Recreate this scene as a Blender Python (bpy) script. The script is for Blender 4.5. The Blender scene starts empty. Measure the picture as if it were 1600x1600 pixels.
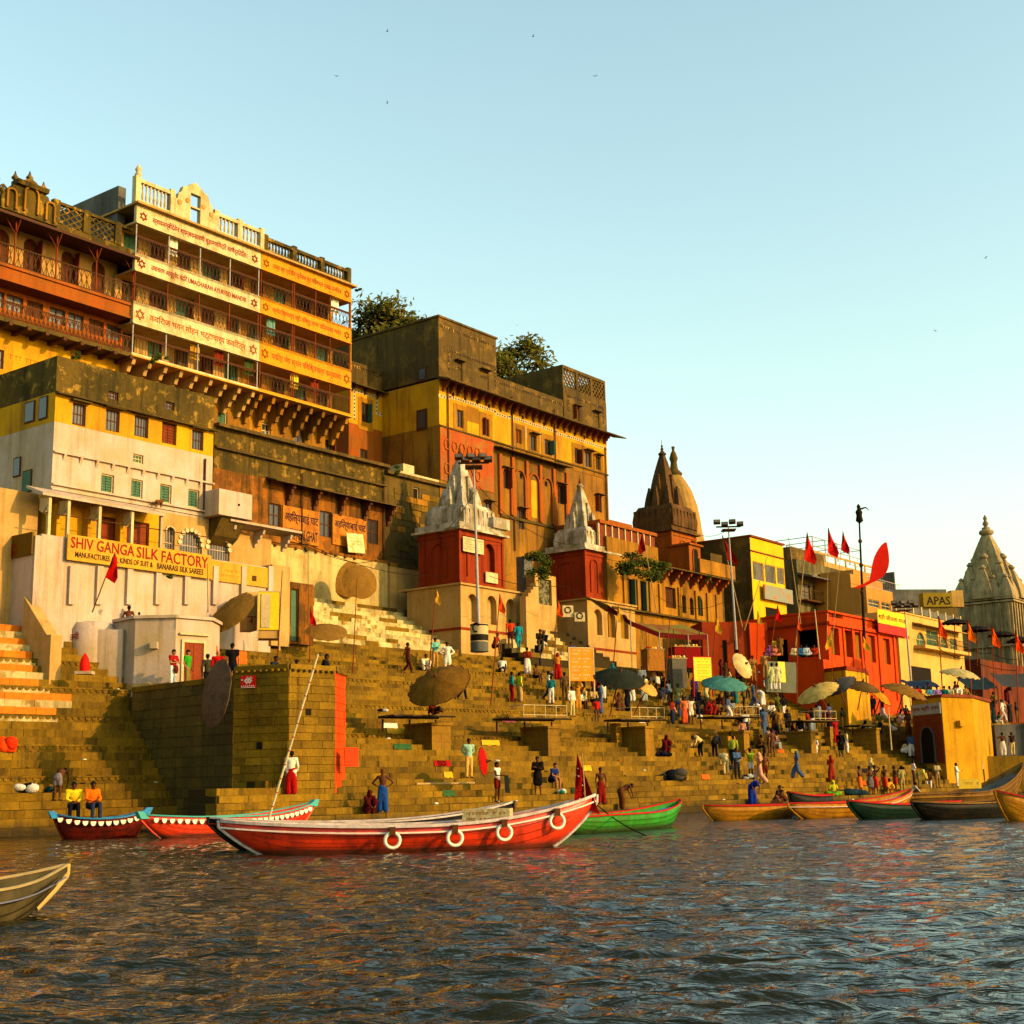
import bpy, math, random
from math import sin, cos, tan, pi, atan2, sqrt, radians
from mathutils import Vector, Matrix, noise
rnd = random.Random(7)
SC = bpy.context.scene
COL = SC.collection
# ---------------------------------------------------------------- camera
FPX = 2150.0
TILT = math.atan(428 / FPX)
ROLL = -0.02
CAM = Vector((0, 0, 1.45))
_X = Vector((1, 0, 0)); FW = Vector((0, cos(TILT), sin(TILT))); _U = Vector((0, -sin(TILT), cos(TILT)))
RT = _X * cos(ROLL) + _U * sin(ROLL)
UP = -_X * sin(ROLL) + _U * cos(ROLL)
cd = bpy.data.cameras.new('camera'); co = bpy.data.objects.new('camera', cd); COL.objects.link(co)
cd.sensor_width = 36; cd.lens = 36 * FPX / 1600; cd.clip_start = .5; cd.clip_end = 6000
m = Matrix((RT, UP, -FW)).transposed().to_4x4(); m.translation = CAM
co.matrix_world = m
SC.camera = co
# ---------------------------------------------------------------- light
SAZ = atan2(.93, -.36)          # azimuth of the sun, clockwise from +Y
SEL = radians(20)
w = bpy.data.worlds.new('World'); SC.world = w; w.use_nodes = True
nt = w.node_tree; bg = nt.nodes['Background']
sky = nt.nodes.new('ShaderNodeTexSky'); sky.sky_type = 'NISHITA'; sky.sun_disc = False
sky.sun_elevation = SEL; sky.sun_rotation = SAZ; sky.air_density = 1.5; sky.dust_density = 1.4; sky.ozone_density = .6
sky.altitude = 0
tn = nt.nodes.new('ShaderNodeMix'); tn.data_type = 'RGBA'; tn.blend_type = 'MULTIPLY'; tn.inputs[0].default_value = 1; tn.inputs[7].default_value = (1.09, 1.16, 1.0, 1)
nt.links.new(sky.outputs[0], tn.inputs[6]); nt.links.new(tn.outputs[2], bg.inputs[0]); bg.inputs[1].default_value = .15
ld = bpy.data.lights.new('sun', 'SUN'); lo = bpy.data.objects.new('sun', ld); COL.objects.link(lo)
ld.energy = 3.5; ld.angle = radians(.6); ld.color = (1, .6, .24)
sd = Vector((sin(SAZ) * cos(SEL), cos(SAZ) * cos(SEL), sin(SEL)))
lo.rotation_euler = sd.to_track_quat('Z', 'Y').to_euler()
lo.location = (40, -20, 60)
SC.view_settings.view_transform = 'Standard'; SC.view_settings.look = 'None'
SC.view_settings.gamma = 1; SC.view_settings.exposure = 0.92
try: SC.view_settings.use_curve_mapping = False
except Exception: pass
SC.cycles.max_bounces = 6; SC.cycles.use_denoising = True

# ---------------------------------------------------------------- measuring
def ray(px, py):
    return FW + RT * ((px - 800) / FPX) + UP * ((800 - py) / FPX)
def proj(P):
    d = Vector(P) - CAM; z = d.dot(FW)
    return 800 + FPX * d.dot(RT) / z, 800 - FPX * d.dot(UP) / z
def at(px, py, s):
    """world point seen at that pixel where one metre spans s pixels"""
    r = ray(px, py); return CAM + r * ((FPX / s) / r.y)
def hor(px): return 1228 - .02 * (px - 800)

# ---------------------------------------------------------------- objects
def link(o, parent=None):
    COL.objects.link(o)
    if parent: o.parent = parent
    return o
def tag(o, label=None, cat=None, group=None, kind=None):
    if label: o['label'] = label
    if cat: o['category'] = cat
    if group: o['group'] = group
    if kind: o['kind'] = kind
    return o
def empty(name, loc=(0, 0, 0), rz=0, label=None, cat=None, group=None, kind=None):
    o = link(bpy.data.objects.new(name, None)); o.location = loc; o.rotation_euler = (0, 0, rz)
    o.empty_display_size = .3
    return tag(o, label, cat, group, kind)

class MB:
    def __init__(s): s.v = []; s.f = []; s.m = []; s.mi = 0; s.sm = []
    def add(s, vs, fs, smooth=False):
        b = len(s.v); s.v += [tuple(p) for p in vs]
        for q in fs: s.f.append([b + i for i in q]); s.m.append(s.mi); s.sm.append(smooth)
        return s
    def box(s, x1, x2, y1, y2, z1, z2):
        if x1 > x2: x1, x2 = x2, x1
        if y1 > y2: y1, y2 = y2, y1
        if z1 > z2: z1, z2 = z2, z1
        return s.add([(x1, y1, z1), (x2, y1, z1), (x2, y2, z1), (x1, y2, z1), (x1, y1, z2), (x2, y1, z2), (x2, y2, z2), (x1, y2, z2)],
              [(0, 3, 2, 1), (4, 5, 6, 7), (0, 1, 5, 4), (1, 2, 6, 5), (2, 3, 7, 6), (3, 0, 4, 7)])
    def prism(s, poly, z1, z2, ztop=None):
        n = len(poly)
        vs = [(x, y, z1) for x, y in poly] + [(x, y, z2 if ztop is None else ztop[i]) for i, (x, y) in enumerate(poly)]
        return s.add(vs, [tuple(range(n))[::-1], tuple(range(n, 2 * n))] + [(i, (i + 1) % n, n + (i + 1) % n, n + i) for i in range(n)])
    def slab(s, poly, y1, y2):
        """polygon in x-z, thickness in y"""
        n = len(poly)
        vs = [(x, y1, z) for x, z in poly] + [(x, y2, z) for x, z in poly]
        return s.add(vs, [tuple(range(n)), tuple(range(n, 2 * n))[::-1]] + [(i, n + i, n + (i + 1) % n, (i + 1) % n) for i in range(n)])
    def side(s, poly, x1, x2):
        """polygon in y-z, thickness in x"""
        n = len(poly)
        vs = [(x1, y, z) for y, z in poly] + [(x2, y, z) for y, z in poly]
        return s.add(vs, [tuple(range(n)), tuple(range(n, 2 * n))[::-1]] + [(i, n + i, n + (i + 1) % n, (i + 1) % n) for i in range(n)])
    def tube(s, p, q, r1, r2=None, n=8, smooth=True, cap=True):
        p = Vector(p); q = Vector(q); r2 = r1 if r2 is None else r2
        d = (q - p)
        if d.length < 1e-6: return s
        d.normalize(); a = d.orthogonal().normalized(); b = d.cross(a)
        vs = []
        for c, r in ((p, r1), (q, r2)):
            for i in range(n):
                t = 2 * pi * i / n; vs.append(c + a * (cos(t) * r) + b * (sin(t) * r))
        s.add(vs, [(i, (i + 1) % n, n + (i + 1) % n, n + i) for i in range(n)], smooth)
        if cap: s.add(vs[:n], [tuple(range(n))[::-1]]); s.add(vs[n:], [tuple(range(n))])
        return s
    def path(s, pts, r, n=6, r2=None):
        pts = [Vector(p) for p in pts]; k = len(pts)
        for i in range(k - 1):
            ra = r if r2 is None else r + (r2 - r) * i / (k - 1)
            rb = r if r2 is None else r + (r2 - r) * (i + 1) / (k - 1)
            s.tube(pts[i], pts[i + 1], ra, rb, n)
        return s
    def lathe(s, prof, c=(0, 0, 0), n=16, smooth=True, rot=0, sx=1, sy=1, cap=True):
        """prof: (r,z) from bottom to top"""
        vs = []
        for r, z in prof:
            for i in range(n):
                t = 2 * pi * i / n + rot; vs.append((c[0] + cos(t) * r * sx, c[1] + sin(t) * r * sy, c[2] + z))
        fs = []
        for j in range(len(prof) - 1):
            for i in range(n): fs.append((j * n + i, j * n + (i + 1) % n, (j + 1) * n + (i + 1) % n, (j + 1) * n + i))
        s.add(vs, fs, smooth)
        if cap: s.add(vs[:n], [tuple(range(n))[::-1]]); s.add(vs[-n:], [tuple(range(n))])
        return s
    def ball(s, c, r, n=10, k=6, sx=1, sy=1, sz=1):
        pr = [(max(1e-4, r * sin(pi * j / k)), -r * sz * cos(pi * j / k)) for j in range(k + 1)]
        return s.lathe(pr, c, n, True, 0, sx, sy, False)
    def build(s, name, mat, parent=None, **kw):
        me = bpy.data.meshes.new(name); me.from_pydata(s.v, [], s.f)
        mats = mat if isinstance(mat, (list, tuple)) else [mat]
        for x in mats: me.materials.append(x)
        if len(mats) > 1: me.polygons.foreach_set('material_index', s.m)
        me.polygons.foreach_set('use_smooth', s.sm)
        me.update()
        o = link(bpy.data.objects.new(name, me), parent)
        return tag(o, **kw)

# ---------------------------------------------------------------- materials
def lin(c):
    return tuple(((x / 255) / 12.92 if x / 255 <= .04045 else ((x / 255 + .055) / 1.055) ** 2.4) for x in c)
def M(name, c1, c2=None, sc=1.2, thr=.55, soft=.05, dirt=.0, dc=(.03, .026, .018), ds=.35, dthr=.5, rough=.85, bump=.25, fine=.18, rv=.0, spec=.07, fsc=9., metal=0, zs=.4, wet=None, deep=1.28, gain=.82):
    dp = lambda c: (gain * c[0] ** deep, gain * c[1] ** deep, gain * c[2] ** deep * (.72 if c[0] > c[2] * 1.5 else 1))
    c1 = dp(c1); c2 = dp(c2) if c2 else None; dc = dp(dc)
    m = bpy.data.materials.new(name); m.use_nodes = True; t = m.node_tree; N = t.nodes; L = t.links
    b = N['Principled BSDF']; b.inputs['Roughness'].default_value = rough
    b.inputs['Specular IOR Level'].default_value = spec; b.inputs['Metallic'].default_value = metal
    g = N.new('ShaderNodeNewGeometry')
    def nz(scale, det=6, vs=None, ro=.6):
        n = N.new('ShaderNodeTexNoise'); n.inputs['Scale'].default_value = scale; n.inputs['Detail'].default_value = det; n.inputs['Roughness'].default_value = ro
        if vs:
            mp = N.new('ShaderNodeVectorMath'); mp.operation = 'MULTIPLY'; mp.inputs[1].default_value = vs
            L.new(g.outputs['Position'], mp.inputs[0]); L.new(mp.outputs[0], n.inputs['Vector'])
        else: L.new(g.outputs['Position'], n.inputs['Vector'])
        return n.outputs['Fac']
    def ramp(fac, a, b_):
        r = N.new('ShaderNodeMapRange'); r.inputs[1].default_value = a; r.inputs[2].default_value = b_; r.clamp = True
        L.new(fac, r.inputs[0]); return r.outputs[0]
    def mix(fac, a, b_, mode='MIX'):
        x = N.new('ShaderNodeMix'); x.data_type = 'RGBA'; x.blend_type = mode
        if hasattr(fac, 'links'): L.new(fac, x.inputs[0])
        else: x.inputs[0].default_value = fac
        for k, v in ((6, a), (7, b_)):
            if hasattr(v, 'links'): L.new(v, x.inputs[k])
            else: x.inputs[k].default_value = (*v, 1)
        return x.outputs[2]
    col = None
    n1 = nz(sc)
    if c2: col = mix(ramp(n1, thr - soft, thr + soft), c1, c2)
    else: col = mix(ramp(n1, .3, .7), tuple(x * .86 for x in c1), tuple(min(1, x * 1.12) for x in c1))
    if dirt > 0:
        n2 = nz(ds, 7, (1, 1, zs), .68)
        r = ramp(n2, dthr - .12, dthr + .14)
        k = N.new('ShaderNodeMath'); k.operation = 'MULTIPLY'; k.inputs[1].default_value = dirt; L.new(r, k.inputs[0])
        col = mix(k.outputs[0], col, dc)
        n4 = nz(1.9, 5, (1, 1, .07), .7); r4 = ramp(n4, .50, .68)
        k = N.new('ShaderNodeMath'); k.operation = 'MULTIPLY'; k.inputs[1].default_value = min(1, dirt * 1.15); L.new(r4, k.inputs[0])
        col = mix(k.outputs[0], col, tuple(x * .8 for x in dc))
        n5 = nz(.17, 4); r5 = ramp(n5, .35, .65)
        k = N.new('ShaderNodeMath'); k.operation = 'MULTIPLY'; k.inputs[1].default_value = .3 * dirt; L.new(r5, k.inputs[0]); col = mix(k.outputs[0], col, dc)
    if wet:
        sx = N.new('ShaderNodeSeparateXYZ'); L.new(g.outputs['Position'], sx.inputs[0])
        aw = N.new('ShaderNodeMath'); aw.operation = 'MULTIPLY_ADD'; aw.inputs[1].default_value = wet * 1.2; L.new(n1, aw.inputs[0]); L.new(sx.outputs[2], aw.inputs[2])
        rw = N.new('ShaderNodeMapRange'); rw.inputs[1].default_value = wet * 1.2; rw.inputs[2].default_value = wet * 2.2; rw.inputs[3].default_value = .8; rw.inputs[4].default_value = 0; L.new(aw.outputs[0], rw.inputs[0])
        col = mix(rw.outputs[0], col, (.02, .016, .008))
    n3 = nz(fsc, 4)
    v = ramp(n3, .25, .75)
    h = N.new('ShaderNodeHueSaturation'); L.new(col, h.inputs['Color'])
    k = N.new('ShaderNodeMath'); k.operation = 'MULTIPLY_ADD'; k.inputs[1].default_value = fine * 2; k.inputs[2].default_value = 1 - fine; L.new(v, k.inputs[0])
    val = k.outputs[0]
    if rv > 0:
        oi = N.new('ShaderNodeObjectInfo')
        ad = N.new('ShaderNodeMath'); ad.operation = 'ADD'; L.new(oi.outputs['Random'], ad.inputs[0]); L.new(g.outputs['Random Per Island'], ad.inputs[1])
        fr = N.new('ShaderNodeMath'); fr.operation = 'FRACT'; L.new(ad.outputs[0], fr.inputs[0])
        k2 = N.new('ShaderNodeMath'); k2.operation = 'MULTIPLY_ADD'; k2.inputs[1].default_value = rv * 2; k2.inputs[2].default_value = 1 - rv; L.new(fr.outputs[0], k2.inputs[0])
        k3 = N.new('ShaderNodeMath'); k3.operation = 'MULTIPLY'; L.new(val, k3.inputs[0]); L.new(k2.outputs[0], k3.inputs[1]); val = k3.outputs[0]
    L.new(val, h.inputs['Value']); L.new(h.outputs[0], b.inputs['Base Color'])
    if bump > 0:
        a = N.new('ShaderNodeMath'); a.operation = 'MULTIPLY_ADD'; a.inputs[1].default_value = .35; L.new(n3, a.inputs[0]); L.new(n1, a.inputs[2])
        bp = N.new('ShaderNodeBump'); bp.inputs['Strength'].default_value = bump; bp.inputs['Distance'].default_value = .12
        L.new(a.outputs[0], bp.inputs['Height']); L.new(bp.outputs[0], b.inputs['Normal'])
    return m
_mc = {}
def cloth(c):
    """fabric of that sRGB colour"""
    k = ('c', c)
    if k not in _mc: _mc[k] = M('fabric', lin(c), sc=6, bump=.5, fine=.12, rough=.9, fsc=25)
    return _mc[k]
def paint(c, **kw):
    k = ('p', c, tuple(sorted(kw.items())))
    if k not in _mc:
        a = dict(sc=2, bump=.15, fine=.1, rough=.6); a.update(kw)
        _mc[k] = M('paint', lin(c), **a)
    return _mc[k]
STONE = M('sandstone', (.33, .205, .02), (.245, .15, .016), wet=.35, sc=.9, soft=.25, dirt=.6, dc=(.07, .055, .02), ds=.5, dthr=.5, rv=.27, fine=.24, bump=.5)
STONE_D = M('old_stone', (.21, .14, .04), (.15, .105, .035), sc=.8, soft=.2, dirt=.6, dc=(.07, .06, .03), ds=.4, dthr=.5, rv=.15, fine=.25, bump=.6)
STONE_W = M('whitewashed_step_stone', (.62, .52, .33), (.42, .30, .12), sc=1.8, thr=.56, soft=.05, dirt=.5, dc=(.2, .14, .06), ds=.8, dthr=.55, rv=.12, fine=.2)
STONE_O = M('orange_painted_stone', (.78, .26, .03), (.62, .2, .03), sc=2, soft=.2, dirt=.3, dc=(.3, .14, .04), ds=.7, dthr=.6, rv=.08)
CORE = M('dark_mortar', (.07, .05, .02), bump=0)  # dark mortar colour for the joints and the core behind the blocks
WHITE = M('weathered_white_plaster', (.58, .47, .39), (.5, .39, .3), sc=.6, soft=.15, dirt=.45, dc=(.3, .22, .12), ds=.45, dthr=.6, fine=.08)
CREAM = M('cream_plaster', (.55, .37, .18), (.46, .29, .11), sc=.8, soft=.12, dirt=.4, dc=(.25, .17, .08), ds=.5, dthr=.6, fine=.1)
YELLOW = M('yellow_plaster', (.68, .40, .02), (.55, .3, .02), sc=.7, soft=.15, dirt=.62, dc=(.28, .15, .04), ds=.5, dthr=.62, fine=.1)
OCHRE = M('ochre_plaster', (.47, .25, .03), (.34, .175, .025), sc=.6, soft=.18, dirt=.8, dc=(.16, .09, .03), ds=.35, dthr=.56, fine=.14)
RUST = M('rust_orange_plaster', (.42, .13, .02), (.33, .14, .03), sc=.8, soft=.15, dirt=.5, dc=(.18, .08, .03), ds=.4, dthr=.58, fine=.14)
RED = M('vermilion_plaster', (.36, .07, .015), (.27, .055, .015), sc=.9, soft=.2, dirt=.7, dc=(.2, .03, .015), ds=.5, dthr=.6, fine=.1)
ORANGE = M('bright_orange_plaster', (.7, .11, .012), (.6, .085, .01), sc=.7, soft=.2, dirt=.3, dc=(.35, .05, .01), ds=.5, dthr=.62, fine=.08)
DARKST = M('dark_brown_stone', (.17, .115, .045), (.3, .19, .06), sc=.9, thr=.58, soft=.06, dirt=.62, dc=(.07, .055, .03), ds=.4, dthr=.52, fine=.25, bump=.5)
MOSS = M('mossy_peeling_plaster', (.19, .13, .035), (.5, .32, .08), sc=1.9, thr=.58, soft=.035, dirt=.75, dc=(.055, .048, .02), ds=.5, dthr=.5, fine=.25, bump=.6)
PEEL = M('peeling_ochre_plaster', (.40, .17, .03), (.27, .12, .03), sc=1.0, thr=.52, soft=.03, dirt=.85, dc=(.07, .05, .02), ds=.45, dthr=.54, fine=.2, bump=.5)
GREYP = M('grey_cement', (.24, .235, .2), (.17, .16, .14), sc=.8, soft=.15, dirt=.6, dc=(.08, .08, .07), ds=.4, dthr=.5, fine=.15)
GSTONE = M('pale_grey_carved_stone', (.52, .41, .28), (.4, .3, .2), sc=1.2, soft=.15, dirt=.6, dc=(.12, .1, .07), ds=.6, dthr=.5, fine=.2)
WSTONE = M('stained_white_spire_stone', (.74, .66, .52), (.42, .34, .2), sc=1.4, thr=.55, soft=.1, dirt=.65, dc=(.14, .11, .06), ds=.8, dthr=.5, fine=.2, bump=.5)
BROWN = M('brown_carved_stone', (.22, .12, .05), (.15, .085, .04), sc=1.2, soft=.15, dirt=.5, dc=(.06, .045, .03), ds=.6, dthr=.5, fine=.25, bump=.6)
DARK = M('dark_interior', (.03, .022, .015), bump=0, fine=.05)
GLASS = M('dark_window', (.035, .03, .025), bump=0, rough=.3, fine=.1, spec=.5)
WOOD = M('dark_brown_wood', (.14, .06, .025), sc=3, zs=.1, fine=.25, rough=.7)
WOODP = M('sun_bleached_wood', (.42, .30, .16), sc=3, fine=.25, rough=.8)
REDWOOD = M('red_brown_door', (.3, .075, .025), sc=3, fine=.2, rough=.7, dirt=.3)
SHUT = M('green_shutter', (.1, .2, .12), sc=3, fine=.2, rough=.6)
IRON = M('rusty_iron', (.12, .06, .035), sc=4, fine=.25, rough=.7)
STEEL = M('grey_painted_steel', (.42, .40, .36), sc=4, fine=.1, rough=.5)
TRIM = M('white_trim_paint', (.66, .55, .4), sc=3, fine=.08, dirt=.3, dc=(.3, .2, .1), ds=1)
TRIMY = M('yellow_trim_paint', (.66, .38, .05), sc=3, fine=.08, dirt=.3, dc=(.3, .2, .1), ds=1)
LETR = paint((150, 40, 20)); LETB = paint((60, 30, 50)); LETK = paint((50, 40, 25)); LETW = paint((235, 225, 205)); LETO = paint((170, 95, 25))
WOVEN = M('woven_bamboo', (.31, .18, .045), (.24, .135, .035), sc=2, soft=.2, fine=.25, fsc=30, bump=.8)
# ---------------------------------------------------------------- frames
AZF = .65      # bearing of the house fronts
AZS = .72      # bearing of the steps
class Fr:
    """a vertical plane through the point where pixel column px has scale s; local x along it, local -y out towards the river"""
    def __init__(s, px, sc, az=AZF):
        P = at(px, hor(px), sc)
        s.O = Vector((P.x, P.y, 0)); s.az = az
        s.D = Vector((sin(az), cos(az), 0)); s.N = Vector((-cos(az), sin(az), 0))   # N inwards
        s.rz = pi / 2 - az
    def uv(s, px, py, w=0):
        r = ray(px, py); o = s.O - s.N * w
        t = (o - CAM).dot(s.N) / r.dot(s.N); P = CAM + r * t
        return (P - s.O).dot(s.D), P.z
    def uvs(s, px, py, x=0):
        """on the plane at local x, square to the front: returns (y,z)"""
        r = ray(px, py); o = s.O + s.D * x
        t = (o - CAM).dot(s.D) / r.dot(s.D); P = CAM + r * t
        return (P - s.O).dot(s.N), P.z
    def rect(s, x1, y1, x2, y2, w=0):
        ym = (y1 + y2) / 2; xm = (x1 + x2) / 2
        return s.uv(x1, ym, w)[0], s.uv(x2, ym, w)[0], s.uv(xm, y2, w)[1], s.uv(xm, y1, w)[1]
    def P(s, x, y, z): return s.O + s.D * x + s.N * y + Vector((0, 0, z))
    def obj(s, name, label, cat, **kw):
        return empty(name, s.O, s.rz, label, cat, **kw)

def wallmesh(x1, x2, z1, z2, holes=(), th=.3, depth=6., y0=0.):
    """front wall with real openings (holes: x1,x2,z1,z2[,arch]) and the body of the house behind it"""
    b = MB(); hs = [tuple(h[:4]) for h in holes]
    xs = sorted({x1, x2, *[min(max(h[0], x1), x2) for h in hs], *[min(max(h[1], x1), x2) for h in hs]})
    zs = sorted({z1, z2, *[min(max(h[2], z1), z2) for h in hs], *[min(max(h[3], z1), z2) for h in hs]})
    for i in range(len(xs) - 1):
        for j in range(len(zs) - 1):
            cx = (xs[i] + xs[i + 1]) / 2; cz = (zs[j] + zs[j + 1]) / 2
            if any(h[0] < cx < h[1] and h[2] < cz < h[3] for h in hs): continue
            b.add([(xs[i], y0, zs[j]), (xs[i + 1], y0, zs[j]), (xs[i + 1], y0, zs[j + 1]), (xs[i], y0, zs[j + 1])], [(0, 1, 2, 3)])
    for h in holes:
        a, c, d, e = h[:4]
        b.add([(a, y0, d), (c, y0, d), (c, y0, e), (a, y0, e), (a, y0 + th, d), (c, y0 + th, d), (c, y0 + th, e), (a, y0 + th, e)],
              [(0, 4, 5, 1), (1, 5, 6, 2), (2, 6, 7, 3), (3, 7, 4, 0)])
        if len(h) > 4 and h[4]:      # arch corners fill the top
            r = (c - a) / 2; cx = (a + c) / 2; k = 6; zc = e - min(r, e - d)
            rr = min(r, e - d)
            for sg in (-1, 1):
                pts = [(cx + sg * r, e)] + [(cx + sg * r * cos(t * pi / 2 / k), zc + rr * sin(t * pi / 2 / k)) for t in range(k + 1)]
                b.slab(pts if sg < 0 else pts[::-1], y0 + .012, y0 + th * .8)
    b.box(x1, x2, y0 + th, y0 + depth, z1, z2)
    # cheeks that close the gap between the front sheet and the body
    b.add([(x1, y0, z1), (x1, y0 + th, z1), (x1, y0 + th, z2), (x1, y0, z2)], [(0, 1, 2, 3)])
    b.add([(x2, y0, z1), (x2, y0 + th, z1), (x2, y0 + th, z2), (x2, y0, z2)], [(3, 2, 1, 0)])
    b.add([(x1, y0, z2), (x2, y0, z2), (x2, y0 + th, z2), (x1, y0 + th, z2)], [(0, 1, 2, 3)])
    b.add([(x1, y0, z1), (x2, y0, z1), (x2, y0 + th, z1), (x1, y0 + th, z1)], [(3, 2, 1, 0)])
    return b
def window(par, h, y=0, frame=WOOD, pane=GLASS, kind='bars', fw=.06, name='window', inset=.12, proud=0):
    a, c, d, e = h[:4]; b = MB(); y1 = y + inset
    for q in ((a, a + fw, d, e), (c - fw, c, d, e), (a + fw, c - fw, d, d + fw), (a + fw, c - fw, e - fw, e)):
        b.box(q[0], q[1], y1 - .03, y1 + .05, q[2], q[3])
    n = 0
    if kind == 'bars':
        n = max(3, int((c - a) / .16))
        for i in range(1, n):
            x = a + (c - a) * i / n; b.box(x - .012, x + .012, y1 - .005, y1 + .02, d + fw, e - fw)
        zz = (d + e) / 2; b.box(a + fw, c - fw, y1 - .012, y1 - .006, zz - .02, zz + .02)
    elif kind == 'cross':
        b.box((a + c) / 2 - .03, (a + c) / 2 + .03, y1 - .02, y1 + .02, d + fw, e - fw)
        b.box(a + fw, (a + c) / 2 - .03, y1 - .02, y1 + .02, (d + e) / 2 - .03, (d + e) / 2 + .03)
        b.box((a + c) / 2 + .03, c - fw, y1 - .02, y1 + .02, (d + e) / 2 - .03, (d + e) / 2 + .03)
    elif kind == 'leaf':
        b.box((a + c) / 2 - .03, (a + c) / 2 + .03, y1 - .02, y1 + .02, d + fw, e - fw)
    o = b.build(name, frame, par)
    if kind == 'leaf' and rnd.random() < .4:
        x = rnd.choice((a + .01, c - .05)); MB().box(x, x + .04, y - (c - a) * .42, y + inset, d + .03, e - .03).build('open_leaf', rnd.choice((WOOD, SHUT, REDWOOD)), o)
    p = MB()
    if kind == 'shutter':
        k = max(4, int((e - d) / .14)); w2 = (a + c) / 2
        for s0, s1 in ((a + fw, w2 - .015), (w2 + .015, c - fw)):
            for i in range(k):
                z0 = d + fw + (e - d - 2 * fw) * i / k; z3 = z0 + (e - d - 2 * fw) / k * .9
                p.add([(s0, y1 + .0, z0), (s1, y1 + .0, z0), (s1, y1 + .035, z3), (s0, y1 + .035, z3)], [(0, 1, 2, 3)])
        p.build('shutter', pane, o)
    else:
        p.box(a + fw, c - fw, y1 + .022, y1 + .04, d + fw, e - fw); p.build('pane', pane, o)
    return o
def cornice(par, x1, x2, z, out=.5, th=.15, y=0, mat=STONE_D, name='cornice', drop=0):
    b = MB(); b.side([(y, z), (y, z + th), (y - out, z + th * .5 - drop), (y - out, z - drop)], x1, x2)
    return b.build(name, mat, par)
def brackets(par, x1, x2, n, z, h, out, y=0, th=.16, mat=OCHRE, name='bracket'):
    """triangular stepped corbels hanging below z"""
    b = MB(); pr = [(0, 0)]
    k = 4
    for i in range(k):
        t0 = i / k; pr.append((-out * (1 - t0), -h * t0)); pr.append((-out * (1 - t0) + out / k * .35, -h * (t0 + 1 / k)))
    pr.append((0, -h))
    b.side([(p[0], p[1]) for p in pr], -th / 2, th / 2)
    me = None
    for i in range(n):
        x = x1 + (x2 - x1) * i / max(1, n - 1)
        if me is None:
            o = b.build(name, mat, par); me = o.data
        else: o = link(bpy.data.objects.new(name, me), par)
        o.location = (x, y, z)
def railing(par, x1, x2, z1, z2, y, mat=IRON, n=None, name='railing', lattice=True, step=.16, bar=.014):
    b = MB(); b.box(x1, x2, y - .025, y + .025, z2 - .05, z2); b.box(x1, x2, y - .02, y + .02, z1, z1 + .04)
    L = x2 - x1; h = z2 - z1 - .09
    if lattice:
        k = max(2, int(L / (step * 1.3))); dx = L / k
        for i in range(k):
            x = x1 + i * dx
            for sg in (0, 1):
                p = (x if sg == 0 else x + dx, y, z1 + .04); q = (x + dx if sg == 0 else x, y, z2 - .05)
                b.tube(p, q, bar, bar, 4, False, False)
            b.tube((x + dx / 2, y, z1 + .04), (x + dx / 2, y, z2 - .05), bar, bar, 4, False, False)
    else:
        k = max(2, int(L / step)); dx = L / k
        for i in range(1, k): b.tube((x1 + i * dx, y, z1 + .04), (x1 + i * dx, y, z2 - .05), bar, bar, 4, False, False)
    return b.build(name, mat, par)
_mesh_tmp = []
def text(par, s, x1, x2, z1, z2, y, mat, name='lettering', side=None):
    """lettering that fills the box, facing out (local -y); returned as mesh"""
    c = bpy.data.curves.new('txt', 'FONT'); c.body = s; c.size = 1; c.extrude = .004; c.resolution_u = 2; c.offset = .012
    o = bpy.data.objects.new('txt', c); COL.objects.link(o)
    dg = bpy.context.evaluated_depsgraph_get(); dg.update()
    me = bpy.data.meshes.new_from_object(o.evaluated_get(dg)); me.name = name
    bpy.data.objects.remove(o); bpy.data.curves.remove(c)
    if not me.vertices: return None
    xs = [v.co.x for v in me.vertices]; ys = [v.co.y for v in me.vertices]
    ax, bx, ay, by = min(xs), max(xs), min(ys), max(ys)
    for v in me.vertices:
        u = x1 + (v.co.x - ax) / (bx - ax) * (x2 - x1); zz = z1 + (v.co.y - ay) / (by - ay) * (z2 - z1)
        v.co = (u, y - .012 - v.co.z, zz)
    me.materials.clear(); me.materials.append(mat)
    return link(bpy.data.objects.new(name, me), par)

def scribble(par, x1, x2, z1, z2, y, mat, rows=3, name='illegible_writing', seed=3):
    """worn, unreadable brush marks"""
    r_ = random.Random(seed + int(x1 * 10)); b = MB(); h = (z2 - z1) / rows
    for k in range(rows):
        z = z1 + h * (k + .3); x = x1
        while x < x2 - .05:
            w_ = r_.uniform(.3, .8) * h
            if r_.random() < .85:
                b.box(x, min(x + w_ * .8, x2), y - .006, y, z + h * .38, z + h * .44)
                b.box(x + w_ * .3, x + w_ * .4, y - .008, y, z + h * r_.uniform(-.05, .1), z + h * .38)
                if r_.random() < .6: b.box(x + w_ * .1, x + w_ * .3, y - .0065, y, z + h * .1, z + h * .18)
            x += w_
    return b.build(name, mat, par, kind='stuff')
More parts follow.
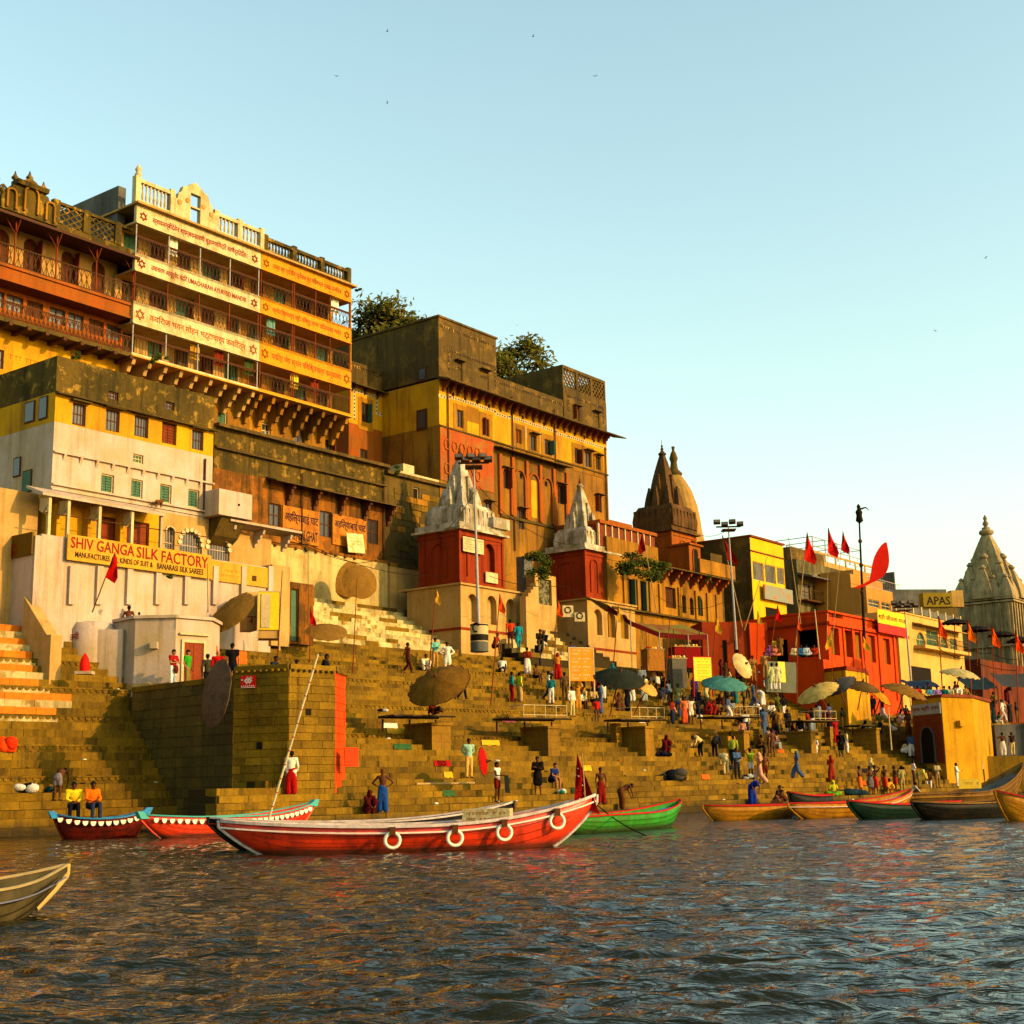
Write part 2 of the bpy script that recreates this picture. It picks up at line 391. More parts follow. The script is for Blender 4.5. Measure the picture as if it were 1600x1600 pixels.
# ---------------------------------------------------------------- stairs
class Stairs:
    def __init__(s, px, sc, az, z0, treads, u1, u2):
        """treads: list of (riser, depth); u1,u2 extent along"""
        P = at(px, hor(px), sc); s.O = Vector((P.x, P.y, 0)); s.az = az
        s.D = Vector((sin(az), cos(az), 0)); s.N = Vector((-cos(az), sin(az), 0)); s.rz = pi / 2 - az
        s.t = []; n = 0; z = z0
        for r, d in treads: z += r; s.t.append((n, n + d, z, r)); n += d
        s.u1, s.u2, s.top, s.n = u1, u2, z, n
    def pt(s, u, n, z): return s.O + s.D * u + s.N * n + Vector((0, 0, z))
    def u_at(s, px, n, z):
        lo, hi = -60., 160.
        # keep in front of the camera
        while (s.pt(lo, n, z) - CAM).dot(FW) < 5: lo += 5
        for _ in range(40):
            mid = (lo + hi) / 2
            if proj(s.pt(mid, n, z))[0] < px: lo = mid
            else: hi = mid
        return (lo + hi) / 2
    def snap(s, px, py, frac=.45):
        best = None
        for k, (a, b, z, r) in enumerate(s.t):
            n = a + (b - a) * frac; u = s.u_at(px, n, z); P = s.pt(u, n, z); e = abs(proj(P)[1] - py)
            if best is None or e < best[0]: best = (e, P, k)
        return best[1]
def build_stairs(S, name, label, mat_of, ornaments=(), parts=300, lenr=(.9, 1.3, 1.7, 2.2), umin=None, umax=None, holes=None):
    root = empty(name, S.O, S.rz); root['kind'] = 'structure'
    core = MB(); last = None
    u1, u2 = S.u1, S.u2
    for k, (a, b, z, r) in enumerate(S.t):
        core.box((umin(k) if umin else u1) + .02, u2 - .02, a + .06, b + 1.2, z - r - .8, z - .012)
    core.build('mortar_core', CORE, root, kind='stuff')
    blocks = []
    for k, (a, b, z, r) in enumerate(S.t):
        x = u1 - rnd.random() * .8
        lo = umin(k) if umin else u1; hi = umax(k) if umax else u2
        while x < u2:
            L = rnd.choice(lenr); xa = max(x, lo); xb = min(x + L, hi)
            if xb - xa > .15: blocks.append((k, xa, xb))
            x += L
    def vis(bk):
        k, xa, xb = bk; a, b, z, r = S.t[k]
        p = proj(S.pt((xa + xb) / 2, a, z - r / 2)); d = (S.pt((xa + xb) / 2, a, z) - CAM).length
        if not (0 < p[0] < 1600) or z < .05: return 1e9
        return d
    order = sorted(blocks, key=vis)
    rest = {}
    for i, (k, xa, xb) in enumerate(order):
        a, b, z, r = S.t[k]; j = rnd.uniform(-.018, .012); dz = rnd.uniform(-.012, .008); g = .007
        dep = (b - a) + .12
        m = mat_of(S, k, (xa + xb) / 2)
        if i < parts:
            mb = MB().box(xa + g, xb - g, a + j, a + dep, z - r + .008, z + dz)
            mb.build('stone_block', m, root)
        else:
            rest.setdefault(m, MB()).box(xa + g, xb - g, a + j, a + dep, z - r + .008, z + dz)
    for m, mb in rest.items(): mb.build('stone_blocks', m, root, kind='stuff')
    for k in ornaments:
        a, b, z, r = S.t[k]; mb = MB(); x = u1
        x = umin(k) if umin else u1
        mb.box(x, u2, a - .04, a - .015, z - .06, z + .004)
        while x < u2:
            if vis((k, x, x + .3)) < 1e8 or True:
                pts = [(x + .03, z - .075)] + [(x + .15 - .12 * cos(t * pi / 4), z - .09 - .1 * sin(t * pi / 4)) for t in range(5)] + [(x + .27, z - .075)]
                mb.slab(pts, a - .035, a - .012)
            x += .3
        mb.build('scalloped_nosing', mat_of(S, k, 20), root, kind='stuff')
    return root

# water and ground
def water():
    m = bpy.data.materials.new('river_water'); m.use_nodes = True; t = m.node_tree; N = t.nodes; L = t.links
    b = N['Principled BSDF']; b.inputs['Base Color'].default_value = (.009, .010, .003, 1); b.inputs['Roughness'].default_value = .05
    b.inputs['IOR'].default_value = 1.33; b.inputs['Specular Tint'].default_value = (1, .95, .8, 1); b.inputs['Specular IOR Level'].default_value = .32
    g = N.new('ShaderNodeNewGeometry')
    def nz(sc, vec, det=3, ro=.55, dist=0):
        mp = N.new('ShaderNodeVectorMath'); mp.operation = 'MULTIPLY'; mp.inputs[1].default_value = vec
        L.new(g.outputs['Position'], mp.inputs[0])
        n = N.new('ShaderNodeTexNoise'); n.inputs['Scale'].default_value = sc; n.inputs['Detail'].default_value = det; n.inputs['Roughness'].default_value = ro
        n.inputs['Distortion'].default_value = dist
        L.new(mp.outputs[0], n.inputs['Vector']); return n.outputs['Fac']
    a = nz(2.2, (.4, 1.0, 1), 4, .6, .5); c = nz(8, (.6, 1.1, 1), 3, .6)
    k = N.new('ShaderNodeMath'); k.operation = 'MULTIPLY_ADD'; k.inputs[1].default_value = .16; L.new(c, k.inputs[0]); L.new(a, k.inputs[2])
    bp = N.new('ShaderNodeBump'); bp.inputs['Strength'].default_value = 1; bp.inputs['Distance'].default_value = .2
    L.new(k.outputs[0], bp.inputs['Height']); L.new(bp.outputs[0], b.inputs['Normal'])
    # waves as real relief, finer close to the moored boats
    import numpy as np
    rg = np.random.RandomState(4)
    ys = [2.0]
    while ys[-1] < 60: ys.append(ys[-1] * 1.0052 + .004)
    while ys[-1] < 170: ys.append(ys[-1] * 1.03)
    ys = np.array(ys); nx = 560; u = np.linspace(-1, 1, nx)
    X = u[None, :] * (.52 * ys[:, None] + 5) ; Y = np.repeat(ys[:, None], nx, 1)
    Zs = np.zeros_like(X); amp = 0
    for k in range(60):
        lam = .15 * (5.5 ** rg.rand()); th = rg.normal(-.12, .5); kx, ky = sin(th), cos(th); a = .0062 * lam
        w_ = 2 * pi / lam; ph = w_ * (kx * X + ky * Y) + rg.rand() * 7 + 1.2 * np.sin(X * .31 + k) + 1.1 * np.sin(Y * .23 + 2 * k)
        fade = np.clip(2.2 - Y * .16 / (lam * 6), 0, 1) if lam < 1 else 1
        Zs += a * (np.sin(ph) + .25 * np.sin(2 * ph + .6)) * fade
    gust = .75 + .3 * np.sin(X * .21 + 1.3 * np.sin(Y * .11)) * np.sin(Y * .17 + 1.1 * np.sin(X * .13)); Zs *= np.clip(gust + .25, .45, 1.3)
    ny = len(ys); vs = np.stack([X, Y, Zs], -1).reshape(-1, 3)
    I = np.arange(ny * nx).reshape(ny, nx); q = np.stack([I[:-1, :-1], I[:-1, 1:], I[1:, 1:], I[1:, :-1]], -1).reshape(-1, 4)
    me = bpy.data.meshes.new('river'); me.vertices.add(len(vs)); me.vertices.foreach_set('co', vs.ravel()); me.loops.add(q.size); me.loops.foreach_set('vertex_index', q.ravel().astype('i'))
    me.polygons.add(len(q)); me.polygons.foreach_set('loop_start', np.arange(0, q.size, 4, dtype='i')); me.polygons.foreach_set('loop_total', np.full(len(q), 4, dtype='i')); me.polygons.foreach_set('use_smooth', np.ones(len(q), dtype=bool))
    me.update(calc_edges=True); me.materials.append(m); r_ = link(bpy.data.objects.new('river', me)); r_['kind'] = 'structure'
    MB().box(-400, 700, -250, 400, -1.2, -.16).build('river_depth', m, kind='structure')
water()
MB().box(-500, 900, -300, 1200, -2.2, -2.0).build('ground', M('river_mud', (.09, .07, .04)), kind='structure')

# left flight (under the white house)
ST = 28
SL = Stairs(0, 43.0, AZS, -.35, [(.35, .3)] + [(.31, .3)] * ST, -9, 13)
def mat_left(S, k, u):
    P = S.pt(u, S.t[k][0], S.t[k][2]); px = proj(P)[0] if u != 20 else 999
    j = ST - k
    if 0 <= j <= 13:
        lim = 68 if j < 9 else 100
        if px < lim: return (STONE_O, STONE_W)[j % 2]
    return STONE
build_stairs(SL, 'ghat_steps', '', mat_left, ornaments=(7, 11, 15, 19, 23), parts=300)
# main flight to the right
SM = Stairs(540, 42, AZS, -.5, [(.5, .6)] + [(.26, .52)] * 36, -18, 95)
build_stairs(SM, 'riverside_steps', '', lambda S, k, u: STONE, ornaments=(15, 21, 27, 31), parts=300,
             umin=lambda k: SM.u_at(338 if SM.t[k][2] < 1.6 or SM.t[k][2] > 6.2 else 415, SM.t[k][0], SM.t[k][2]))
# ---------------------------------------------------------------- terraces and upper flight
def polyfloor(name, pts, z1, z2, mat, **kw):
    return MB().prism([(p[0], p[1]) for p in pts], z1, z2).build(name, mat, **kw)
a_ = SM.pt(SM.u_at(342, SM.n + .3, 9), SM.n + .3, 0); b_ = SM.pt(95, SM.n + .3, 0)
polyfloor('upper_terrace', [a_, b_, b_ + SM.N * 12, a_ + SM.N * 12], 6, SM.top, STONE_D, kind='structure')
polyfloor('city_ground', [SM.pt(SM.u_at(110, 26, 9), 26, 0), SM.pt(200, 26, 0), SM.pt(200, 300, 0), SM.pt(-10, 300, 0)], 5, SM.top - .3, STONE_D, kind='structure')
US = Stairs(560, 27.8, AZF, SM.top, [(.34, .6)] * 12, -3.9, 10)
US.u1 = US.u_at(489, 0, SM.top)
build_stairs(US, 'upper_steps', '', lambda S, k, u: STONE_W if rnd.random() < .8 else STONE, parts=140, lenr=(1.1, 1.6, 2.1),
             umax=lambda k: US.u_at(min(722, 655 + (12 - k) * 6), US.t[k][0], US.t[k][2]))
# far left flight beside the white house
UL = Stairs(30, 35.6, AZS, 8.0, [(.3, .3)] + [(.4, .45)] * 9, -6, 6)
MB().prism([(p.x, p.y) for p in (SL.pt(-9, SL.n, 0), SL.pt(13, SL.n, 0), SL.pt(13, SL.n + 16, 0), SL.pt(-9, SL.n + 16, 0))], 2, SL.top - .02).build('left_terrace', STONE, kind='structure')
MB().prism([(p.x, p.y) for p in (UL.pt(-9, UL.n, 0), UL.pt(3, UL.n, 0), UL.pt(3, UL.n + 8, 0), UL.pt(-9, UL.n + 8, 0))], 5, UL.top - .02).build('rear_terrace', STONE, kind='structure')
UL.u2 = UL.u_at(66, 1.5, 9.5)
build_stairs(UL, 'side_steps', '', lambda S, k, u: STONE_W, parts=80)

def block_wall(par, A, B, z0, z1, ch, lens, mat, cap=300):
    """courses of stone between two plan points, on the outer face; returns nothing"""
    A = Vector((A[0], A[1], 0)); B = Vector((B[0], B[1], 0)); d = B - A; Lw = d.length; d.normalize(); rz = atan2(d.y, d.x)
    inv = par.matrix_world.inverted() if False else None
    n = max(1, round((z1 - z0) / ch)); h = (z1 - z0) / n; cnt = 0
    for j in range(n):
        x = -rnd.random() * lens[0]
        while x < Lw:
            L = rnd.choice(lens); xa, xb = max(-.03, x), min(Lw + .03, x + L); x += L
            if xb - xa < .08: continue
            pr = rnd.uniform(0, .03)
            mm = mat[rnd.randrange(len(mat))] if isinstance(mat, (list, tuple)) else mat
            o = MB().box(xa + .008, xb - .008, -.05 - pr, .1, z0 + j * h + .008, z0 + (j + 1) * h - .008).build('stone_block', mm, par)
            o.location = A; o.rotation_euler = (0, 0, rz)

# ---------------------------------------------------------------- bastion
bast = tag(empty('stone_bastion'), 'octagonal stone bastion with one orange painted edge rising from the river steps', 'bastion')
bz = .9
v = [at(205, 1200, 36.2), at(365, 1200, 39.7), at(450, 1200, 40.3), at(521, 1200, 39.2), at(537, 1200, 38.0)]
bk = v[4] + Vector((-3.0, 9, 0)); bk2 = v[0] + Vector((1.5, 8, 0))
core = [v[0], v[1], v[2], v[3], v[4], bk, bk2]
MB().prism([(p.x, p.y) for p in core], -1, 5.84).build('rubble_core', CORE, bast)
MB().prism([(p.x, p.y) for p in core], 5.842, 5.9).build('paving', STONE, bast)
block_wall(bast, v[0], v[1], 0, 5.7, .42, (.9, 1.3, 1.6), STONE_D)
block_wall(bast, v[1], v[2], bz, 6.05, .3, (.7, 1.0, 1.3), STONE)
block_wall(bast, v[2], v[3], bz, 6.05, .3, (.7, 1.0, 1.3), STONE)
block_wall(bast, v[3], v[4], bz, 6.05, .3, (.6, 1.0), ORANGE)
def off(p, q, d):
    t = (Vector(q) - Vector(p)); t.z = 0; t.normalize(); return Vector((t.y, -t.x, 0)) * d
cop = MB()
for i in range(1, 4):
    p, q = v[i], v[i + 1]; o1 = off(p, q, .12); o2 = off(p, q, -.3)
    cop.prism([((p + o1).x, (p + o1).y), ((q + o1).x, (q + o1).y), ((q + o2).x, (q + o2).y), ((p + o2).x, (p + o2).y)], 6.05, 6.25)
    k = int((q - p).length / .25)
    for j in range(k):
        c = p + (q - p) * ((j + .5) / k) + o1 * 1.2
        cop.ball((c.x, c.y, 6.02), .07, 6, 4)
cop.build('scalloped_coping', STONE, bast)
p, q = v[0], v[1]; o1 = off(p, q, .1); o2 = off(p, q, -.35)
MB().prism([((p + o1).x, (p + o1).y), ((q + o1).x, (q + o1).y), ((q + o2).x, (q + o2).y), ((p + o2).x, (p + o2).y)], 5.7, 5.92).build('side_coping', STONE, bast)
for (px, py, i) in ((407, 1165, 1), (487, 1112, 2)):
    p, q = v[i], v[i + 1]; d = (q - p); d.z = 0; d.normalize(); s_ = 40
    P = at(px, py, s_); f = max(.1, (P - p).dot(d)); c = p + d * f + off(p, q, .07)
    o = MB().box(-.13, .13, -.02, .1, -.13, .13).build('drain_opening', DARK, bast); o.location = (c.x, c.y, P.z); o.rotation_euler = (0, 0, atan2(d.y, d.x))
p, q = v[1], v[2]; d = (q - p); d.z = 0; d.normalize()
P = at(386, 1065, 40); c = p + d * (P - p).dot(d) + off(p, q, .1)
tile = empty('mosaic_tile', (c.x, c.y, P.z), atan2(d.y, d.x), 'small red mosaic of a white pixel creature on the bastion wall', 'mosaic')
MB().box(-.33, .33, -.02, .0, -.24, .24).build('red_ground', paint((225, 40, 20), rough=.3), tile)
pm = MB()
rows = ['..............', '......1..1....', '.....1.11.1...', '11..111111....', '...11.11.11...', '....111111....', '.....1..1.....', '..............', '1.1.1.1.1.1.1.']
for j, r in enumerate(rows):
    for i, c_ in enumerate(r):
        if c_ == '1': pm.box(-.31 + i * .045, -.31 + i * .045 + .04, -.03, -.02, .2 - j * .048, .2 - j * .048 + .043)
pm.build('white_tesserae', LETW, tile)
MB().box(-.31, .31, -.03, -.02, -.235, -.215).build('white_line', LETW, tile)

# ---------------------------------------------------------------- white shrine room beside the bastion
def ngon(cx, cy, r, n, rot): return [(cx + r * cos(2 * pi * i / n + rot), cy + r * sin(2 * pi * i / n + rot)) for i in range(n)]
oc = at(262, 1000, 34.4); R_ = 2.35
shr = empty('white_pavilion', (oc.x, oc.y, 0), 0, 'white octagonal room with a brown door and red scrawl on the terrace', 'pavilion')
zb, zt = 3.0, 9.0
MB().prism(ngon(0, 0, R_, 8, pi / 8), zb, zt).build('wall', WHITE, shr)
MB().prism(ngon(0, 0, R_ + .13, 8, pi / 8), zt + .002, zt + .14).build('roof_slab', WHITE, shr)
MB().prism(ngon(0, 0, R_ + .06, 8, pi / 8), 5.9, 6.15).build('plinth', CREAM, shr)
# round annex on its left
an = at(143, 1000, 35.0) - Vector((oc.x, oc.y, 0))
MB().lathe([(1.05, zb), (1.0, 8.7), (.85, 8.95), (.3, 9.05)], (an.x, an.y, 0), 18).build('round_annex', WHITE, shr)
MB().prism([(an.x, an.y - .9), (an.x + 1.6, an.y - .75), (an.x + 1.6, an.y + 1), (an.x, an.y + 1)], zb, 8.6).build('link_wall', WHITE, shr)
def facepos(i):
    a0 = 2 * pi * i / 8 + pi / 8; a1 = a0 + pi / 4
    p0 = Vector((R_ * cos(a0), R_ * sin(a0), 0)); p1 = Vector((R_ * cos(a1), R_ * sin(a1), 0)); return (p0 + p1) / 2, atan2((p1 - p0).y, (p1 - p0).x)
c, rz = facepos(6)      # face turned to the right of the camera
d_ = MB(); 
for q in ((-.62, -.5, 6.0, 7.95), (.5, .62, 6.0, 7.95), (-.62, .62, 7.95, 8.07)): d_.box(q[0], q[1], -.08, .05, q[2], q[3])
d_.box(-.75, .75, -.14, .02, 8.28, 8.36)
o = d_.build('door_frame', TRIM, shr); o.location = c; o.rotation_euler = (0, 0, rz)
dd = MB().box(-.5, -.01, -.035, .02, 5.95, 7.95).box(.01, .5, -.035, .02, 5.95, 7.95).build('door', REDWOOD, shr); dd.location = c; dd.rotation_euler = (0, 0, rz)
c, rz = facepos(5)
o = MB().box(-.16, .16, -.3, 0, 7.65, 7.95).build('wall_box', WHITE, shr); o.location = c; o.rotation_euler = (0, 0, rz)
c, rz = facepos(7)
o = MB().box(.25, .4, -.02, 0, 7.5, 8.0).build('red_notice', paint((200, 45, 25)), shr); o.location = c; o.rotation_euler = (0, 0, rz)
t_ = text(shr, 'सनी', -.3, .3, 8.15, 8.5, -1.03, LETR); t_.location = (an.x, an.y, 0); t_.rotation_euler = (0, 0, -.5)
idol = empty('shrine_idol', at(132, 1049, 37.2), 0, 'small vermilion painted idol under the white round wall', 'idol')
MB().lathe([(.2, 0), (.22, .25), (.18, .5), (.08, .68), (.02, .78)], n=10).build('figure', paint((215, 40, 20)), idol)
MB().box(-.35, .35, -.2, .3, -.12, 0).build('plinth', WHITE, idol)

# ---------------------------------------------------------------- white silk house
W = Fr(200, 33.2)
wb = W.obj('silk_house', 'tall white and yellow house above the yellow silk factory sign', 'house')
X = lambda px, py=700, w=0: W.uv(px, py, w)[0]
Z = lambda px, py, w=0: W.uv(px, py, w)[1]
x0, x1 = X(83, 700), X(333, 700)
zled = Z(200, 729); zwhite = Z(200, 684); zeave = Z(200, 639); ztop = Z(200, 585) ; zlow = Z(200, 790); zb = 9.0
wins = [W.rect(*r) for r in ((158, 741, 178, 770), (205, 749, 223, 778), (250, 757, 268, 786), (294, 765, 311, 793))]
big = [W.rect(*r) for r in ((113, 630, 134, 665), (165, 640, 187, 674), (210, 650, 232, 683), (253, 660, 276, 694), (300, 672, 318, 703))]
sml = [W.rect(*r) for r in ((208, 710, 224, 724),)]
MBw = wallmesh(x0, x1, zlow, zwhite, [(a, b, c, min(d, zwhite)) for a, b, c, d in wins + sml], depth=9)
MBw.build('wall', WHITE, wb)
wallmesh(x0, x1, zwhite + .002, zeave, [(a, b, zwhite + .1 if c < zwhite else c, min(d, zeave - .12)) for a, b, c, d in big], depth=9, y0=.0).build('yellow_storey_wall', YELLOW, wb)
up = [W.rect(170, 612, 185, 625), W.rect(259, 628, 273, 641)]
wallmesh(x0, x1, zeave + .002, ztop, up, depth=9).build('mossy_parapet_wall', MOSS, wb)
# ragged edge of the whitewash running up under the windows
b = MB(); x = x0; edge = [(x0, zwhite - .3)]
while x < x1: edge.append((x, zwhite + rnd.uniform(.02, .35))); x += rnd.uniform(.5, 1.1)
edge += [(x1, zwhite + .1), (x1, zwhite - .3)]
for h in wins + sml: window(wb, h, 0, TRIM, SHUT, 'shutter' if h not in sml else 'bars')
for i, (a, bb_, c, d) in enumerate(big):
    h = (a, bb_, max(c, zwhite + .1), min(d, zeave - .12))
    window(wb, h, 0, WOOD, REDWOOD if i == 3 else GLASS, 'shutter' if i == 3 else 'bars')
    MB().box(a - .15, bb_ + .15, -.28, -.002, h[3] + .03, h[3] + .09).build('sunshade', STONE_D, wb)
for h in up: window(wb, h, 0, WOOD, GLASS, 'bars')
cornice(wb, x0 - .05, x1 + .25, zeave - .08, .32, .12, -.001, STONE_D, drop=.06)
MB().box(x0, x1 + .05, -.14, -.001, zled - .05, zled + .03).build('ledge', WHITE, wb)
brackets(wb, x0 + .6, x1 - .8, 10, zled - .05, .3, .13, -.001, .14, WHITE, 'corbel')
for k in range(2): MB().box(x0, x1, -.07 - .07 * k, -.001, zlow + .12 + .22 * k, zlow + .2 + .22 * k).build('string_course', WHITE, wb)
MB().tube((x1 - .55, -.08, zlow + .3), (x1 - .55, -.08, zled + 1.2), .05).build('drain_pipe', IRON, wb)
# its shaded left flank: openings
for (a, b2, c, d, mt) in ((36, 735, 50, 770, SHUT), (22, 715, 33, 745, GLASS), (40, 628, 55, 660, GLASS), (62, 620, 75, 655, GLASS)):
    y_a, z_a = W.uvs(a, (b2 + d) / 2, x0); y_b, _ = W.uvs(c, (b2 + d) / 2, x0); zt2 = W.uvs((a + c) / 2, b2, x0)[1]; zb2 = W.uvs((a + c) / 2, d, x0)[1]
    y_a, y_b = max(y_a, y_b), min(y_a, y_b)
    if y_a < 9: 
        o = MB().box(x0 - .05, x0 + .002, y_b, y_a, zb2, zt2).build('side_window', WOOD, wb)
        MB().box(x0 - .065, x0 - .051, y_b + .06, y_a - .06, zb2 + .06, zt2 - .06).build('pane', mt, o)
# veranda storey
v1, v2 = X(68, 800, 1.1), X(252, 800, 1.1)
zr = Z(160, 790, 1.1); zf = 13.25
zf = Z(200, 857, 1.1)
vw = [W.rect(152, 808, 187, 851), W.rect(198, 815, 233, 857)]
wallmesh(x0, X(250, 800), zf - .2, zlow - .002, [(a, b2, zf, min(d, zlow - .3)) for a, b2, c, d in vw], depth=8.8).build('veranda_wall', YELLOW, wb)
for a, b2, c, d in vw: window(wb, (a, b2, zf, min(d, zlow - .3)), 0, WOOD, REDWOOD, 'plain', name='shop_shutter')
MB().side([(0.0, zlow + .1), (0, zlow - .02), (-1.3, zr - .02), (-1.3, zr + .1)], v1 - .2, v2 + .1).build('veranda_roof', WHITE, wb)
for px in (75, 105, 154, 205, 251):
    x = X(px, 820, 1.05); MB().box(x - .07, x + .07, -1.15, -1.0, zf - .3, zr).build('veranda_post', TRIM if px != 251 else WHITE, wb)
    if px < 240: MB().side([(-1.1, zr - .02), (-1.1, zr - .35), (-.7, zr - .7), (-.45, zr - .55), (-.5, zr - .02)], x - .09, x + .09).build('scroll_bracket', TRIM, wb)
    if 100 < px < 240: MB().side([(-.002, zf), (-.4, zf), (-.4, zr - .1), (-.002, zr - .1)], x - .12, x + .12).build('wall_pier', YELLOW, wb)
MB().tube((v1, -1.08, zr - .75), (v2 + 3, -1.08, zr - .65), .025).build('rail', IRON, wb)
# arcade at the right
ar = [W.rect(258, 822, 273, 862), W.rect(280, 827, 316, 868), W.rect(323, 834, 359, 872)]
xr = X(424, 850)
ar = [(a, b2, zf + .02, min(d, zlow - .2), 1) for a, b2, c, d in ar]
wallmesh(X(250, 800) + .002, X(365, 800), zf - .2, zlow - .002, ar, depth=8.8).build('arcade_wall', CREAM, wb)
for h in ar: window(wb, h, .05, WHITE, GLASS, 'bars', name='arch_grille')
for h in ar:   # cusped edge
    b = MB(); cx = (h[0] + h[1]) / 2; r = (h[1] - h[0]) / 2; zc = h[3] - min(r, h[3] - h[2])
    for t in range(9):
        an_ = pi * t / 8; b.tube((cx - r * cos(an_) * .98, -.06, zc + r * sin(an_) * .95), (cx - r * cos(an_) * .98, .1, zc + r * sin(an_) * .95), r * .17, r * .17, 8)
    b.build('cusped_arch_trim', TRIM, wb)
MB().box(X(365, 800) + .002, xr, .0, 4, zf - .2, Z(400, 838)).build('side_wall', CREAM, wb)
MB().side([(0, 0), (-1.0, .12), (-1.0, .24), (0, .3)], X(340, 820) , X(452, 825)).build('awning_slab', WHITE, wb).location = (0, 0, Z(400, 832))
brackets(wb, X(352, 840), X(440, 840), 3, Z(400, 832), .8, .8, 0, .14, WHITE)
# lower whitewashed wall that carries the sign, standing forward
wo = 1.25
l1, l2 = X(62, 900, wo), X(424, 900, wo); zt_ = Z(240, 860, wo); 
MB().box(l1, l2, -wo, .0, zb - 4, zt_ - .9).build('base_wall', WHITE, wb)
MB().box(l1, l2, -wo, -wo + .25, zt_ - .898, zt_).build('balcony_parapet', WHITE, wb)
MB().box(l1, l2, -wo + .25, -.0, zt_ - .898, zt_ - .8).build('balcony_floor', STONE_D, wb)
for px in (110, 153, 200, 245, 290, 334, 378, 420):
    x = X(px, 920, wo); MB().box(x - .16, x + .16, -wo - .16, -wo - .001, Z(px, 945, wo), Z(px, 885, wo)).build('pilaster', WHITE, wb)
sgn = W.rect(102, 855, 327, 884, wo)
b = W.obj('factory_sign', 'long yellow board lettered SHIV GANGA SILK FACTORY in red', 'sign')
sx1, sx2 = X(102, 866, wo + .1), X(327, 887, wo + .1); sz1, sz2 = Z(215, 885, wo + .1) - .15, Z(215, 855, wo + .1) + .1
MB().box(sx1, sx2, -wo - .24, -wo - .17, sz1, sz2).build('board', TRIMY, b)
h = sz2 - sz1; Lx = sx2 - sx1
text(b, 'SHIV GANGA', sx1 + .02 * Lx, sx1 + .44 * Lx, sz1 + .48 * h, sz2 - .08 * h, -wo - .24, LETR)
text(b, 'SILK', sx1 + .455 * Lx, sx1 + .61 * Lx, sz1 + .46 * h, sz2 - .08 * h, -wo - .24, LETR)
text(b, 'FACTORY', sx1 + .63 * Lx, sx1 + .975 * Lx, sz1 + .42 * h, sz2 - .1 * h, -wo - .24, LETR)
text(b, 'MANUFACTURES ALL KINDS OF SUIT &', sx1 + .05 * Lx, sx1 + .57 * Lx, sz1 + .14 * h, sz1 + .36 * h, -wo - .24, LETK)
text(b, 'BANARASI SILK SAREES', sx1 + .6 * Lx, sx1 + .94 * Lx, sz1 + .12 * h, sz1 + .36 * h, -wo - .24, LETK)
b = W.obj('faded_signboard', 'faded yellow painted board right of the silk factory sign', 'sign')
MB().box(X(328, 890, wo), X(424, 900, wo), -wo - .1, -wo - .02, Z(375, 913, wo), Z(375, 882, wo)).build('board', TRIMY, b)
scribble(b, X(335, 890, wo), X(372, 900, wo), Z(360, 905, wo), Z(360, 890, wo), -wo - .1, LETO, 2)
MB().box(X(392, 905, wo), X(398, 905, wo), -wo - .14, -wo - .09, Z(395, 908, wo), Z(395, 900, wo)).build('meter_box', IRON, b)
# return wall and ramp on the left
sg = W.obj('side_sign', 'small dark green board lettered SILK FACTORY on the corner of the white wall', 'sign')
ys_ = -wo
MB().side([(-wo + .1, zt_ - .95), (2.2, zt_ - .95), (2.2, zt_ + .05), (-wo + .1, zt_ + .05)], l1 - .4, l1 - .3).build('board', paint((120, 95, 35)), sg)
for tx, k in (('SILK', 1), ('FACTORY', 2)):
    o = text(sg, tx, -.6, .6, 0, .22, 0, LETR); o.rotation_euler = (0, 0, -pi / 2); o.location = (l1 - .4, .5, zt_ - .25 - .3 * k)
MB().side([(-wo, zb - 4), (4.5, zb - 4), (4.5, zt_ - .6), (-wo, zt_ - .1)], l1 - .3, l1 - .002).build('corner_wall', WHITE, wb)
MB().side([(-wo + .4, zb - 3), (-wo - 1.7, zb - 3), (-wo - 1.7, zb - .9), (-wo - 1.4, zb - .9), (-wo + .4, zb + .9)], l1 - .45, l1 + .1).build('ramp_wall', CREAM, wb)
# left lower wing in front of the dark wall
wx = X(-60, 830, .2)
MB().box(wx, x0 - .35, .4, 6, zb - 3, Z(60, 772, -.4)).build('left_wing_wall', CREAM, wb)
# projecting water tank
tk = W.obj('water_tank', 'white box tank jutting from the house corner on a dark bracket', 'tank')
t1, t2 = X(342, 790, 1.2), X(394, 790, 1.2); tz1, tz2 = Z(368, 808, 1.2), Z(368, 768, 1.2)
MB().box(t1, t2, -1.2, .6, tz1, tz2).build('tank', WHITE, tk)
MB().side([(.6, tz1 - 1.6), (.6, tz1 - .01), (-1.0, tz1 - .01), (-.4, tz1 - .9)], t1 + .4, t2 - .2).build('corbel', STONE_D, tk)
MB().ball(((t1 + t2) / 2 + .2, -1.21, (tz1 + tz2) / 2), .07, 6, 4).build('spout', DARK, tk)
# square gate pillar and small door wall right of the house
gp = W.obj('gate_pillar', 'square cream pillar at the right end of the sign wall', 'pillar')
MB().box(X(425, 915, 1.4), X(453, 915, 1.4), -1.4, -.2, zb - .3, Z(440, 884, 1.4)).build('shaft', CREAM, gp)
dw = W.obj('door_wall', 'peeling yellow wall with a narrow green door beside the gate pillar', 'wall')
d1, d2 = X(447, 940, .6), X(490, 940, .6); dzt = Z(470, 911, .6)
hh = W.rect(455, 920, 467, 965, .6)
wallmesh(d1, d2, zb, dzt, [(hh[0], hh[1], zb + .1, hh[3])], depth=.5, y0=-.6).build('plaster', PEEL, dw)
window(dw, (hh[0], hh[1], zb + .1, hh[3]), -.6, WOOD, SHUT, 'plain', name='door')

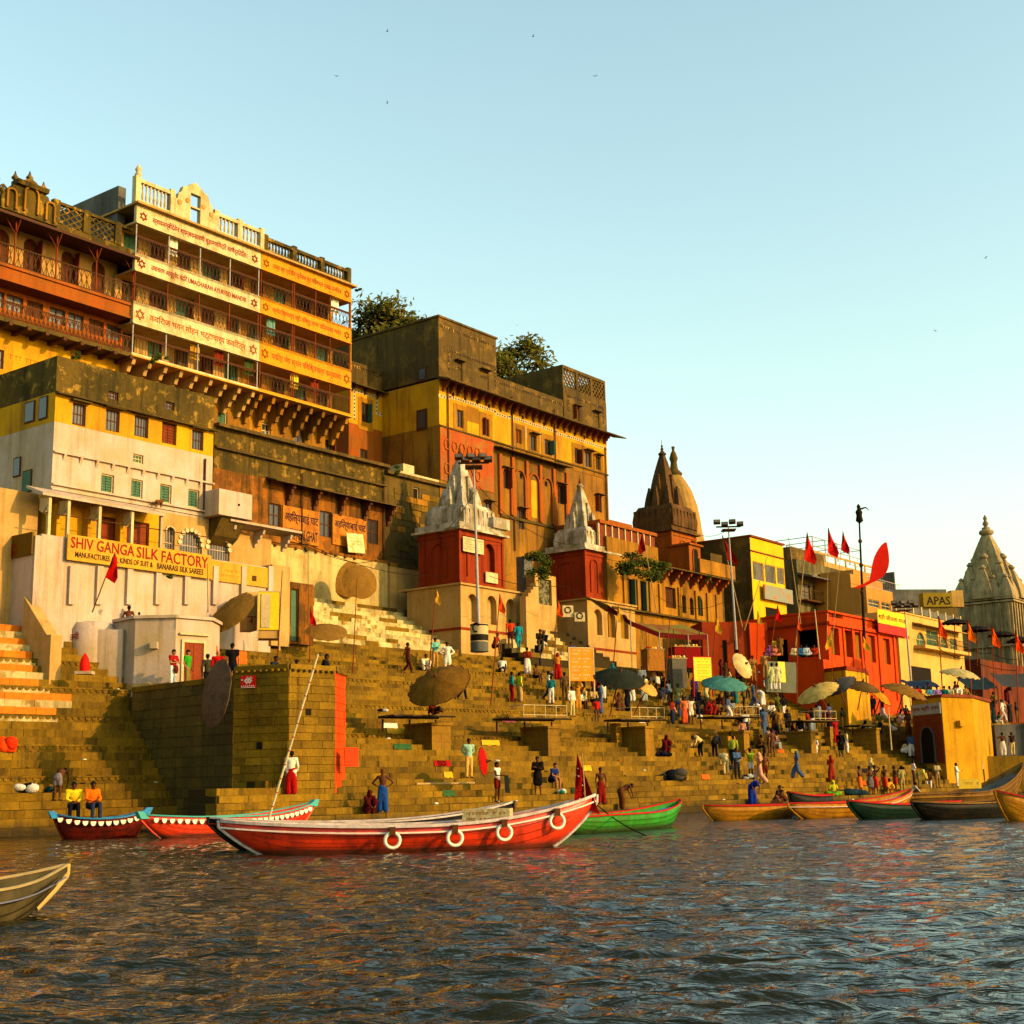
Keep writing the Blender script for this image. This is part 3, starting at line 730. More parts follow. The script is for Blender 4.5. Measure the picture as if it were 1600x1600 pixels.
# ---------------------------------------------------------------- balcony house
Bf = Fr(407, 27.0); DPB = 1.7
bb = Bf.obj('balcony_house', 'tall house with three tiers of balconies, half white half orange', 'house')
bx = lambda px, py, w=0: Bf.uv(px, py, w)[0]
bzz = lambda px, py, w=0: Bf.uv(px, py, w)[1]
xa, xm, xe = bx(210, 430), bx(407, 480), bx(549, 540)
zt0 = bzz(407, 394)
lev = [(394, 420, 463), (463, 489, 533), (533, 565, 607)]   # at px 407: band top, band bottom, floor
zs_ = [tuple(bzz(407, y) for y in l) for l in lev]
zslab = bzz(407, 613)
BW = M('white_balcony_front', (.68, .57, .42), (.52, .38, .2), sc=1.2, thr=.6, soft=.08, dirt=.4, dc=(.2, .13, .05), ds=.6, dthr=.6)
BO = M('orange_balcony_front', (.70, .34, .03), (.6, .27, .025), sc=1.2, thr=.6, soft=.1, dirt=.3, dc=(.3, .14, .03), ds=.6, dthr=.62)
script_w = ['स्वावलम्बीदेवेन श्यम्बकसारणी चूड़ामणिमंदिर वरणैर्तितिता।', 'उमाचरण आयुर्वेद मंदिर UMACHARAN AYURVED MANDIR', 'कविराज भवन मोहन भट्टाचार्य कविरत्न']
script_o = ['राज्य स्व प्रदेशीय कुनीबाब स्व विशेषज्ञ प्रसाद कविराज', 'ज्योतिषाचार्य श्री विष्णु चरण विद्यालय भवन', 'पवित्र गंगा स्नान विशिष्टाचार्य कार्यालय']
for i, (zt1, zb1, zf1) in enumerate(zs_):
    for (p, q, mt, tr, tl, scr) in ((xa, xm - .02, BW, LETR if i < 2 else LETO, 'white', script_w[i]), (xm + .02, xe, BO, LETO, 'orange', script_o[i])):
        MB().box(p, q, 0, .22, zb1, zt1).build('name_band', mt, bb)
        MB().box(p, q, -.06, -.001, zb1 - .02, zb1 + .05).build('band_moulding', mt, bb)
        hh = zt1 - zb1; Lx = q - p
        text(bb, scr, p + .12 * Lx, q - .12 * Lx, zb1 + hh * .22, zb1 + hh * .68, -.0, tr)
        for ex in (p + .05 * Lx, q - .055 * Lx):
            st = MB(); rr = hh * .24; zc = zb1 + hh * .46
            for fl in (0, 1):
                pts = [(ex + rr * cos(pi / 2 + fl * pi + 2 * pi * t / 3), -.02, zc + rr * sin(pi / 2 + fl * pi + 2 * pi * t / 3)) for t in range(3)]
                for t in range(3): st.tube(pts[t], pts[(t + 1) % 3], .022, .022, 4)
            st.build('star_emblem', tr, bb)
        MB().box(p, q, .22, DPB, zb1, zb1 + .12).build('balcony_ceiling', CREAM, bb)
        MB().box(p, q, 0.0, DPB, zf1 - .16, zf1 - .002).build('balcony_floor', mt, bb)
    # shaded back walls with doors
    rects = []
    n = 9; doors = []
    for k in range(n):
        xc = xa + (xe - xa) * (k + .5) / n; doors.append((xc - .5, xc + .5, zf1 + .02, zf1 + 2.15 if k % 3 else zf1 + 2.0))
    wallmesh(xa, xm, zf1 - .1, zb1 + .1, [d for d in doors if d[1] < xm], depth=9, y0=DPB).build('back_wall', CREAM, bb)
    wallmesh(xm + .002, xe, zf1 - .1, zb1 + .1, [d for d in doors if d[0] > xm], depth=9, y0=DPB).build('back_wall', OCHRE, bb)
    for j, d in enumerate(doors):
        if d[1] < xm or d[0] > xm: window(bb, d, DPB, WOOD if j % 2 else SHUT, WOOD if (j + i) % 3 else SHUT, 'leaf', name='balcony_door')
    # posts, handrails, grilles
    posts = [xa + .1 + (xm - xa - .2) * t / 4 for t in range(5)] + [xm + .1 + (xe - xm - .2) * t for t in (0, .34, .36, .6, .77, 1)]
    for x in posts:
        MB().tube((x, .1, zf1), (x, .1, zb1), .045, .045, 6).build('balcony_post', REDWOOD if x > xm or i == 1 else STEEL, bb)
    for t in range(4): railing(bb, posts[t] + .05, posts[t + 1] - .05, zf1, zf1 + 1.0, .1, (IRON, IRON, WOOD)[i], lattice=(i < 2), step=.2)
    for p, q in ((5, 6), (7, 8), (8, 9), (9, 10)): railing(bb, posts[p] + .05, posts[q] - .05, zf1, zf1 + 1.0, .1, IRON, lattice=True, step=.22)
    MB().box(xa, xe, .06, .14, zf1 + 1.02, zf1 + 1.08).build('handrail', WOOD, bb)
    # end cheek
    MB().box(xe - .06, xe, .0, .12, zf1, zb1).build('end_post', BO, bb)
# washing and cloths on the balconies
cl = [((235, 225, 200), 1), ((190, 150, 60), 2), ((140, 60, 40), 3), ((120, 160, 150), 5), ((225, 205, 90), 6), ((150, 70, 40), 7), ((230, 225, 210), 8), ((85, 100, 60), 4)]
for i, (c_, k) in enumerate(cl):
    x = xa + (xe - xa) * (k + rnd.uniform(.1, .6)) / 9; z = zs_[2 if i % 3 else i % 2][2]
    b = MB(); pts = [(x + .09 * t, .05 + .05 * sin(t * 1.7)) for t in range(9)]
    for t in range(8): b.add([(pts[t][0], pts[t][1] + .3, z + .75), (pts[t + 1][0], pts[t + 1][1] + .3, z + .75), (pts[t + 1][0], pts[t + 1][1] + .3, z + 1.75), (pts[t][0], pts[t][1] + .3, z + 1.75)], [(0, 1, 2, 3)], True)
    nm = ('hanging_cloth')
    o = b.build(nm, cloth(c_)); o.location = Bf.O; o.rotation_euler = (0, 0, Bf.rz)
    lab = ['off-white cloth', 'mustard cloth', 'red cloth', 'grey green cloth', 'pale yellow cloth', 'rust cloth', 'white sheet', 'green cloth'][i]
    tag(o, '%s drying on the %s balcony of the %s half of the balcony house' % (lab, 'lowest' if i % 3 else ('top', 'middle')[i % 2], 'white' if k < 5 else 'orange'), 'cloth')
MB().box(xa, xe, -.12, DPB + .002, zslab, zs_[2][2] - .162).build('slab_edge', TRIMY, bb)
brackets(bb, xa + .3, xm - .3, 9, zslab - .002, 1.35, 1.6, DPB, .22, CREAM)
brackets(bb, xm + .3, xe - .2, 8, zslab - .002, 1.6, 1.6, DPB, .22, OCHRE)
zground = 12
lw = [Bf.rect(340, 642, 355, 671, -DPB), Bf.rect(409, 661, 423, 685, -DPB), Bf.rect(460, 671, 476, 705, -DPB), Bf.rect(508, 688, 520, 712, -DPB)]
wallmesh(xa, xe, zground, zslab - .002, lw, depth=9, y0=DPB).build('lower_wall', OCHRE, bb)
window(bb, lw[0], DPB, TRIM, SHUT, 'shutter'); window(bb, lw[1], DPB, TRIM, GLASS, 'cross', fw=.09); window(bb, lw[2], DPB, WOOD, GLASS, 'leaf'); window(bb, lw[3], DPB, WOOD, GLASS, 'leaf')
MB().box(lw[0][0] - .5, lw[0][1] + 1.6, DPB - .02, DPB - .002, lw[0][2] - .2, lw[0][3] + .3).build('whitewash_patch', CREAM, bb) if False else None
# roof balustrade with gable
zr0 = zt0 + .12
MB().box(xa - .15, xe + .25, -.3, DPB + 9, zt0 + .002, zr0).build('roof_slab', CREAM, bb)
def balustrade(par, p, q, y, z, h, mat, pier=2.6):
    n = max(1, round((q - p) / pier)); L = (q - p) / n
    MB().box(p, q, y, y + .25, z, z + .22).box(p, q, y - .02, y + .27, z + h - .2, z + h).build('balustrade_rail', mat, par)
    for i in range(n + 1):
        x = p + i * L; MB().box(x - .17, x + .17, y - .05, y + .3, z + .001, z + h + .12).build('balustrade_pier', mat, par)
    for i in range(n):
        k = max(1, int((L - .5) / .26)); 
        b = MB()
        for j in range(k):
            x = p + i * L + .3 + (L - .6) * (j + .5) / k
            b.lathe([(.05, 0), (.085, (h - .42) * .3), (.05, (h - .42) * .6), (.075, h - .42)], (x, y + .12, z + .22), 6)
        b.build('balusters', mat, par)
gx1, gx2 = bx(270, 350), bx(335, 365)
balustrade(bb, xa, gx1 - .1, -.05, zr0 + .001, 1.45, BW, 1.9)
balustrade(bb, gx2 + .1, xm, -.05, zr0 + .001, 1.3, BW, 1.9)
balustrade(bb, xm + .3, xe - .3, -.05, zr0 + .001, 1.0, MOSS, 2.2)
gz = bzz(300, 285); gw = gx2 - gx1; gh = gz - zr0; cx = (gx1 + gx2) / 2
w_, h_ = gw / 2, gh
def gable(sgn): return [(cx + sgn * t * w_, zr0 + .001 + hh_ * h_) for t, hh_ in ((.24, 0), (1, 0), (1, .42), (.86, .46), (.8, .6), (.68, .66), (.6, .8), (.36, .86), (.24, .92))]
MB().slab(gable(1), -.1, .2).slab(gable(-1)[::-1], -.1, .2).slab([(cx - .24 * w_, zr0 + h_ * .72), (cx + .24 * w_, zr0 + h_ * .72), (cx + .24 * w_, zr0 + h_ * .93), (cx + .1 * w_, zr0 + h_ * .97), (cx, zr0 + h_ * 1.02), (cx - .1 * w_, zr0 + h_ * .97), (cx - .24 * w_, zr0 + h_ * .93)], -.1, .2).box(cx - .24 * w_, cx + .24 * w_, -.08, .18, zr0 + h_ * .38, zr0 + h_ * .42).build('gable', BW, bb)
MB().lathe([(.1, 0), (.22, .15), (.12, .3), (.2, .45), (.04, .75)], (xa + .1, .1, zr0 + 1.57), 8).build('finial', BW, bb)
for i in range(5):
    t = (i - 2) / 2.6; MB().tube((cx + t * w_, -.14, zr0 + h_ * (.62 - .12 * abs(i - 2))), (cx + t * w_, -.1, zr0 + h_ * (.62 - .12 * abs(i - 2))), .16, .16, 10).build('boss', CREAM, bb) if i != 2 else None
# grey flank behind the left house
MB().box(xa - .02, xa + .5, DPB + .01, 14, zs_[0][2], zr0 + 1.5).build('grey_flank_wall', GREYP, bb)

# ---------------------------------------------------------------- left house
L0 = Fr(210, 29.4)
lh = L0.obj('lattice_balcony_house', 'old cream and orange house with lattice railings at the left edge', 'house')
lx = lambda px, py, w=0: L0.uv(px, py, w)[0]
lz = lambda px, py, w=0: L0.uv(px, py, w)[1]
A0, A1 = lx(-70, 350), lx(211, 450) - .05
ze = lz(210, 402); zrail = lz(210, 475); zor = lz(210, 501); z2f = lz(210, 556); DL = 1.6
drs = []
for px, py in ((48, 405), (106, 428), (153, 447), (2, 385)):
    x, _ = L0.uv(px, py, -DL); drs.append((x - .45, x + .45, zrail + .02, zrail + 2.5, 1))
wallmesh(A0, A1, zrail - .1, ze, drs, depth=10, y0=DL).build('upper_wall', CREAM, lh)
for d in drs: window(lh, d, DL, REDWOOD, WOOD, 'leaf', name='arched_door')
MB().side([(DL, ze + .3), (DL, ze), (-.45, ze - .25), (-.45, ze - .1)], A0, A1).build('eave', IRON, lh)
for px in (-30, 21, 87, 150, 208):
    x = lx(px, 430); MB().tube((x, 0, zrail), (x, 0, ze - .2), .05, .05, 6).build('veranda_post', REDWOOD, lh)
    MB().tube((x, 0, ze - 1.0), (x, -.4, ze - .3), .03, .03, 5).tube((x, 0, ze - 1.0), (x - .5, .1, ze - .25), .025, .025, 5).build('strut', REDWOOD, lh)
for p, q in ((-30, 21), (21, 87), (87, 150), (150, 208)): railing(lh, lx(p, 430) + .06, lx(q, 430) - .06, zrail, zrail + 1.05, 0, IRON, step=.24, bar=.018)
MB().box(A0, A1, -.12, DL + .1, zor, zrail - .1).build('orange_band', RUST, lh)
MB().box(A0, A1, -.2, -.121, zor - .02, zor + .1).box(A0, A1, -.22, -.121, zrail - .25, zrail - .1).build('band_moulding', RUST, lh)
pw = []
for px, py in ((-20, 455), (4, 462), (34, 468), (65, 480), (100, 492), (129, 503), (161, 512), (188, 525)):
    x, _ = L0.uv(px, py, -.3); pw.append((x - .48, x + .48, z2f + .9, zor - .25))
wallmesh(A0, A1, z2f, zor - .002, pw, depth=10, y0=.9).build('second_floor_wall', RUST, lh)
for i, h in enumerate(pw): window(lh, h, .9, WOOD, GLASS if i % 3 else WOOD, ('cross', 'leaf')[i % 2])
railing(lh, A0, lx(205, 550), z2f + .02, z2f + .95, -.15, WOOD, step=.2, bar=.022)
MB().box(A0, A1 + .1, -.3, .898, z2f - .22, z2f - .002).build('floor_slab', STONE_D, lh)
MB().box(A0, A1, -.25, .899, z2f - .5, z2f - .222).build('slab_fascia', OCHRE, lh) if False else None
for k in range(12):
    x = A1 - .4 - k * 1.05; MB().box(x - .1, x + .1, -.55, .9, z2f - .42, z2f - .224).build('joist_end', WOOD, lh)
lo_w = [L0.rect(-14, 545, 6, 575, -.9)]
wallmesh(A0, A1, 12, z2f - .224, lo_w, depth=10, y0=.9).build('lower_wall', YELLOW, lh)
window(lh, lo_w[0], .9, WOOD, GLASS, 'bars')
scribble(lh, lx(12, 560, -.9), lx(95, 575, -.9), lz(50, 575, -.9), lz(50, 558, -.9), .9, LETO, 1)
# parapet: lattice panels and old pediment
zp = ze + .3
pp = MB(); x = lx(92, 350)
MB().box(A0, A1, .3, .5, zp - .3, zp + .25).box(lx(95, 350), A1, .28, .52, zp + 1.35, zp + 1.5).build('parapet_rail', MOSS, lh)
for p, q in ((-60, -8), (-4, 20), (95, 135), (145, 187)):
    x1_, x2_ = lx(p, 350), lx(q, 365); b = MB(); n = max(2, int((x2_ - x1_) / .42)); dx = (x2_ - x1_) / n
    for i in range(n):
        for r in range(3):
            z = zp + .25 + r * .37
            b.tube((x1_ + i * dx, .4, z), (x1_ + i * dx + dx, .4, z + .37), .055, .055, 4, False).tube((x1_ + i * dx + dx, .4, z), (x1_ + i * dx, .4, z + .37), .055, .055, 4, False)
    b.build('lattice_panel', MOSS, lh)
for px in (-62, -6, 92, 140, 190): x = lx(px, 360); MB().box(x - .2, x + .2, .25, .55, zp + .25, zp + 1.55).build('parapet_pier', MOSS, lh)
p1_, p2_ = lx(8, 320), lx(97, 345); c_ = lx(52, 300); wd = (p2_ - p1_) / 2; H = lz(52, 277) - zp
prof = [(-1, 0), (1, 0), (1, .3), (.92, .42), (.8, .44), (.78, .56), (.66, .6), (.62, .68), (.5, .7), (.5, .86), (.28, .84), (.2, .93), (0, 1), (-.2, .93), (-.28, .84), (-.5, .86), (-.5, .7), (-.62, .68), (-.66, .6), (-.78, .56), (-.8, .44), (-.92, .42), (-1, .3)]
MB().slab([(c_ + t * wd, zp + h * H) for t, h in prof], .2, .6).build('pediment', MOSS, lh)
for t, hw, h0, h1 in ((0, .2, .1, .6), (-.68, .12, .05, .45), (.68, .12, .05, .45)):
    b = MB(); xx = c_ + t * wd
    b.box(xx - hw * wd - .1, xx - hw * wd, .05, .2, zp + h0 * H, zp + h1 * H).box(xx + hw * wd, xx + hw * wd + .1, .05, .2, zp + h0 * H, zp + h1 * H)
    for k in range(6):
        a0, a1 = pi * k / 6, pi * (k + 1) / 6
        b.tube((xx - cos(a0) * (hw * wd + .05), .12, zp + h1 * H + sin(a0) * hw * wd), (xx - cos(a1) * (hw * wd + .05), .12, zp + h1 * H + sin(a1) * hw * wd), .07, .07, 5)
    b.build('niche_moulding', OCHRE, lh)
MB().side([(.0, 0), (.6, 0), (.6, .22), (-.1, .22)], c_ - .55 * wd, c_ + .55 * wd).build('pediment_cornice', MOSS, lh).location = (0, 0, zp + .72 * H)
for t, h in ((0, 1), (-.5, .86), (.5, .86), (-.9, .42), (.9, .42)): MB().lathe([(.1, 0), (.2, .12), (.08, .28), (.02, .5)], (c_ + t * wd, .4, zp + h * H - .02), 8).build('urn', MOSS, lh)
# dark retaining mass behind the white house, left
dkm = tag(Fr(90, 31).obj('dark_rear_house', 'dark wall rising behind the white house at the far left', 'house'))
F = Fr(90, 31)
MB().box(F.uv(-90, 620)[0], F.uv(84, 600)[0], 1.5, 9, 8, F.uv(84, 565)[1]).build('wall', DARKST, dkm)
# ---------------------------------------------------------------- recessed yellow house with stencilled borders
Y0 = Fr(590, 22.6)
yh = Y0.obj('stencilled_house', 'narrow yellow house with black and white borders between the balcony house and the brown palace', 'house')
ya, yb = Y0.uv(545, 650)[0], Y0.uv(650, 650)[0]
yt, ye, ym, y3 = Y0.uv(590, 577)[1], Y0.uv(590, 612)[1], Y0.uv(590, 672)[1], 12
hs = [Y0.rect(565, 630, 577, 660), Y0.rect(614, 645, 627, 676)]
wallmesh(ya, yb, ym, ye, hs, depth=8).build('yellow_wall', YELLOW, yh)
hl = [Y0.rect(563, 702, 574, 724), Y0.rect(610, 708, 622, 728)]
wallmesh(ya, yb, y3, ym - .002, hl, depth=8).build('lower_wall', RUST, yh)
wallmesh(ya, yb, ye + .002, yt, [], depth=8).build('parapet', DARKST, yh)
for h in hs + hl: window(yh, h, 0, WOOD, GLASS, 'leaf')
cornice(yh, ya, yb, ye, .7, .15, 0, STONE_D, drop=.2); brackets(yh, ya + .3, yb - .4, 6, ye - .05, .5, .5, 0, .12, STONE_D)
def dots(par, pts, y, m1=None, m2=None, wd=.22, name='stencil_border'):
    """white band with a row of dark squares along a polyline in x-z"""
    b = MB(); c = MB()
    for (x1, z1), (x2, z2) in zip(pts, pts[1:]):
        L = sqrt((x2 - x1) ** 2 + (z2 - z1) ** 2)
        if abs(x2 - x1) > abs(z2 - z1): b.box(min(x1, x2) - wd / 2, max(x1, x2) + wd / 2, y - .014, y, z1 - wd / 2, z1 + wd / 2)
        else: b.box(x1 - wd / 2, x1 + wd / 2, y - .018, y, min(z1, z2) + wd / 2 + .001, max(z1, z2) - wd / 2 - .001)
        n = max(1, int(L / .27))
        for i in range(n):
            t = (i + .5) / n; x = x1 + (x2 - x1) * t; z = z1 + (z2 - z1) * t
            c.box(x - .06, x + .06, y - .024, y - .0185, z - .06, z + .06)
    o = b.build(name, m1 or TRIM, par); c.build('dark_squares', m2 or LETB, o)
def framed(par, h, y, mg=.55, mat=OCHRE): MB().box(h[0] - mg, h[0] - .02, y - .03, y, h[2] - .6, h[3] + mg).box(h[1] + .02, h[1] + mg, y - .03, y, h[2] - .6, h[3] + mg).box(h[0] - .02, h[1] + .02, y - .03, y, h[3] + .02, h[3] + mg).box(h[0] - .02, h[1] + .02, y - .03, y, h[2] - .6, h[2] - .02).build('window_surround', mat, par)
for h in hs: framed(yh, h, 0, .35)
zq = Y0.uv(590, 650)[1]; zq2 = Y0.uv(570, 618)[1]
dots(yh, [(hs[0][0] - .75, ym + .2), (hs[0][0] - .75, hs[0][3] + .7), (hs[0][1] + .75, hs[0][3] + .7), (hs[0][1] + .75, zq + .2), (hs[1][0] - .75, zq + .2), (hs[1][0] - .75, hs[1][3] + .6), (yb - .2, hs[1][3] + .6)], 0)
dots(yh, [(ya, yt - .35), (yb, yt - .35)], 0, MOSS)

# ---------------------------------------------------------------- brown palace
PL = Fr(692, 23.3)
pl = PL.obj('brown_palace', 'large brown stone palace with a yellow window storey, two roof towers and a deep eave', 'palace')
pu = lambda px, py, w=0: PL.uv(px, py, w)[0]
pz = lambda px, py, w=0: PL.uv(px, py, w)[1]
P0, P1 = 0.0, pu(950, 760)
zc = pz(692, 594); zy = pz(692, 665); zroof = zc + 1.7
yw = [PL.rect(*r) for r in ((714, 641, 724, 668), (754, 654, 764, 681), (806, 671, 815, 693), (829, 680, 838, 705), (851, 687, 861, 712), (898, 701, 906, 727), (914, 706, 924, 731), (931, 713, 938, 736))]
yw = [(a, b2, max(c, zy + .15), d) for a, b2, c, d in yw]
wallmesh(P0, P1, zy, zc, yw, depth=14).build('yellow_wall', YELLOW, pl)
for i, h in enumerate(yw):
    window(pl, h, 0, WOOD, GLASS if i != 2 else REDWOOD, 'leaf'); framed(pl, h, 0, .4)
for grp in (yw[0:2], yw[2:5], yw[5:8]):
    a, b2 = grp[0][0] - .8, grp[-1][1] + .8; zt_ = max(h[3] for h in grp) + .75
    for u_, v_ in zip(grp, grp[1:]):
        if v_[0] - u_[1] > .9: MB().box(u_[1] + .42, v_[0] - .42, -.02, -.001, zy + .9, zt_ - .25).build('painted_panel', OCHRE if len(grp) < 3 else CREAM, pl)
    dots(pl, [(a, zy + 2.2), (a, zt_), (b2, zt_), (b2, zy + 2.2)], 0)
zmid = zy + 2.1
gaps = [(P0, yw[0][0] - .8), (yw[1][1] + .8, yw[2][0] - .8), (yw[4][1] + .8, yw[5][0] - .8), (yw[7][1] + .8, P1)]
for a, b2 in gaps: dots(pl, [(a + .05, zmid), (b2 - .05, zmid)], 0)
for i in range(14): 
    x = P0 + 1.5 + (P1 - 2) * i / 14; MB().box(x - .12, x + .12, -.02, .0, zc - .95, zc - .65).build('vent_hole', DARK, pl)
cornice(pl, P0 - .3, P1 + 1.0, zc, 1.3, .18, 0, STONE_D, drop=.35)
brackets(pl, P0 + .4, P1 - .4, 26, zc - .05, .75, .8, 0, .16, RUST)
cornice(pl, P0, P1, zy - .12, .12, .16, 0, STONE_D)
# middle storeys
lwz = [PL.rect(*r) for r in ((784, 733, 795, 763), (870, 758, 880, 787), (810, 796, 819, 827), (931, 775, 940, 800), (758, 785, 768, 812), (812, 740, 816, 748), (851, 752, 855, 760))]
wallmesh(P0, P1, 11, zy - .002, lwz, depth=14).build('lower_wall', M('brown_palace_stone', (.46, .25, .045), (.33, .16, .03), sc=.35, thr=.5, soft=.2, dirt=.9, dc=(.13, .085, .04), ds=.25, dthr=.53, fine=.2, bump=.4), pl)
for i, h in enumerate(lwz): window(pl, h, 0, WOOD, GLASS, 'leaf' if i < 5 else 'plain')
cornice(pl, pu(772, 702), pu(884, 733), pz(828, 715), .8, .12, 0, STONE_D, drop=.15)
zl1, zl2 = pz(828, 722), pz(828, 775)
MB().box(pu(780, 750), pu(886, 760), -.12, -.001, zl2 - 2.1, zl2 - 1.9).build('string_course', STONE_D, pl)
for px in (780, 800, 822, 843, 864, 884):
    x = pu(px, 745); MB().box(x - .16, x + .16, -.18, -.001, zl2 - 1.9, zl1 - .05).build('pilaster', RUST, pl)
for a, b2, mt in ((783, 797, OCHRE), (803, 819, OCHRE), (825, 841, YELLOW), (846, 861, OCHRE), (867, 882, OCHRE)):
    x1_, x2_ = pu(a, 745), pu(b2, 748); cx = (x1_ + x2_) / 2; r = (x2_ - x1_) / 2; b = MB(); zz = zl1 - 1.3 - r * .4
    for k in range(7):
        a0, a1 = pi * k / 7, pi * (k + 1) / 7
        b.tube((cx - cos(a0) * r, -.08, zz + sin(a0) * r * 1.1), (cx - cos(a1) * r, -.08, zz + sin(a1) * r * 1.1), .09, .09, 5)
    b.box(x1_ - .08, x1_ + .08, -.16, -.001, zl2 - 1.8, zz).box(x2_ - .08, x2_ + .08, -.16, -.001, zl2 - 1.8, zz)
    b.build('blind_arch', RUST, pl)
    if mt is YELLOW: MB().box(x1_ + .3, x2_ - .3, -.03, -.001, zl2 - 1.6, zz + .2).build('yellow_panel', YELLOW, pl)
# red plastered patch with reliefs
MB().box(P0 + .01, pu(770, 700), -.05, -.001, pz(730, 760), zy - .14).build('red_plaster_panel', M('worn_red_plaster', (.5, .12, .03), (.42, .2, .06), sc=1, thr=.55, soft=.1, dirt=.5, dc=(.2, .1, .05), ds=.5, bump=.6), pl)
for k in range(5):
    for j in range(2):
        b = MB(); x = P0 + .7 + k * .85; z = zy - 1.3 - j * 1.7
        for t in range(6): b.tube((x + .28 * cos(t * pi / 3), -.08, z + .38 * sin(t * pi / 3)), (x + .28 * cos((t + 1) * pi / 3), -.08, z + .38 * sin((t + 1) * pi / 3)), .06, .06, 5)
        b.build('plaster_relief', M('faded_relief', (.46, .15, .04)), pl) if k == 0 and j == 0 else b.build('plaster_relief', bpy.data.materials['faded_relief'], pl)
# roof parapet and towers
wallmesh(P0, P1, zc + .15, zroof, [], depth=13.9, y0=.05).build('roof_parapet', DARKST, pl)
dots(pl, [(P0 + .1, zroof - .4), (P1 - .1, zroof - .4)], .05, MOSS)
T1 = pu(775, 560); tz = pz(692, 498); 
tw = [PL.rect(711, 566, 722, 597), PL.rect(750, 580, 763, 610)]
tw = [(a, b2, max(c, zc + .4), d) for a, b2, c, d in tw]
wallmesh(P0 - .02, T1, zc + .152, tz, tw, depth=11, y0=-.02).build('left_tower_wall', DARKST, pl)
for h in tw: window(pl, h, 0, WOOD, GLASS, 'leaf'); MB().box(h[0] - .1, h[1] + .1, -.4, -.03, h[3] + .05, h[3] + .1).build('sunshade', STONE_D, pl)
dots(pl, [(P0 + .2, tz - .6), (T1 - .2, tz - .6)], -.02, MOSS)
dots(pl, [(tw[0][0] - .7, zc + .8), (tw[0][0] - .7, tw[0][3] + .6), (tw[1][1] + .8, tw[0][3] + .6), (tw[1][1] + .8, zc + .8)], -.02, MOSS)
MB().box(P0 - .12, T1 + .1, -.12, 11.1, tz + .002, tz + .14).build('tower_coping', DARKST, pl)
T2, T3 = pu(880, 620), pu(947, 640); t2z = pz(880, 570)
tw = [PL.rect(896, 636, 905, 660), PL.rect(927, 645, 936, 671)]
wallmesh(T2, T3, zc + .153, t2z - 1.9, [(a, b2, max(c, zc + .4), d) for a, b2, c, d in tw], depth=9, y0=-.02).build('right_tower_wall', DARKST, pl)
for h in tw: window(pl, (h[0], h[1], max(h[2], zc + .4), h[3]), 0, WOOD, GLASS, 'leaf'); MB().box(h[0] - .1, h[1] + .1, -.4, -.03, h[3] + .05, h[3] + .1).build('sunshade', STONE_D, pl)
dots(pl, [(tw[0][0] - .7, zc + .8), (tw[0][0] - .7, tw[0][3] + .7), (tw[1][1] + .6, tw[0][3] + .7), (tw[1][1] + .6, zc + .8)], -.02, MOSS)
b = MB(); b.box(T2, T3, 0, .25, t2z - .25, t2z).box(T2, T3, 0, .25, t2z - 1.9, t2z - 1.75); n = 3; dx = (T3 - T2) / n
for i in range(n + 1): b.box(T2 + i * dx - (.0 if i == 0 else .15), T2 + i * dx + (.0 if i == n else .15), .01, .24, t2z - 1.75, t2z - .25)
b.build('pierced_parapet', DARKST, pl)
for i in range(n):
    b = MB(); xa_, xb_ = T2 + i * dx + .15, T2 + (i + 1) * dx - .15; k = 4; d = (xb_ - xa_) / k
    for j in range(k):
        for r in range(3):
            z = t2z - 1.75 + r * .5
            b.tube((xa_ + j * d, .12, z), (xa_ + j * d + d, .12, z + .5), .07, .07, 4, False).tube((xa_ + j * d + d, .12, z), (xa_ + j * d, .12, z + .5), .07, .07, 4, False)
    b.build('lattice_screen', DARKST, pl)
MB().box(T2, T2 + .3, .251, 9, t2z - 1.9, t2z).box(T3 - .3, T3, .251, 9, t2z - 1.9, t2z).build('parapet_side', DARKST, pl)
MB().box(pu(838, 600, -5), T2 - .01, 5, 9, zc + 1.6, t2z - 1.2).build('stair_house', DARKST, pl)
# window on the shaded flank
for a, b2, c, d in ((654, 574, 668, 596), (652, 640, 668, 672)):
    y1_, z1_ = PL.uvs(a, (b2 + d) / 2, 0); y2_, _ = PL.uvs(c, (b2 + d) / 2, 0); zt_ = PL.uvs((a + c) / 2, b2, 0)[1]; zb_ = PL.uvs((a + c) / 2, d, 0)[1]
    o = MB().box(-.09, -.02, min(y1_, y2_), max(y1_, y2_), zb_, zt_).build('side_window', WOOD, pl); MB().box(-.11, -.091, min(y1_, y2_) + .15, max(y1_, y2_) - .15, zb_ + .15, zt_ - .15).build('pane', GLASS, o)

# ---------------------------------------------------------------- mossy house with the ghat name
AB = Fr(560, 25.0)
ab = AB.obj('mossy_ghat_house', 'long mossy wall with dark windows and hand-painted ghat name above the straw discs', 'house')
au = lambda px, py, w=0: AB.uv(px, py, w)[0]
az_ = lambda px, py, w=0: AB.uv(px, py, w)[1]
a0, a1, a2 = au(334, 720), au(601, 800), au(697, 780)
ztp = az_(560, 722); zem = az_(560, 779); zbs = az_(560, 872); zgr = 9.3
wn = [AB.rect(421, 787, 439, 822), AB.rect(500, 799, 518, 839), AB.rect(574, 812, 591, 850)]
wallmesh(a0, a1, zem, ztp, [], depth=6).build('mossy_wall', MOSS, ab)
wallmesh(a0, a1, zbs, zem - .002, wn, depth=6).build('red_ochre_wall', PEEL, ab)
for h in wn: window(ab, h, 0, WOOD, GLASS, 'cross')
MB().box(a0, a1, -.25, 6, zgr, zbs - .002).build('pale_base_wall', M('pale_stained_base', (.62, .50, .28), (.45, .3, .12), sc=.7, thr=.58, soft=.1, dirt=.45, dc=(.25, .16, .07), ds=.5, dthr=.58, fine=.12), ab)
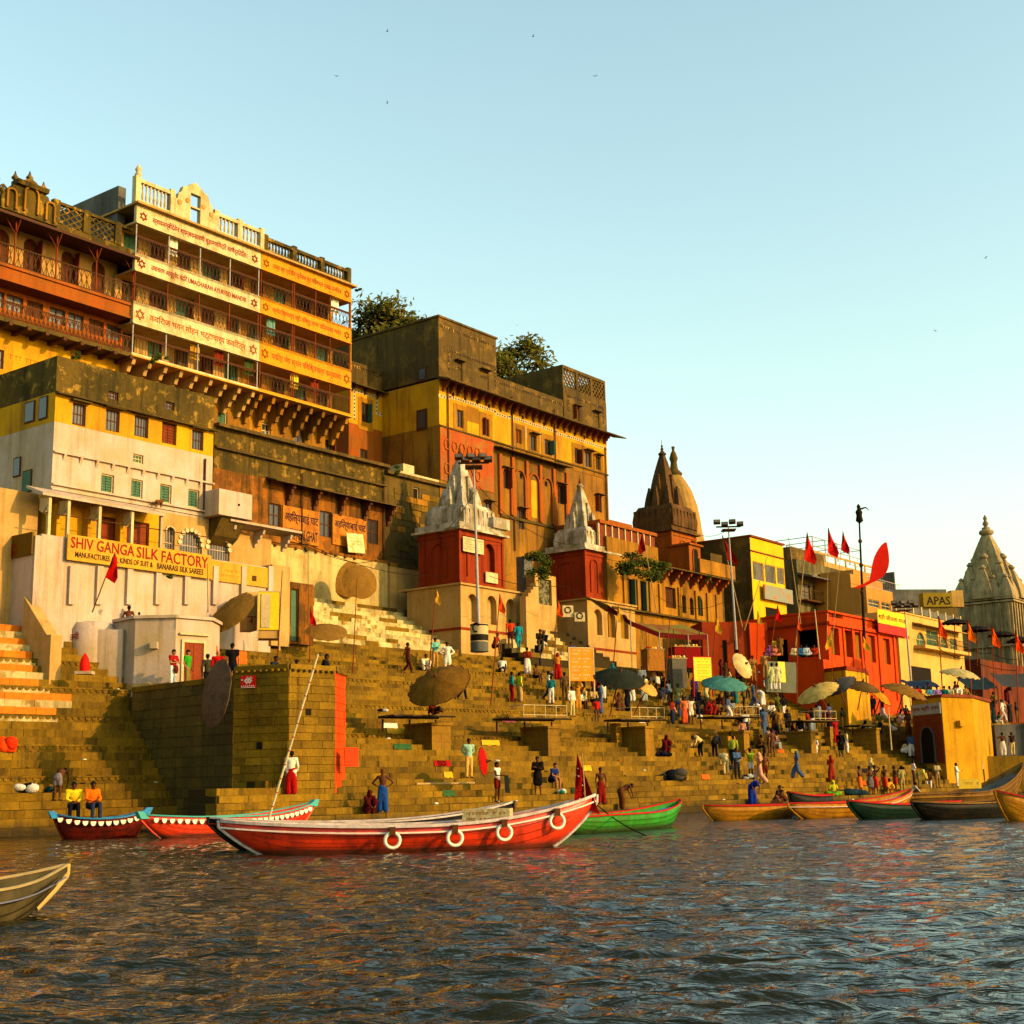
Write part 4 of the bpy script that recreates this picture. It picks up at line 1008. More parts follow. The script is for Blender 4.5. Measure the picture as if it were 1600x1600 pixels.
MB().box(a0, a1 + .1, -.4, 6.02, ztp + .002, ztp + .2).build('coping', DARKST, ab)
cornice(ab, au(415, 760), au(612, 795), zem, .95, .12, 0, DARKST, drop=.25)
brackets(ab, au(448, 780), au(605, 800), 5, zem - .1, 1.3, .75, 0, .22, WOOD)
cornice(ab, a0, a1, az_(560, 752), .25, .2, 0, DARKST)
MB().box(a0, a1, -.32, -.001, zbs - .1, zbs + .06).build('ledge', PEEL, ab)
for k in range(24): MB().ball((a0 + 2 + k * .42, -.34, zbs - .14), .1, 6, 4).build('ledge_bead', PEEL, ab) if k % 2 == 0 else None
# stone right section
wn2 = [AB.rect(646, 762, 655, 782)]
wallmesh(a1 + .002, a2, zgr, az_(560, 722) - .35, wn2, depth=6).build('bare_stone_wall', STONE_D, ab)
window(ab, wn2[0], 0, TRIM, DARK, 'plain')
for j in range(22):      # exposed stone courses
    z = zgr + 2.4 + j * .42
    if z > ztp - 1: break
    x = a1 + .2 + rnd.random()
    while x < a2 - .6:
        L = rnd.uniform(.5, 1.2)
        if rnd.random() < .6: MB().box(x, min(x + L, a2), -.03 - rnd.random() * .05, -.001, z, z + .38).build('stone_block', rnd.choice((STONE_D, STONE, OCHRE)), ab)
        x += L + .04
MB().box(a1, a2, -.3, 6.01, ztp - .34, ztp - .12).build('coping', DARKST, ab)
MB().box(a1 + .01, a2, -.45, -.01, zgr, zbs - .3).build('pale_base_wall', CREAM, ab)
x = au(648, 715); MB().box(x - .6, x + .5, .5, 1.7, ztp - .1, ztp + .85).build('white_roof_box', TRIM, ab)
MB().box(a1 + 1.5, a2, .0, .3, ztp - .119, ztp + .12).build('white_coping', TRIM, ab)
for k, (a, b2, c, d) in enumerate(((440, 795, 497, 849), (518, 808, 571, 855))):
    x1_, x2_, z1_, z2_ = AB.rect(a, b2, c, d); 
    sg = AB.obj('ghat_name_board', ('ochre painted panel with Hindi letters over AHILYABAI GHAT', 'orange Hindi name panel half hidden by a leaning white placard')[k], 'sign')
    MB().box(x1_, x2_, -.1, -.03, z1_, z2_).build('panel', M('faded_orange_panel', (.6, .27, .05), (.48, .2, .05), sc=1.5, dirt=.3), sg)
    h = z2_ - z1_
    text(sg, 'अहिल्याबाई घाट', x1_ + .15, x2_ - .1, z1_ + h * .5, z2_ - h * .12, -.1, LETB)
    if k == 0: text(sg, 'AHILYABAI GHAT', x1_ + .15, x2_ - .15, z1_ + h * .08, z1_ + h * .38, -.1, LETB)
x1_, x2_, z1_, z2_ = AB.rect(536, 834, 573, 864, .5)
pc = AB.obj('leaning_placard', 'faded white placard tilted against the ghat house below the right window', 'placard')
o = MB().box(-.75, .75, -.03, .03, -.62, .62).build('board', M('faded_poster', (.7, .62, .42), (.55, .45, .25), sc=2), pc); o.location = ((x1_ + x2_) / 2, -.55, (z1_ + z2_) / 2); o.rotation_euler = (-.1, -.06, 0)
o = scribble(pc, -.5, .5, -.2, .4, -.03, LETO, 3); o.location = ((x1_ + x2_) / 2, -.55, (z1_ + z2_) / 2); o.rotation_euler = (-.1, -.06, 0)

# ---------------------------------------------------------------- straw discs (big parasols at rest)
def disc(label, px, py, s, w_px, h_px, face, tilt=.3, roll=0, mat=WOVEN, name='straw_parasol', rim=8, grp='straw parasols at rest'):
    """a round woven parasol seen as w x h pixels, face = bearing of its axis measured from the camera"""
    P = at(px, py, s); r = h_px / s / 2
    o = empty(name, P, 0, label, 'parasol', group=grp)
    b = MB(); n = 28; R = r; pr = []
    for j in range(5): t = j / 4; pr.append((max(.01, R * t), .22 * R * (1 - t * t)))
    vs = [(0, 0, .22 * R)]; fs = []
    rings = []
    for j in range(1, 6):
        t = j / 5; ring = []
        for i in range(n):
            a = 2 * pi * i / n; wob = 1 + .015 * sin(a * 7 + j)
            ring.append(len(vs)); vs.append((R * t * cos(a) * wob, R * t * sin(a) * wob, .2 * R * (1 - t * t) - (.02 if i % 2 and j == 5 else 0)))
        rings.append(ring)
    for i in range(n): fs.append((0, rings[0][i], rings[0][(i + 1) % n]))
    for j in range(4):
        for i in range(n): fs.append((rings[j][i], rings[j + 1][i], rings[j + 1][(i + 1) % n], rings[j][(i + 1) % n]))
    b.add(vs, fs, False); c = b.build('canopy', mat, o)
    md = c.modifiers.new('s', 'SOLIDIFY'); md.thickness = .03
    rb = MB()
    for i in range(rim):
        a = 2 * pi * i / rim; rb.tube((0, 0, .2 * R - .05), (R * cos(a) * .98, R * sin(a) * .98, -.05), .018, .018, 4, False)
    rb.tube((0, 0, .2 * R + .12), (0, 0, .1 * R - .5), .035, .03, 6)
    k = rb.build('ribs', IRON, o)
    ez = max(.05, min(1, w_px / h_px)); return o, c, k, R
def orient(o, normal, up=(0, 0, 1)):
    nrm = Vector(normal).normalized(); q = nrm.to_track_quat('Z', 'Y'); o.rotation_euler = q.to_euler()
nf = -AB.N     # outward from the walls
for lab, px, py, s, wq, hq, nm in (
    ('brown straw disc leaning on the pale wall behind the gate pillar', 458, 893, 26.2, 50, 62, nf + Vector((0, 0, .18))),
    ('larger brown straw disc against the pale wall at the top of the white steps', 540, 902, 25.4, 60, 66, nf * 1 + Vector((-.35, 0, .15))),
    ('olive straw disc overlapping the larger one at the top of the white steps', 562, 909, 26.2, 44, 58, nf * .5 + Vector((.2, -.9, .35))),
):
    o, c, k, R = disc(lab, px, py, s, wq, hq, 0); orient(o, nm); bpy.data.objects.remove(k)
o, c, k, R = disc('ragged olive straw disc tipped over beside the yellow shrine cabinet', 362, 957, 33.5, 50, 84, 0); orient(o, Vector((-.55, -.75, .75))); bpy.data.objects.remove(k)
o, c, k, R = disc('grey brown straw disc hanging against the dark side of the stone bastion', 337, 1083, 41.5, 45, 107, 0, mat=M('grey_woven_straw', (.2, .12, .085), (.15, .09, .07), sc=3, fine=.3, fsc=30, bump=.8)); orient(o, Vector((-.78, -.55, .12))); bpy.data.objects.remove(k)
o, c, k, R = disc('small tattered straw mat disc lying on the terrace below the white steps', 510, 987, 30.3, 60, 66, 0); orient(o, Vector((.1, -.45, .8))); bpy.data.objects.remove(k)

# ---------------------------------------------------------------- temples
def shikhara(par, cx, cy, z0, wd, h, mat, sub=True, n=4, rot=pi / 4, tip=True, ribs=True, lobes=7):
    """curved square spire with offset ribs, collar, ribbed disc and pot finial"""
    b = MB(); k = 14; prof = []
    for j in range(k + 1):
        t = j / k; prof.append((wd / 2 * sqrt(2) * (1 - .80 * t ** 1.5) * (1 + .05 * sin(t * 3)), h * .78 * t))
    # ribbed cross-section: 5 facets a side
    vs = []; m_ = 20
    for r, z in prof:
        s = r / sqrt(2)
        ring = []
        for sd in range(4):
            for q in range(5):
                u = -1 + 2 * q / 5; out = 1 + (.09 if q in (2, 3) else (.04 if q in (1, 4) else 0))
                x, y = u * s, -s * out
                for _ in range(sd): x, y = -y, x
                ring.append((cx + x, cy + y, z0 + z))
        vs += ring
    fs = []
    for j in range(k):
        for i in range(m_): fs.append((j * m_ + i, j * m_ + (i + 1) % m_, (j + 1) * m_ + (i + 1) % m_, (j + 1) * m_ + i))
    b.add(vs, fs); b.add(vs[-m_:], [tuple(range(m_))])
    b.build('spire', mat, par)
    if ribs:
        b = MB()
        for j in range(1, 12):
            t = j / 12.5; s = wd / 2 * (1 - .80 * t ** 1.5) * (1 + .05 * sin(t * 3)) * 1.03; z = z0 + h * .78 * t
            b.box(cx - s * .97, cx + s * .97, cy - s * .97, cy + s * .97, z, z + .05 + wd * .012)
        b.build('horizontal_courses', mat, par)
    zt = z0 + h * .78; r = wd * .105
    MB().lathe([(r * .9, 0), (r * 1.5, r * .35), (r * 1.75, r * .8), (r * 1.5, r * 1.25), (r * .9, r * 1.5), (r * 1.0, r * 1.9), (r * .35, r * 2.2)], (cx, cy, zt), 14).build('ribbed_disc', mat, par)
    if tip: MB().lathe([(r * .35, 0), (r * .75, r * .7), (r * .3, r * 1.5), (r * .5, r * 2.0), (r * .12, r * 2.8), (.02, h * .22 - r * 2)], (cx, cy, zt + r * 2.15), 10).build('pot_finial', mat if not tip == 2 else BROWN, par)
    if sub:
        for q, (dx, dy) in enumerate(((0, -1), (1, 0), (-1, 0), (0, 1))):
            for e, (off_, sc_, hh) in enumerate(((.40, .42, .62), (.66, .34, .40))):
                shikhara(par, cx + dx * wd * off_, cy + dy * wd * off_, z0, wd * sc_, h * hh, mat, False, tip=False, ribs=e == 0)
        for dx, dy in ((1, -1), (-1, -1), (1, 1), (-1, 1)):
            shikhara(par, cx + dx * wd * .46, cy + dy * wd * .46, z0, wd * .36, h * .40, mat, False, tip=False, ribs=False)
def niche(par, x, z1, z2, wd, y, mat, back=DARK, dark=False, flank=None):
    """arched blind niche on a front at y"""
    b = MB(); r = wd / 2; zz = z2 - r
    b.box(x - r - .1, x - r, y - .09, y, z1, zz).box(x + r, x + r + .1, y - .09, y, z1, zz)
    for k in range(8):
        a0, a1 = pi * k / 8, pi * (k + 1) / 8
        b.tube((x - cos(a0) * (r + .05), y - .045, zz + sin(a0) * (r + .05)), (x - cos(a1) * (r + .05), y - .045, zz + sin(a1) * (r + .05)), .055, .055, 5)
    o = b.build('arched_niche', mat, par)
    if dark:
        pts = [(x - r, z1), (x + r, z1)] + [(x + r * cos(pi * k / 8), zz + r * sin(pi * k / 8)) for k in range(9)]
        MB().slab(pts, y - .02, y - .004).build('niche_recess', back, o)
    return o
def side_niche(par, xw, yc, z1, z2, wd, mat):
    o = niche(par, 0, z1, z2, wd, 0, mat); o.rotation_euler = (0, 0, -pi / 2); o.location = (xw, yc, 0); return o
def temple(name, label, px, sc, xl, xr, dep, zc0, zc1, zs_top, z_pl, plw, pldep, mat, smat, arches, spire_w, az=AZF, spx=None, open_px=None):
    F = Fr(px, sc, az); o = F.obj(name, label, 'temple')
    x1_, x2_ = F.uv(xl, 880)[0], F.uv(xr, 880)[0]
    wd = x2_ - x1_
    op = []
    if open_px: q = F.rect(*open_px); op = [(q[0], q[1], q[2], q[3], 1)]
    wallmesh(x1_, x2_, zc0, zc1, op, th=.35, depth=dep).build('shrine_wall', mat, o)
    MB().box(x1_ - .35, x2_ + .35, -.35, dep + .35, zc1 + .002, zc1 + .14).box(x1_ - .15, x2_ + .15, -.15, dep + .15, zc1 + .14, zc1 + .5).build('eave_slab', smat, o)
    for t in (0, 1):
        x = x1_ if t == 0 else x2_; MB().box(x - .1, x + .1, -.08, .1, zc0, zc1).build('corner_pilaster', mat, o)
    MB().box(x1_ - .1, x2_ + .1, -.1, dep + .1, zc0 + .001, zc0 + .25).build('base_moulding', mat, o)
    MB().box(x1_ - .08, x2_ + .08, -.07, dep + .07, zc1 - .35, zc1 - .2).build('frieze_moulding', mat, o)
    side_niche(o, x1_ - .02, dep * .5, zc0 + .5, zc1 - .8, dep * .34, mat)
    [MB().box(x1_ - .07, x1_ - .001, y_, y_ + .15, zc0 + .25, zc1 - .35).build('side_pilaster', mat, o) for y_ in (.05, dep - .2)]
    sx = (x1_ + x2_) / 2 if spx is None else F.uv(spx, 830, -dep / 2)[0]
    tb = (zs_top - zc1) * .23; s_ = spire_w / 2; b = MB()
    prof = [(s_, 0), (s_ * 1.02, tb * .35), (s_ * .97, tb * .7), (s_ * .82, tb)]
    b.lathe([(r * sqrt(2), z) for r, z in prof], (sx, dep / 2, zc1 + .5), 4, False, pi / 4)
    for sg in range(-3, 4):
        for sd in (0, 1):
            x, y = sx + sg * s_ * .28, dep / 2 - s_ * 1.0
            if sd: x, y = sx - s_ * 1.0, dep / 2 + sg * s_ * .28
            b.box(x - .12, x + .12, y - .05, y + .1, zc1 + .5, zc1 + .5 + tb * .72) if not sd else b.box(x - .05, x + .1, y - .12, y + .12, zc1 + .5, zc1 + .5 + tb * .72)
    b.box(sx - s_ * .98, sx + s_ * .98, dep / 2 - s_ * .98, dep / 2 + s_ * .98, zc1 + .5 + tb * .72, zc1 + .5 + tb * .82)
    b.build('spire_base', smat, o)
    shikhara(o, sx, dep / 2, zc1 + .5 + tb * .8, spire_w * .5, zs_top - zc1 - .5 - tb * .8, smat, True, tip=2)
    return F, o, x1_, x2_
def plinth(F, o, xl, xr, dep, z0, z1, mat, arches, w=.6):
    x1_, x2_ = F.uv(xl, 960, w)[0], F.uv(xr, 960, w)[0]
    hs = []
    for a, b2, c, d in arches: q = F.rect(a, b2, c, d, w); hs.append((q[0], q[1], q[2], q[3], 1))
    wallmesh(x1_, x2_, z0, z1, hs, th=.45, depth=dep, y0=-w).build('plinth_wall', mat, o)
    for h in hs: MB().box(h[0] + .01, h[1] - .01, -w + .4, -w + .44, h[2] + .01, h[3] - .01).build('niche_back', CREAM, o)
    MB().box(x1_ - .15, x2_ + .15, -w - .15, dep, z1 + .002, z1 + .12).build('plinth_cap', mat, o)
    MB().box(x1_ - .05, x2_ + .05, -w - .06, dep - w, z0 + 1.75, z0 + 1.9).build('red_band', RED, o)
    return x1_, x2_
zA = 1.45 + (1229 - 915) / 25.3
F1, t1, q1, q2 = temple('red_temple', 'red shrine with stained white spire on an arched white plinth behind the tall floodlight mast', 718, 25.3, 718, 785, 3.4, zA, 1.45 + (1229 - 826) / 25.3, 1.45 + (1229 - 690) / 24.4, 0, 0, 0, RED, WSTONE, (), 3.25, open_px=(757, 850, 773, 893))
plinth(F1, t1, 720, 819, 4.4, 9.2, zA - .13, CREAM, ((731, 928, 746, 972), (761, 931, 776, 976), (791, 936, 806, 980)))
MB().box(q2 - 1.3, q2 + .4, -.35, 0.3, 1.45 + (1229 - 826) / 25.3 + .5, 1.45 + (1229 - 826) / 25.3 + 1.2).build('roof_parapet', WSTONE, t1)
x1_, x2_, z1_, z2_ = F1.rect(723, 841, 755, 864, .2)
pc = F1.obj('white_notice_board', 'white lettered notice board on the front of the left red shrine', 'sign')
MB().box(x1_, x2_, -.25, -.19, z1_, z2_).build('board', TRIM, pc)
scribble(pc, x1_ + .1, x2_ - .1, z1_ + .1, z2_ - .08, -.25, LETK, 5)
x1_, x2_, z1_, z2_ = F1.rect(758, 895, 777, 911, .1)
pc = F1.obj('swirl_poster', 'black and white swirl poster on the red shrine above the arches', 'poster')
MB().box(x1_, x2_, -.16, -.12, z1_, z2_).build('sheet', TRIM, pc)
zB = 1.45 + (1225.5 - 938) / 21.8
F2, t2, q1, q2 = temple('red_temple', 'red shrine with a narrow weathered spire between the doorway wall and the red shutter row', 914, 21.8, 914, 962, 3.3, zB, 1.45 + (1225.5 - 858) / 21.8, 1.45 + (1226 - 742) / 21.0, 0, 0, 0, RED, WSTONE, (), 3.0, open_px=(943, 885, 955, 925))
plinth(F2, t2, 918, 992, 4.4, 9.2, zB - .13, CREAM, ((928, 952, 941, 992), (948, 955, 962, 996), (970, 960, 982, 998)))
niche(t2, F2.uv(928, 905)[0], zB + .6, zB + 3.0, .8, -.0, RED)
niche(t1, F1.uv(737, 905)[0], zA + .6, zA + 2.6, .8, -.0, RED)
for o_, F_, s_ in ((t1, F1, 0), (t2, F2, 1)):
    pass
# adjoining stepped white wall, small white door shrine, mural
mw = Fr(862, 22.3); so = mw.obj('doorway_wall', 'grey white doorway opening between the two red shrines', 'doorway')
hh = mw.rect(841, 905, 862, 945)
wallmesh(mw.uv(836, 920)[0], mw.uv(869, 920)[0], 10, mw.uv(850, 898)[1], [hh], depth=.8).build('wall', CREAM, so)
MB().box(hh[0], hh[1], .2, .28, hh[2], hh[3]).build('mural_door', M('dim_mural', (.25, .23, .16), (.08, .07, .05), sc=4, thr=.5), so)
MB().box(mw.uv(835, 880)[0], mw.uv(848, 880)[0], .9, 1.6, 10, mw.uv(842, 868)[1]).build('back_post', GREYP, so)
st = Fr(826, 24.5); so = st.obj('stepped_wall', 'stepped cream wall climbing between the two shrines', 'wall')
b = MB()
for k in range(5):
    px0 = 822 + k * 4; x_a, x_b = st.uv(px0, 950)[0], st.uv(px0 + 4, 950)[0]
    b.box(x_a, x_b, 0, .5, 9, st.uv(824, 932 - k * 6)[1])
b.build('wall', CREAM, so)
# stairs between and beside the shrines
MS = Stairs(870, 24.3, AZF, SM.top, [(.32, .55)] * 8, -3.6, 7.5)
MS.u1 = MS.u_at(824, 0, SM.top)
build_stairs(MS, 'shrine_steps', '', lambda S, k, u: STONE_W if rnd.random() < .5 else STONE, parts=90, umax=lambda k: MS.u_at(915 - 8 * k, MS.t[k][0], MS.t[k][2]))

# pipes, small sunshades and weeds that break up the big walls
for px, y1_, y2_ in ((699, 605, 800), (800, 620, 860), (866, 640, 900), (944, 700, 900)):
    x = pu(px, 700); MB().tube((x, -.1, pz(px, y2_)), (x, -.1, pz(px, y1_)), .055, .055, 6).build('drain_pipe', IRON, pl)
for h in yw + lwz[:5]:
    if rnd.random() < .6: MB().box(h[0] - .15, h[1] + .15, -.45, -.032, h[3] + .06, h[3] + .11).build('sunshade', STONE_D, pl)
for px, y1_, y2_ in ((470, 740, 860), (598, 745, 900)):
    x = au(px, 790); MB().tube((x, -.12, az_(px, y2_)), (x, -.12, az_(px, y1_)), .05, .05, 6).build('drain_pipe', IRON, ab)
# ---------------------------------------------------------------- arcaded brown house with its spires
H = Fr(1050, 20.0)
hh_ = H.obj('arcaded_house', 'ochre riverside house with tall arched openings under a bracketed terrace', 'house')
hu = lambda px, py, w=0: H.uv(px, py, w)[0]
hz = lambda px, py, w=0: H.uv(px, py, w)[1]
h0, h1 = hu(950, 940), hu(1129, 950)
zt_, zb_ = hz(1050, 895), 9.2
tall = [H.rect(*r) for r in ((982, 905, 990, 950), (1001, 908, 1008, 955), (1040, 918, 1056, 950), (1066, 930, 1072, 958), (1078, 934, 1084, 961), (1089, 932, 1098, 962))]
tall = [(a, b2, c, d, 1 if i in (3, 4, 5) else 0) for i, (a, b2, c, d) in enumerate(tall)]
wallmesh(h0, h1, zb_, zt_, tall, depth=12).build('wall', OCHRE, hh_)
for i, h in enumerate(tall): window(hh_, h, .1, WOOD, DARK if i != 2 else WOOD, 'leaf' if i != 2 else 'bars')
cornice(hh_, h0, h1, hz(1050, 965), .45, .18, 0, STONE_D, drop=.05)
for px in (975, 996, 1015, 1030, 1060, 1086, 1104, 1118):
    x = hu(px, 930); MB().box(x - .14, x + .14, -.14, -.001, hz(1050, 962), zt_ - 1.1).build('pilaster', OCHRE, hh_)
cornice(hh_, hu(1020, 888), h1 + .2, zt_, 1.3, .16, 0, STONE_D)
brackets(hh_, hu(1032, 890), hu(1122, 925), 7, zt_ - .001, 1.0, 1.1, 0, .2, RUST)
MB().box(hu(1092, 900, 1.1), h1 + .2, -1.25, -1.05, zt_ + .161, zt_ + 1.3).box(h1 + .0, h1 + .2, -1.05, 3, zt_ + .161, zt_ + 1.3).build('terrace_parapet', OCHRE, hh_)
MB().box(h0, hu(1028, 880), -.05, .4, zt_ + .001, hz(1000, 850)).build('yellow_parapet', OCHRE, hh_)
# red shutter row on top left
r0, r1 = hu(938, 835), hu(1028, 862); rz1, rz2 = hz(985, 862), hz(985, 826)
MB().box(r0, r1, .3, 5, rz1 - .5, rz2 - .1).build('gallery_wall', RED, hh_)
MB().box(r0, r1, .0, 5.1, rz2 - .1, rz2 + .15).build('gallery_roof', RUST, hh_)
n = 9
for i in range(n):
    xa_, xb_ = r0 + (r1 - r0) * i / n, r0 + (r1 - r0) * (i + 1) / n
    MB().box(xa_ - .06, xa_ + .06, .1, .25, rz1, rz2 - .101).build('gallery_post', TRIM, hh_)
    MB().box(xa_ + .1, xb_ - .1, .2, .28, rz1 + .05, rz2 - .15).build('red_shutter', REDWOOD, hh_)
# small ornate kiosk on the right corner of the terrace
k0, k1 = hu(1094, 880), hu(1112, 890)
MB().box(k0, k1, 1.0, 3.0, zt_ + .17, zt_ + 3.0).build('roof_kiosk', RUST, hh_); MB().box(k0 - .2, k1 + .2, .8, 3.2, zt_ + 3.001, zt_ + 3.15).build('kiosk_eave', RUST, hh_)
niche(hh_, (k0 + k1) / 2, zt_ + .6, zt_ + 2.7, .7, .99, RUST, DARK, True)

D_ = Fr(966, 19.5); o = D_.obj('domed_pavilion', 'ribbed ochre dome on the corner roof right of the brown palace', 'pavilion')
c = (D_.uv(964, 780)[0], 3.5); r = 20 / 19.5
zd0, zd1, zd2 = D_.uv(964, 800)[1], D_.uv(964, 770)[1], D_.uv(964, 738)[1]
MB().prism(ngon(c[0], c[1], r * 1.55, 8, pi / 8), 12, zd0).build('drum', OCHRE, o)
MB().lathe([(r * 1.35, zd0), (r * 1.5, zd0 + .5), (r * 1.45, zd1), (r * 1.15, zd1 + .9), (r * .6, zd2 - .5), (r * .15, zd2), (.05, zd2 + .5)], (c[0], c[1], 0), 16, False).build('dome', STONE_D, o)
MB().box(D_.uv(955, 815)[0], D_.uv(1013, 830)[0], 2, 6, 12, D_.uv(985, 812)[1]).box(D_.uv(955, 815)[0] - .2, D_.uv(1014, 830)[0] + .2, 1.8, 6.2, D_.uv(985, 812)[1] + .001, D_.uv(985, 812)[1] + .2).build('orange_roof_room', RUST, o)
# brown spire
zC0, zC1 = 1.45 + (1223 - 893) / 18.6, 1.45 + (1223 - 826) / 18.6
F3, t3, q1, q2 = temple('brown_temple', 'red-brown shrine with a slender dark carved spire rising above the arcaded house', 1051, 18.6, 1051, 1088, 3.6, zC0, zC1, 1.45 + (1223 - 682) / 18.0, 0, 0, 0, RUST, BROWN, (), 4.1, open_px=(1079, 845, 1087, 886))
niche(t3, F3.uv(1067, 865)[0], zC0 + .5, zC1 - .7, .9, 0, RUST)
# cream bulbous spire behind
F4 = Fr(1062, 17.6); o = F4.obj('bulbous_temple', 'pale ribbed dome-like temple tower just behind the slender dark spire', 'temple')
b0, b1, b2 = F4.uv(1068, 850)[1], F4.uv(1068, 795)[1], F4.uv(1068, 716)[1]; cx = F4.uv(1056, 800, -4)[0]; R4 = 44 / 17.0 / 1.05
b = MB(); n = 24; prof = [(1, 0), (1.04, .12), (.93, .3), (.92, .33), (.88, .45), (.8, .6), (.62, .78), (.42, .9), (.2, 1)]
vs = []
for r, t in prof:
    for i in range(n):
        a = 2 * pi * i / n; k = 1.0 + (.06 if i % 4 in (0, 1) else 0)
        vs.append((cx + R4 * r * k * cos(a), 4 + R4 * r * k * sin(a), b0 + (b2 - b0) * t))
fs = [(j * n + i, j * n + (i + 1) % n, (j + 1) * n + (i + 1) % n, (j + 1) * n + i) for j in range(len(prof) - 1) for i in range(n)]
b.add(vs, fs); b.build('dome', M('tan_tower_stone', (.5, .33, .12), (.4, .26, .1), sc=1, soft=.2, dirt=.4, dc=(.2, .13, .06), fine=.15), o)
MB().box(cx - R4 * 1.05, cx + R4 * 1.05, 4 - R4, 4 + R4, 14, b0).build('shaft', RUST, o)
ft = F4.uv(1047, 678)[1]
MB().lathe([(.75, b2 - .2), (.8, b2), (.4, b2 + .4), (.3, b2 + 1.1), (.42, b2 + 1.5), (.28, b2 + 2.0), (.12, b2 + 2.3), (.18, b2 + 2.7), (.03, ft)], (cx, 4, 0), 12).build('finial', STONE_D, o)

# ---------------------------------------------------------------- dark tenement and yellow front
T_ = Fr(1192, 18.2); tn_ = T_.obj('yellow_front_tenement', 'tall narrow house with a bright yellow front, dark side wall and painted billboard', 'house')
tu = lambda px, py: T_.uv(px, py)
t0, t1_ = 0, tu(1226, 900)[0]
zz = lambda py: tu(1207, py)[1]
zt_ = tu(1192, 845)[1]; zw1, zw2 = zz(912), zz(884)
hw = [(t0 + .25, (t1_) * .36, zw1, zw2), (t1_ * .4, t1_ * .72, zw1, zw2), (t1_ * .76, t1_ - .1, zw1 + .1, zw2)]
hd = [(t1_ * .35, t1_ * .75, zz(965), zz(950))]
wallmesh(t0, t1_, 9, zt_, hw + hd, depth=9).build('yellow_wall', M('bright_yellow_plaster', (.8, .52, .02), (.74, .46, .02), sc=1, soft=.2, dirt=.2, dc=(.3, .2, .05)), tn_)
for h in hw: window(tn_, h, 0, TRIM, GREYP, 'plain')
window(tn_, hd[0], 0, WOOD, DARK, 'plain', name='door')
MB().box(-.06, -.001, -.01, 9.1, 9, zt_ + .05).build('dark_side', DARKST, tn_)  # side wall sheet in a darker stone colour than the front
MB().box(-.1, t1_ + .1, -.15, 9, zt_ + .06, zt_ + .22).build('roof_edge', REDWOOD, tn_)
MB().box(0, t1_, -.1, -.001, zz(869) - .05, zz(869) + .05).build('red_line', REDWOOD, tn_)
bl = T_.obj('painted_billboard', 'faded grey painted billboard on the yellow tenement front', 'billboard')
MB().box(t1_ * .22, t1_ + .5, -.45, -.3, zz(940), zz(918)).build('panel', M('faded_billboard', (.3, .32, .25), (.45, .22, .12), sc=1.4, thr=.6, soft=.05), bl)
B2 = Fr(1130, 18.8); o = B2.obj('dark_rear_block', 'dark stepped wall between the arcaded house and the yellow-fronted tenement', 'house')  # whole block in the dark stone colour
MB().box(B2.uv(1128, 900)[0], B2.uv(1128, 900)[0] + 2.0, 1, 12, 9, B2.uv(1140, 865)[1]).build('wall', DARKST, o)
# grey green houses behind the vermilion pavilion
G = Fr(1265, 16.5); gh = G.obj('grey_timber_house', 'grey green old house with dark upper gallery behind the vermilion pavilion', 'house')
gu = lambda px, py, w=0: G.uv(px, py, w)
g1 = gu(1335, 900)[0]; gz = lambda py: gu(1290, py)[1]
gw = [(g1 * a, g1 * b2, gz(943), gz(920)) for a, b2 in ((.05, .2), (.24, .38), (.42, .62), (.66, .8), (.84, .96))]
wallmesh(0, g1, 9, gz(885), gw, depth=7).build('wall', M('weathered_grey_wall', (.26, .23, .15), (.16, .13, .07), sc=.9, thr=.5, soft=.1, dirt=.5), gh)
for i, h in enumerate(gw): window(gh, h, 0, WOOD, (GREYP, WOOD, GLASS)[i % 3], 'cross')
MB().side([(0, gz(905)), (-1.6, gz(912)), (-1.6, gz(914)), (0, gz(909))], -.1, g1).build('tin_awning', GREYP, gh)
MB().box(0, g1, -.9, -.002, gz(948), gz(946)).build('balcony_slab', WOOD, gh); railing(gh, .1, g1 - .1, gz(946), gz(946) + 1, -.85, IRON, lattice=False, step=.35)
MB().box(0, g1 * .55, .5, 7, gz(885) + .001, gz(866)).build('dark_top_room', DARKST, gh)
MB().box(-4.5, -.02, 2, 9, 9, gu(1245, 875)[1]).build('left_wing', GREYP, gh)
MB().box(-4.6, -.02, 1.9, 9.1, gu(1245, 875)[1], gu(1245, 862)[1]).build('left_top_room', DARKST, gh)
K = Fr(1300, 15.0); kh = K.obj('cream_terrace_house', 'cream flat-roofed house with metal roof frames behind the vermilion pavilion', 'house')
ku = lambda px, py: K.uv(px, py)
kk = ku(1372, 920)[0]
MB().box(-1, kk, 0, 8, 9, ku(1330, 888)[1]).build('wall', CREAM, kh)
MB().box(kk + .01, kk + .2, -2, 8, 9, ku(1365, 895)[1]).build('grey_gable_wall', GREYP, kh)
for i in range(7): MB().box(-1 + i * kk / 6, -.7 + i * kk / 6, -.1, .0, ku(1330, 888)[1], ku(1330, 878)[1]).build('parapet_post', CREAM, kh)
MB().box(-1, kk, -.05, .05, ku(1330, 879)[1], ku(1330, 876)[1]).build('parapet_rail', CREAM, kh)
rb = MB(); zr_ = ku(1320, 878)[1]
for i in range(5):
    for y in (.5, 5):
        rb.tube((i * kk / 5, y, zr_), (i * kk / 5, y, zr_ + 2.0), .06, .06, 4)
    rb.tube((i * kk / 5, .5, zr_ + 2.0), (i * kk / 5, 5, zr_ + 2.0), .05, .05, 4)
for y in (.5, 5):
    for z in (1.0, 2.0): rb.tube((0, y, zr_ + z), (kk * .8, y, zr_ + z), .05, .05, 4)
rb.build('roof_frame', STEEL, kh)
K2 = Fr(1374, 16.5); k2h = K2.obj('peach_house', 'peach house with a stepped upper terrace and white window mullions behind the yellow banner', 'house')
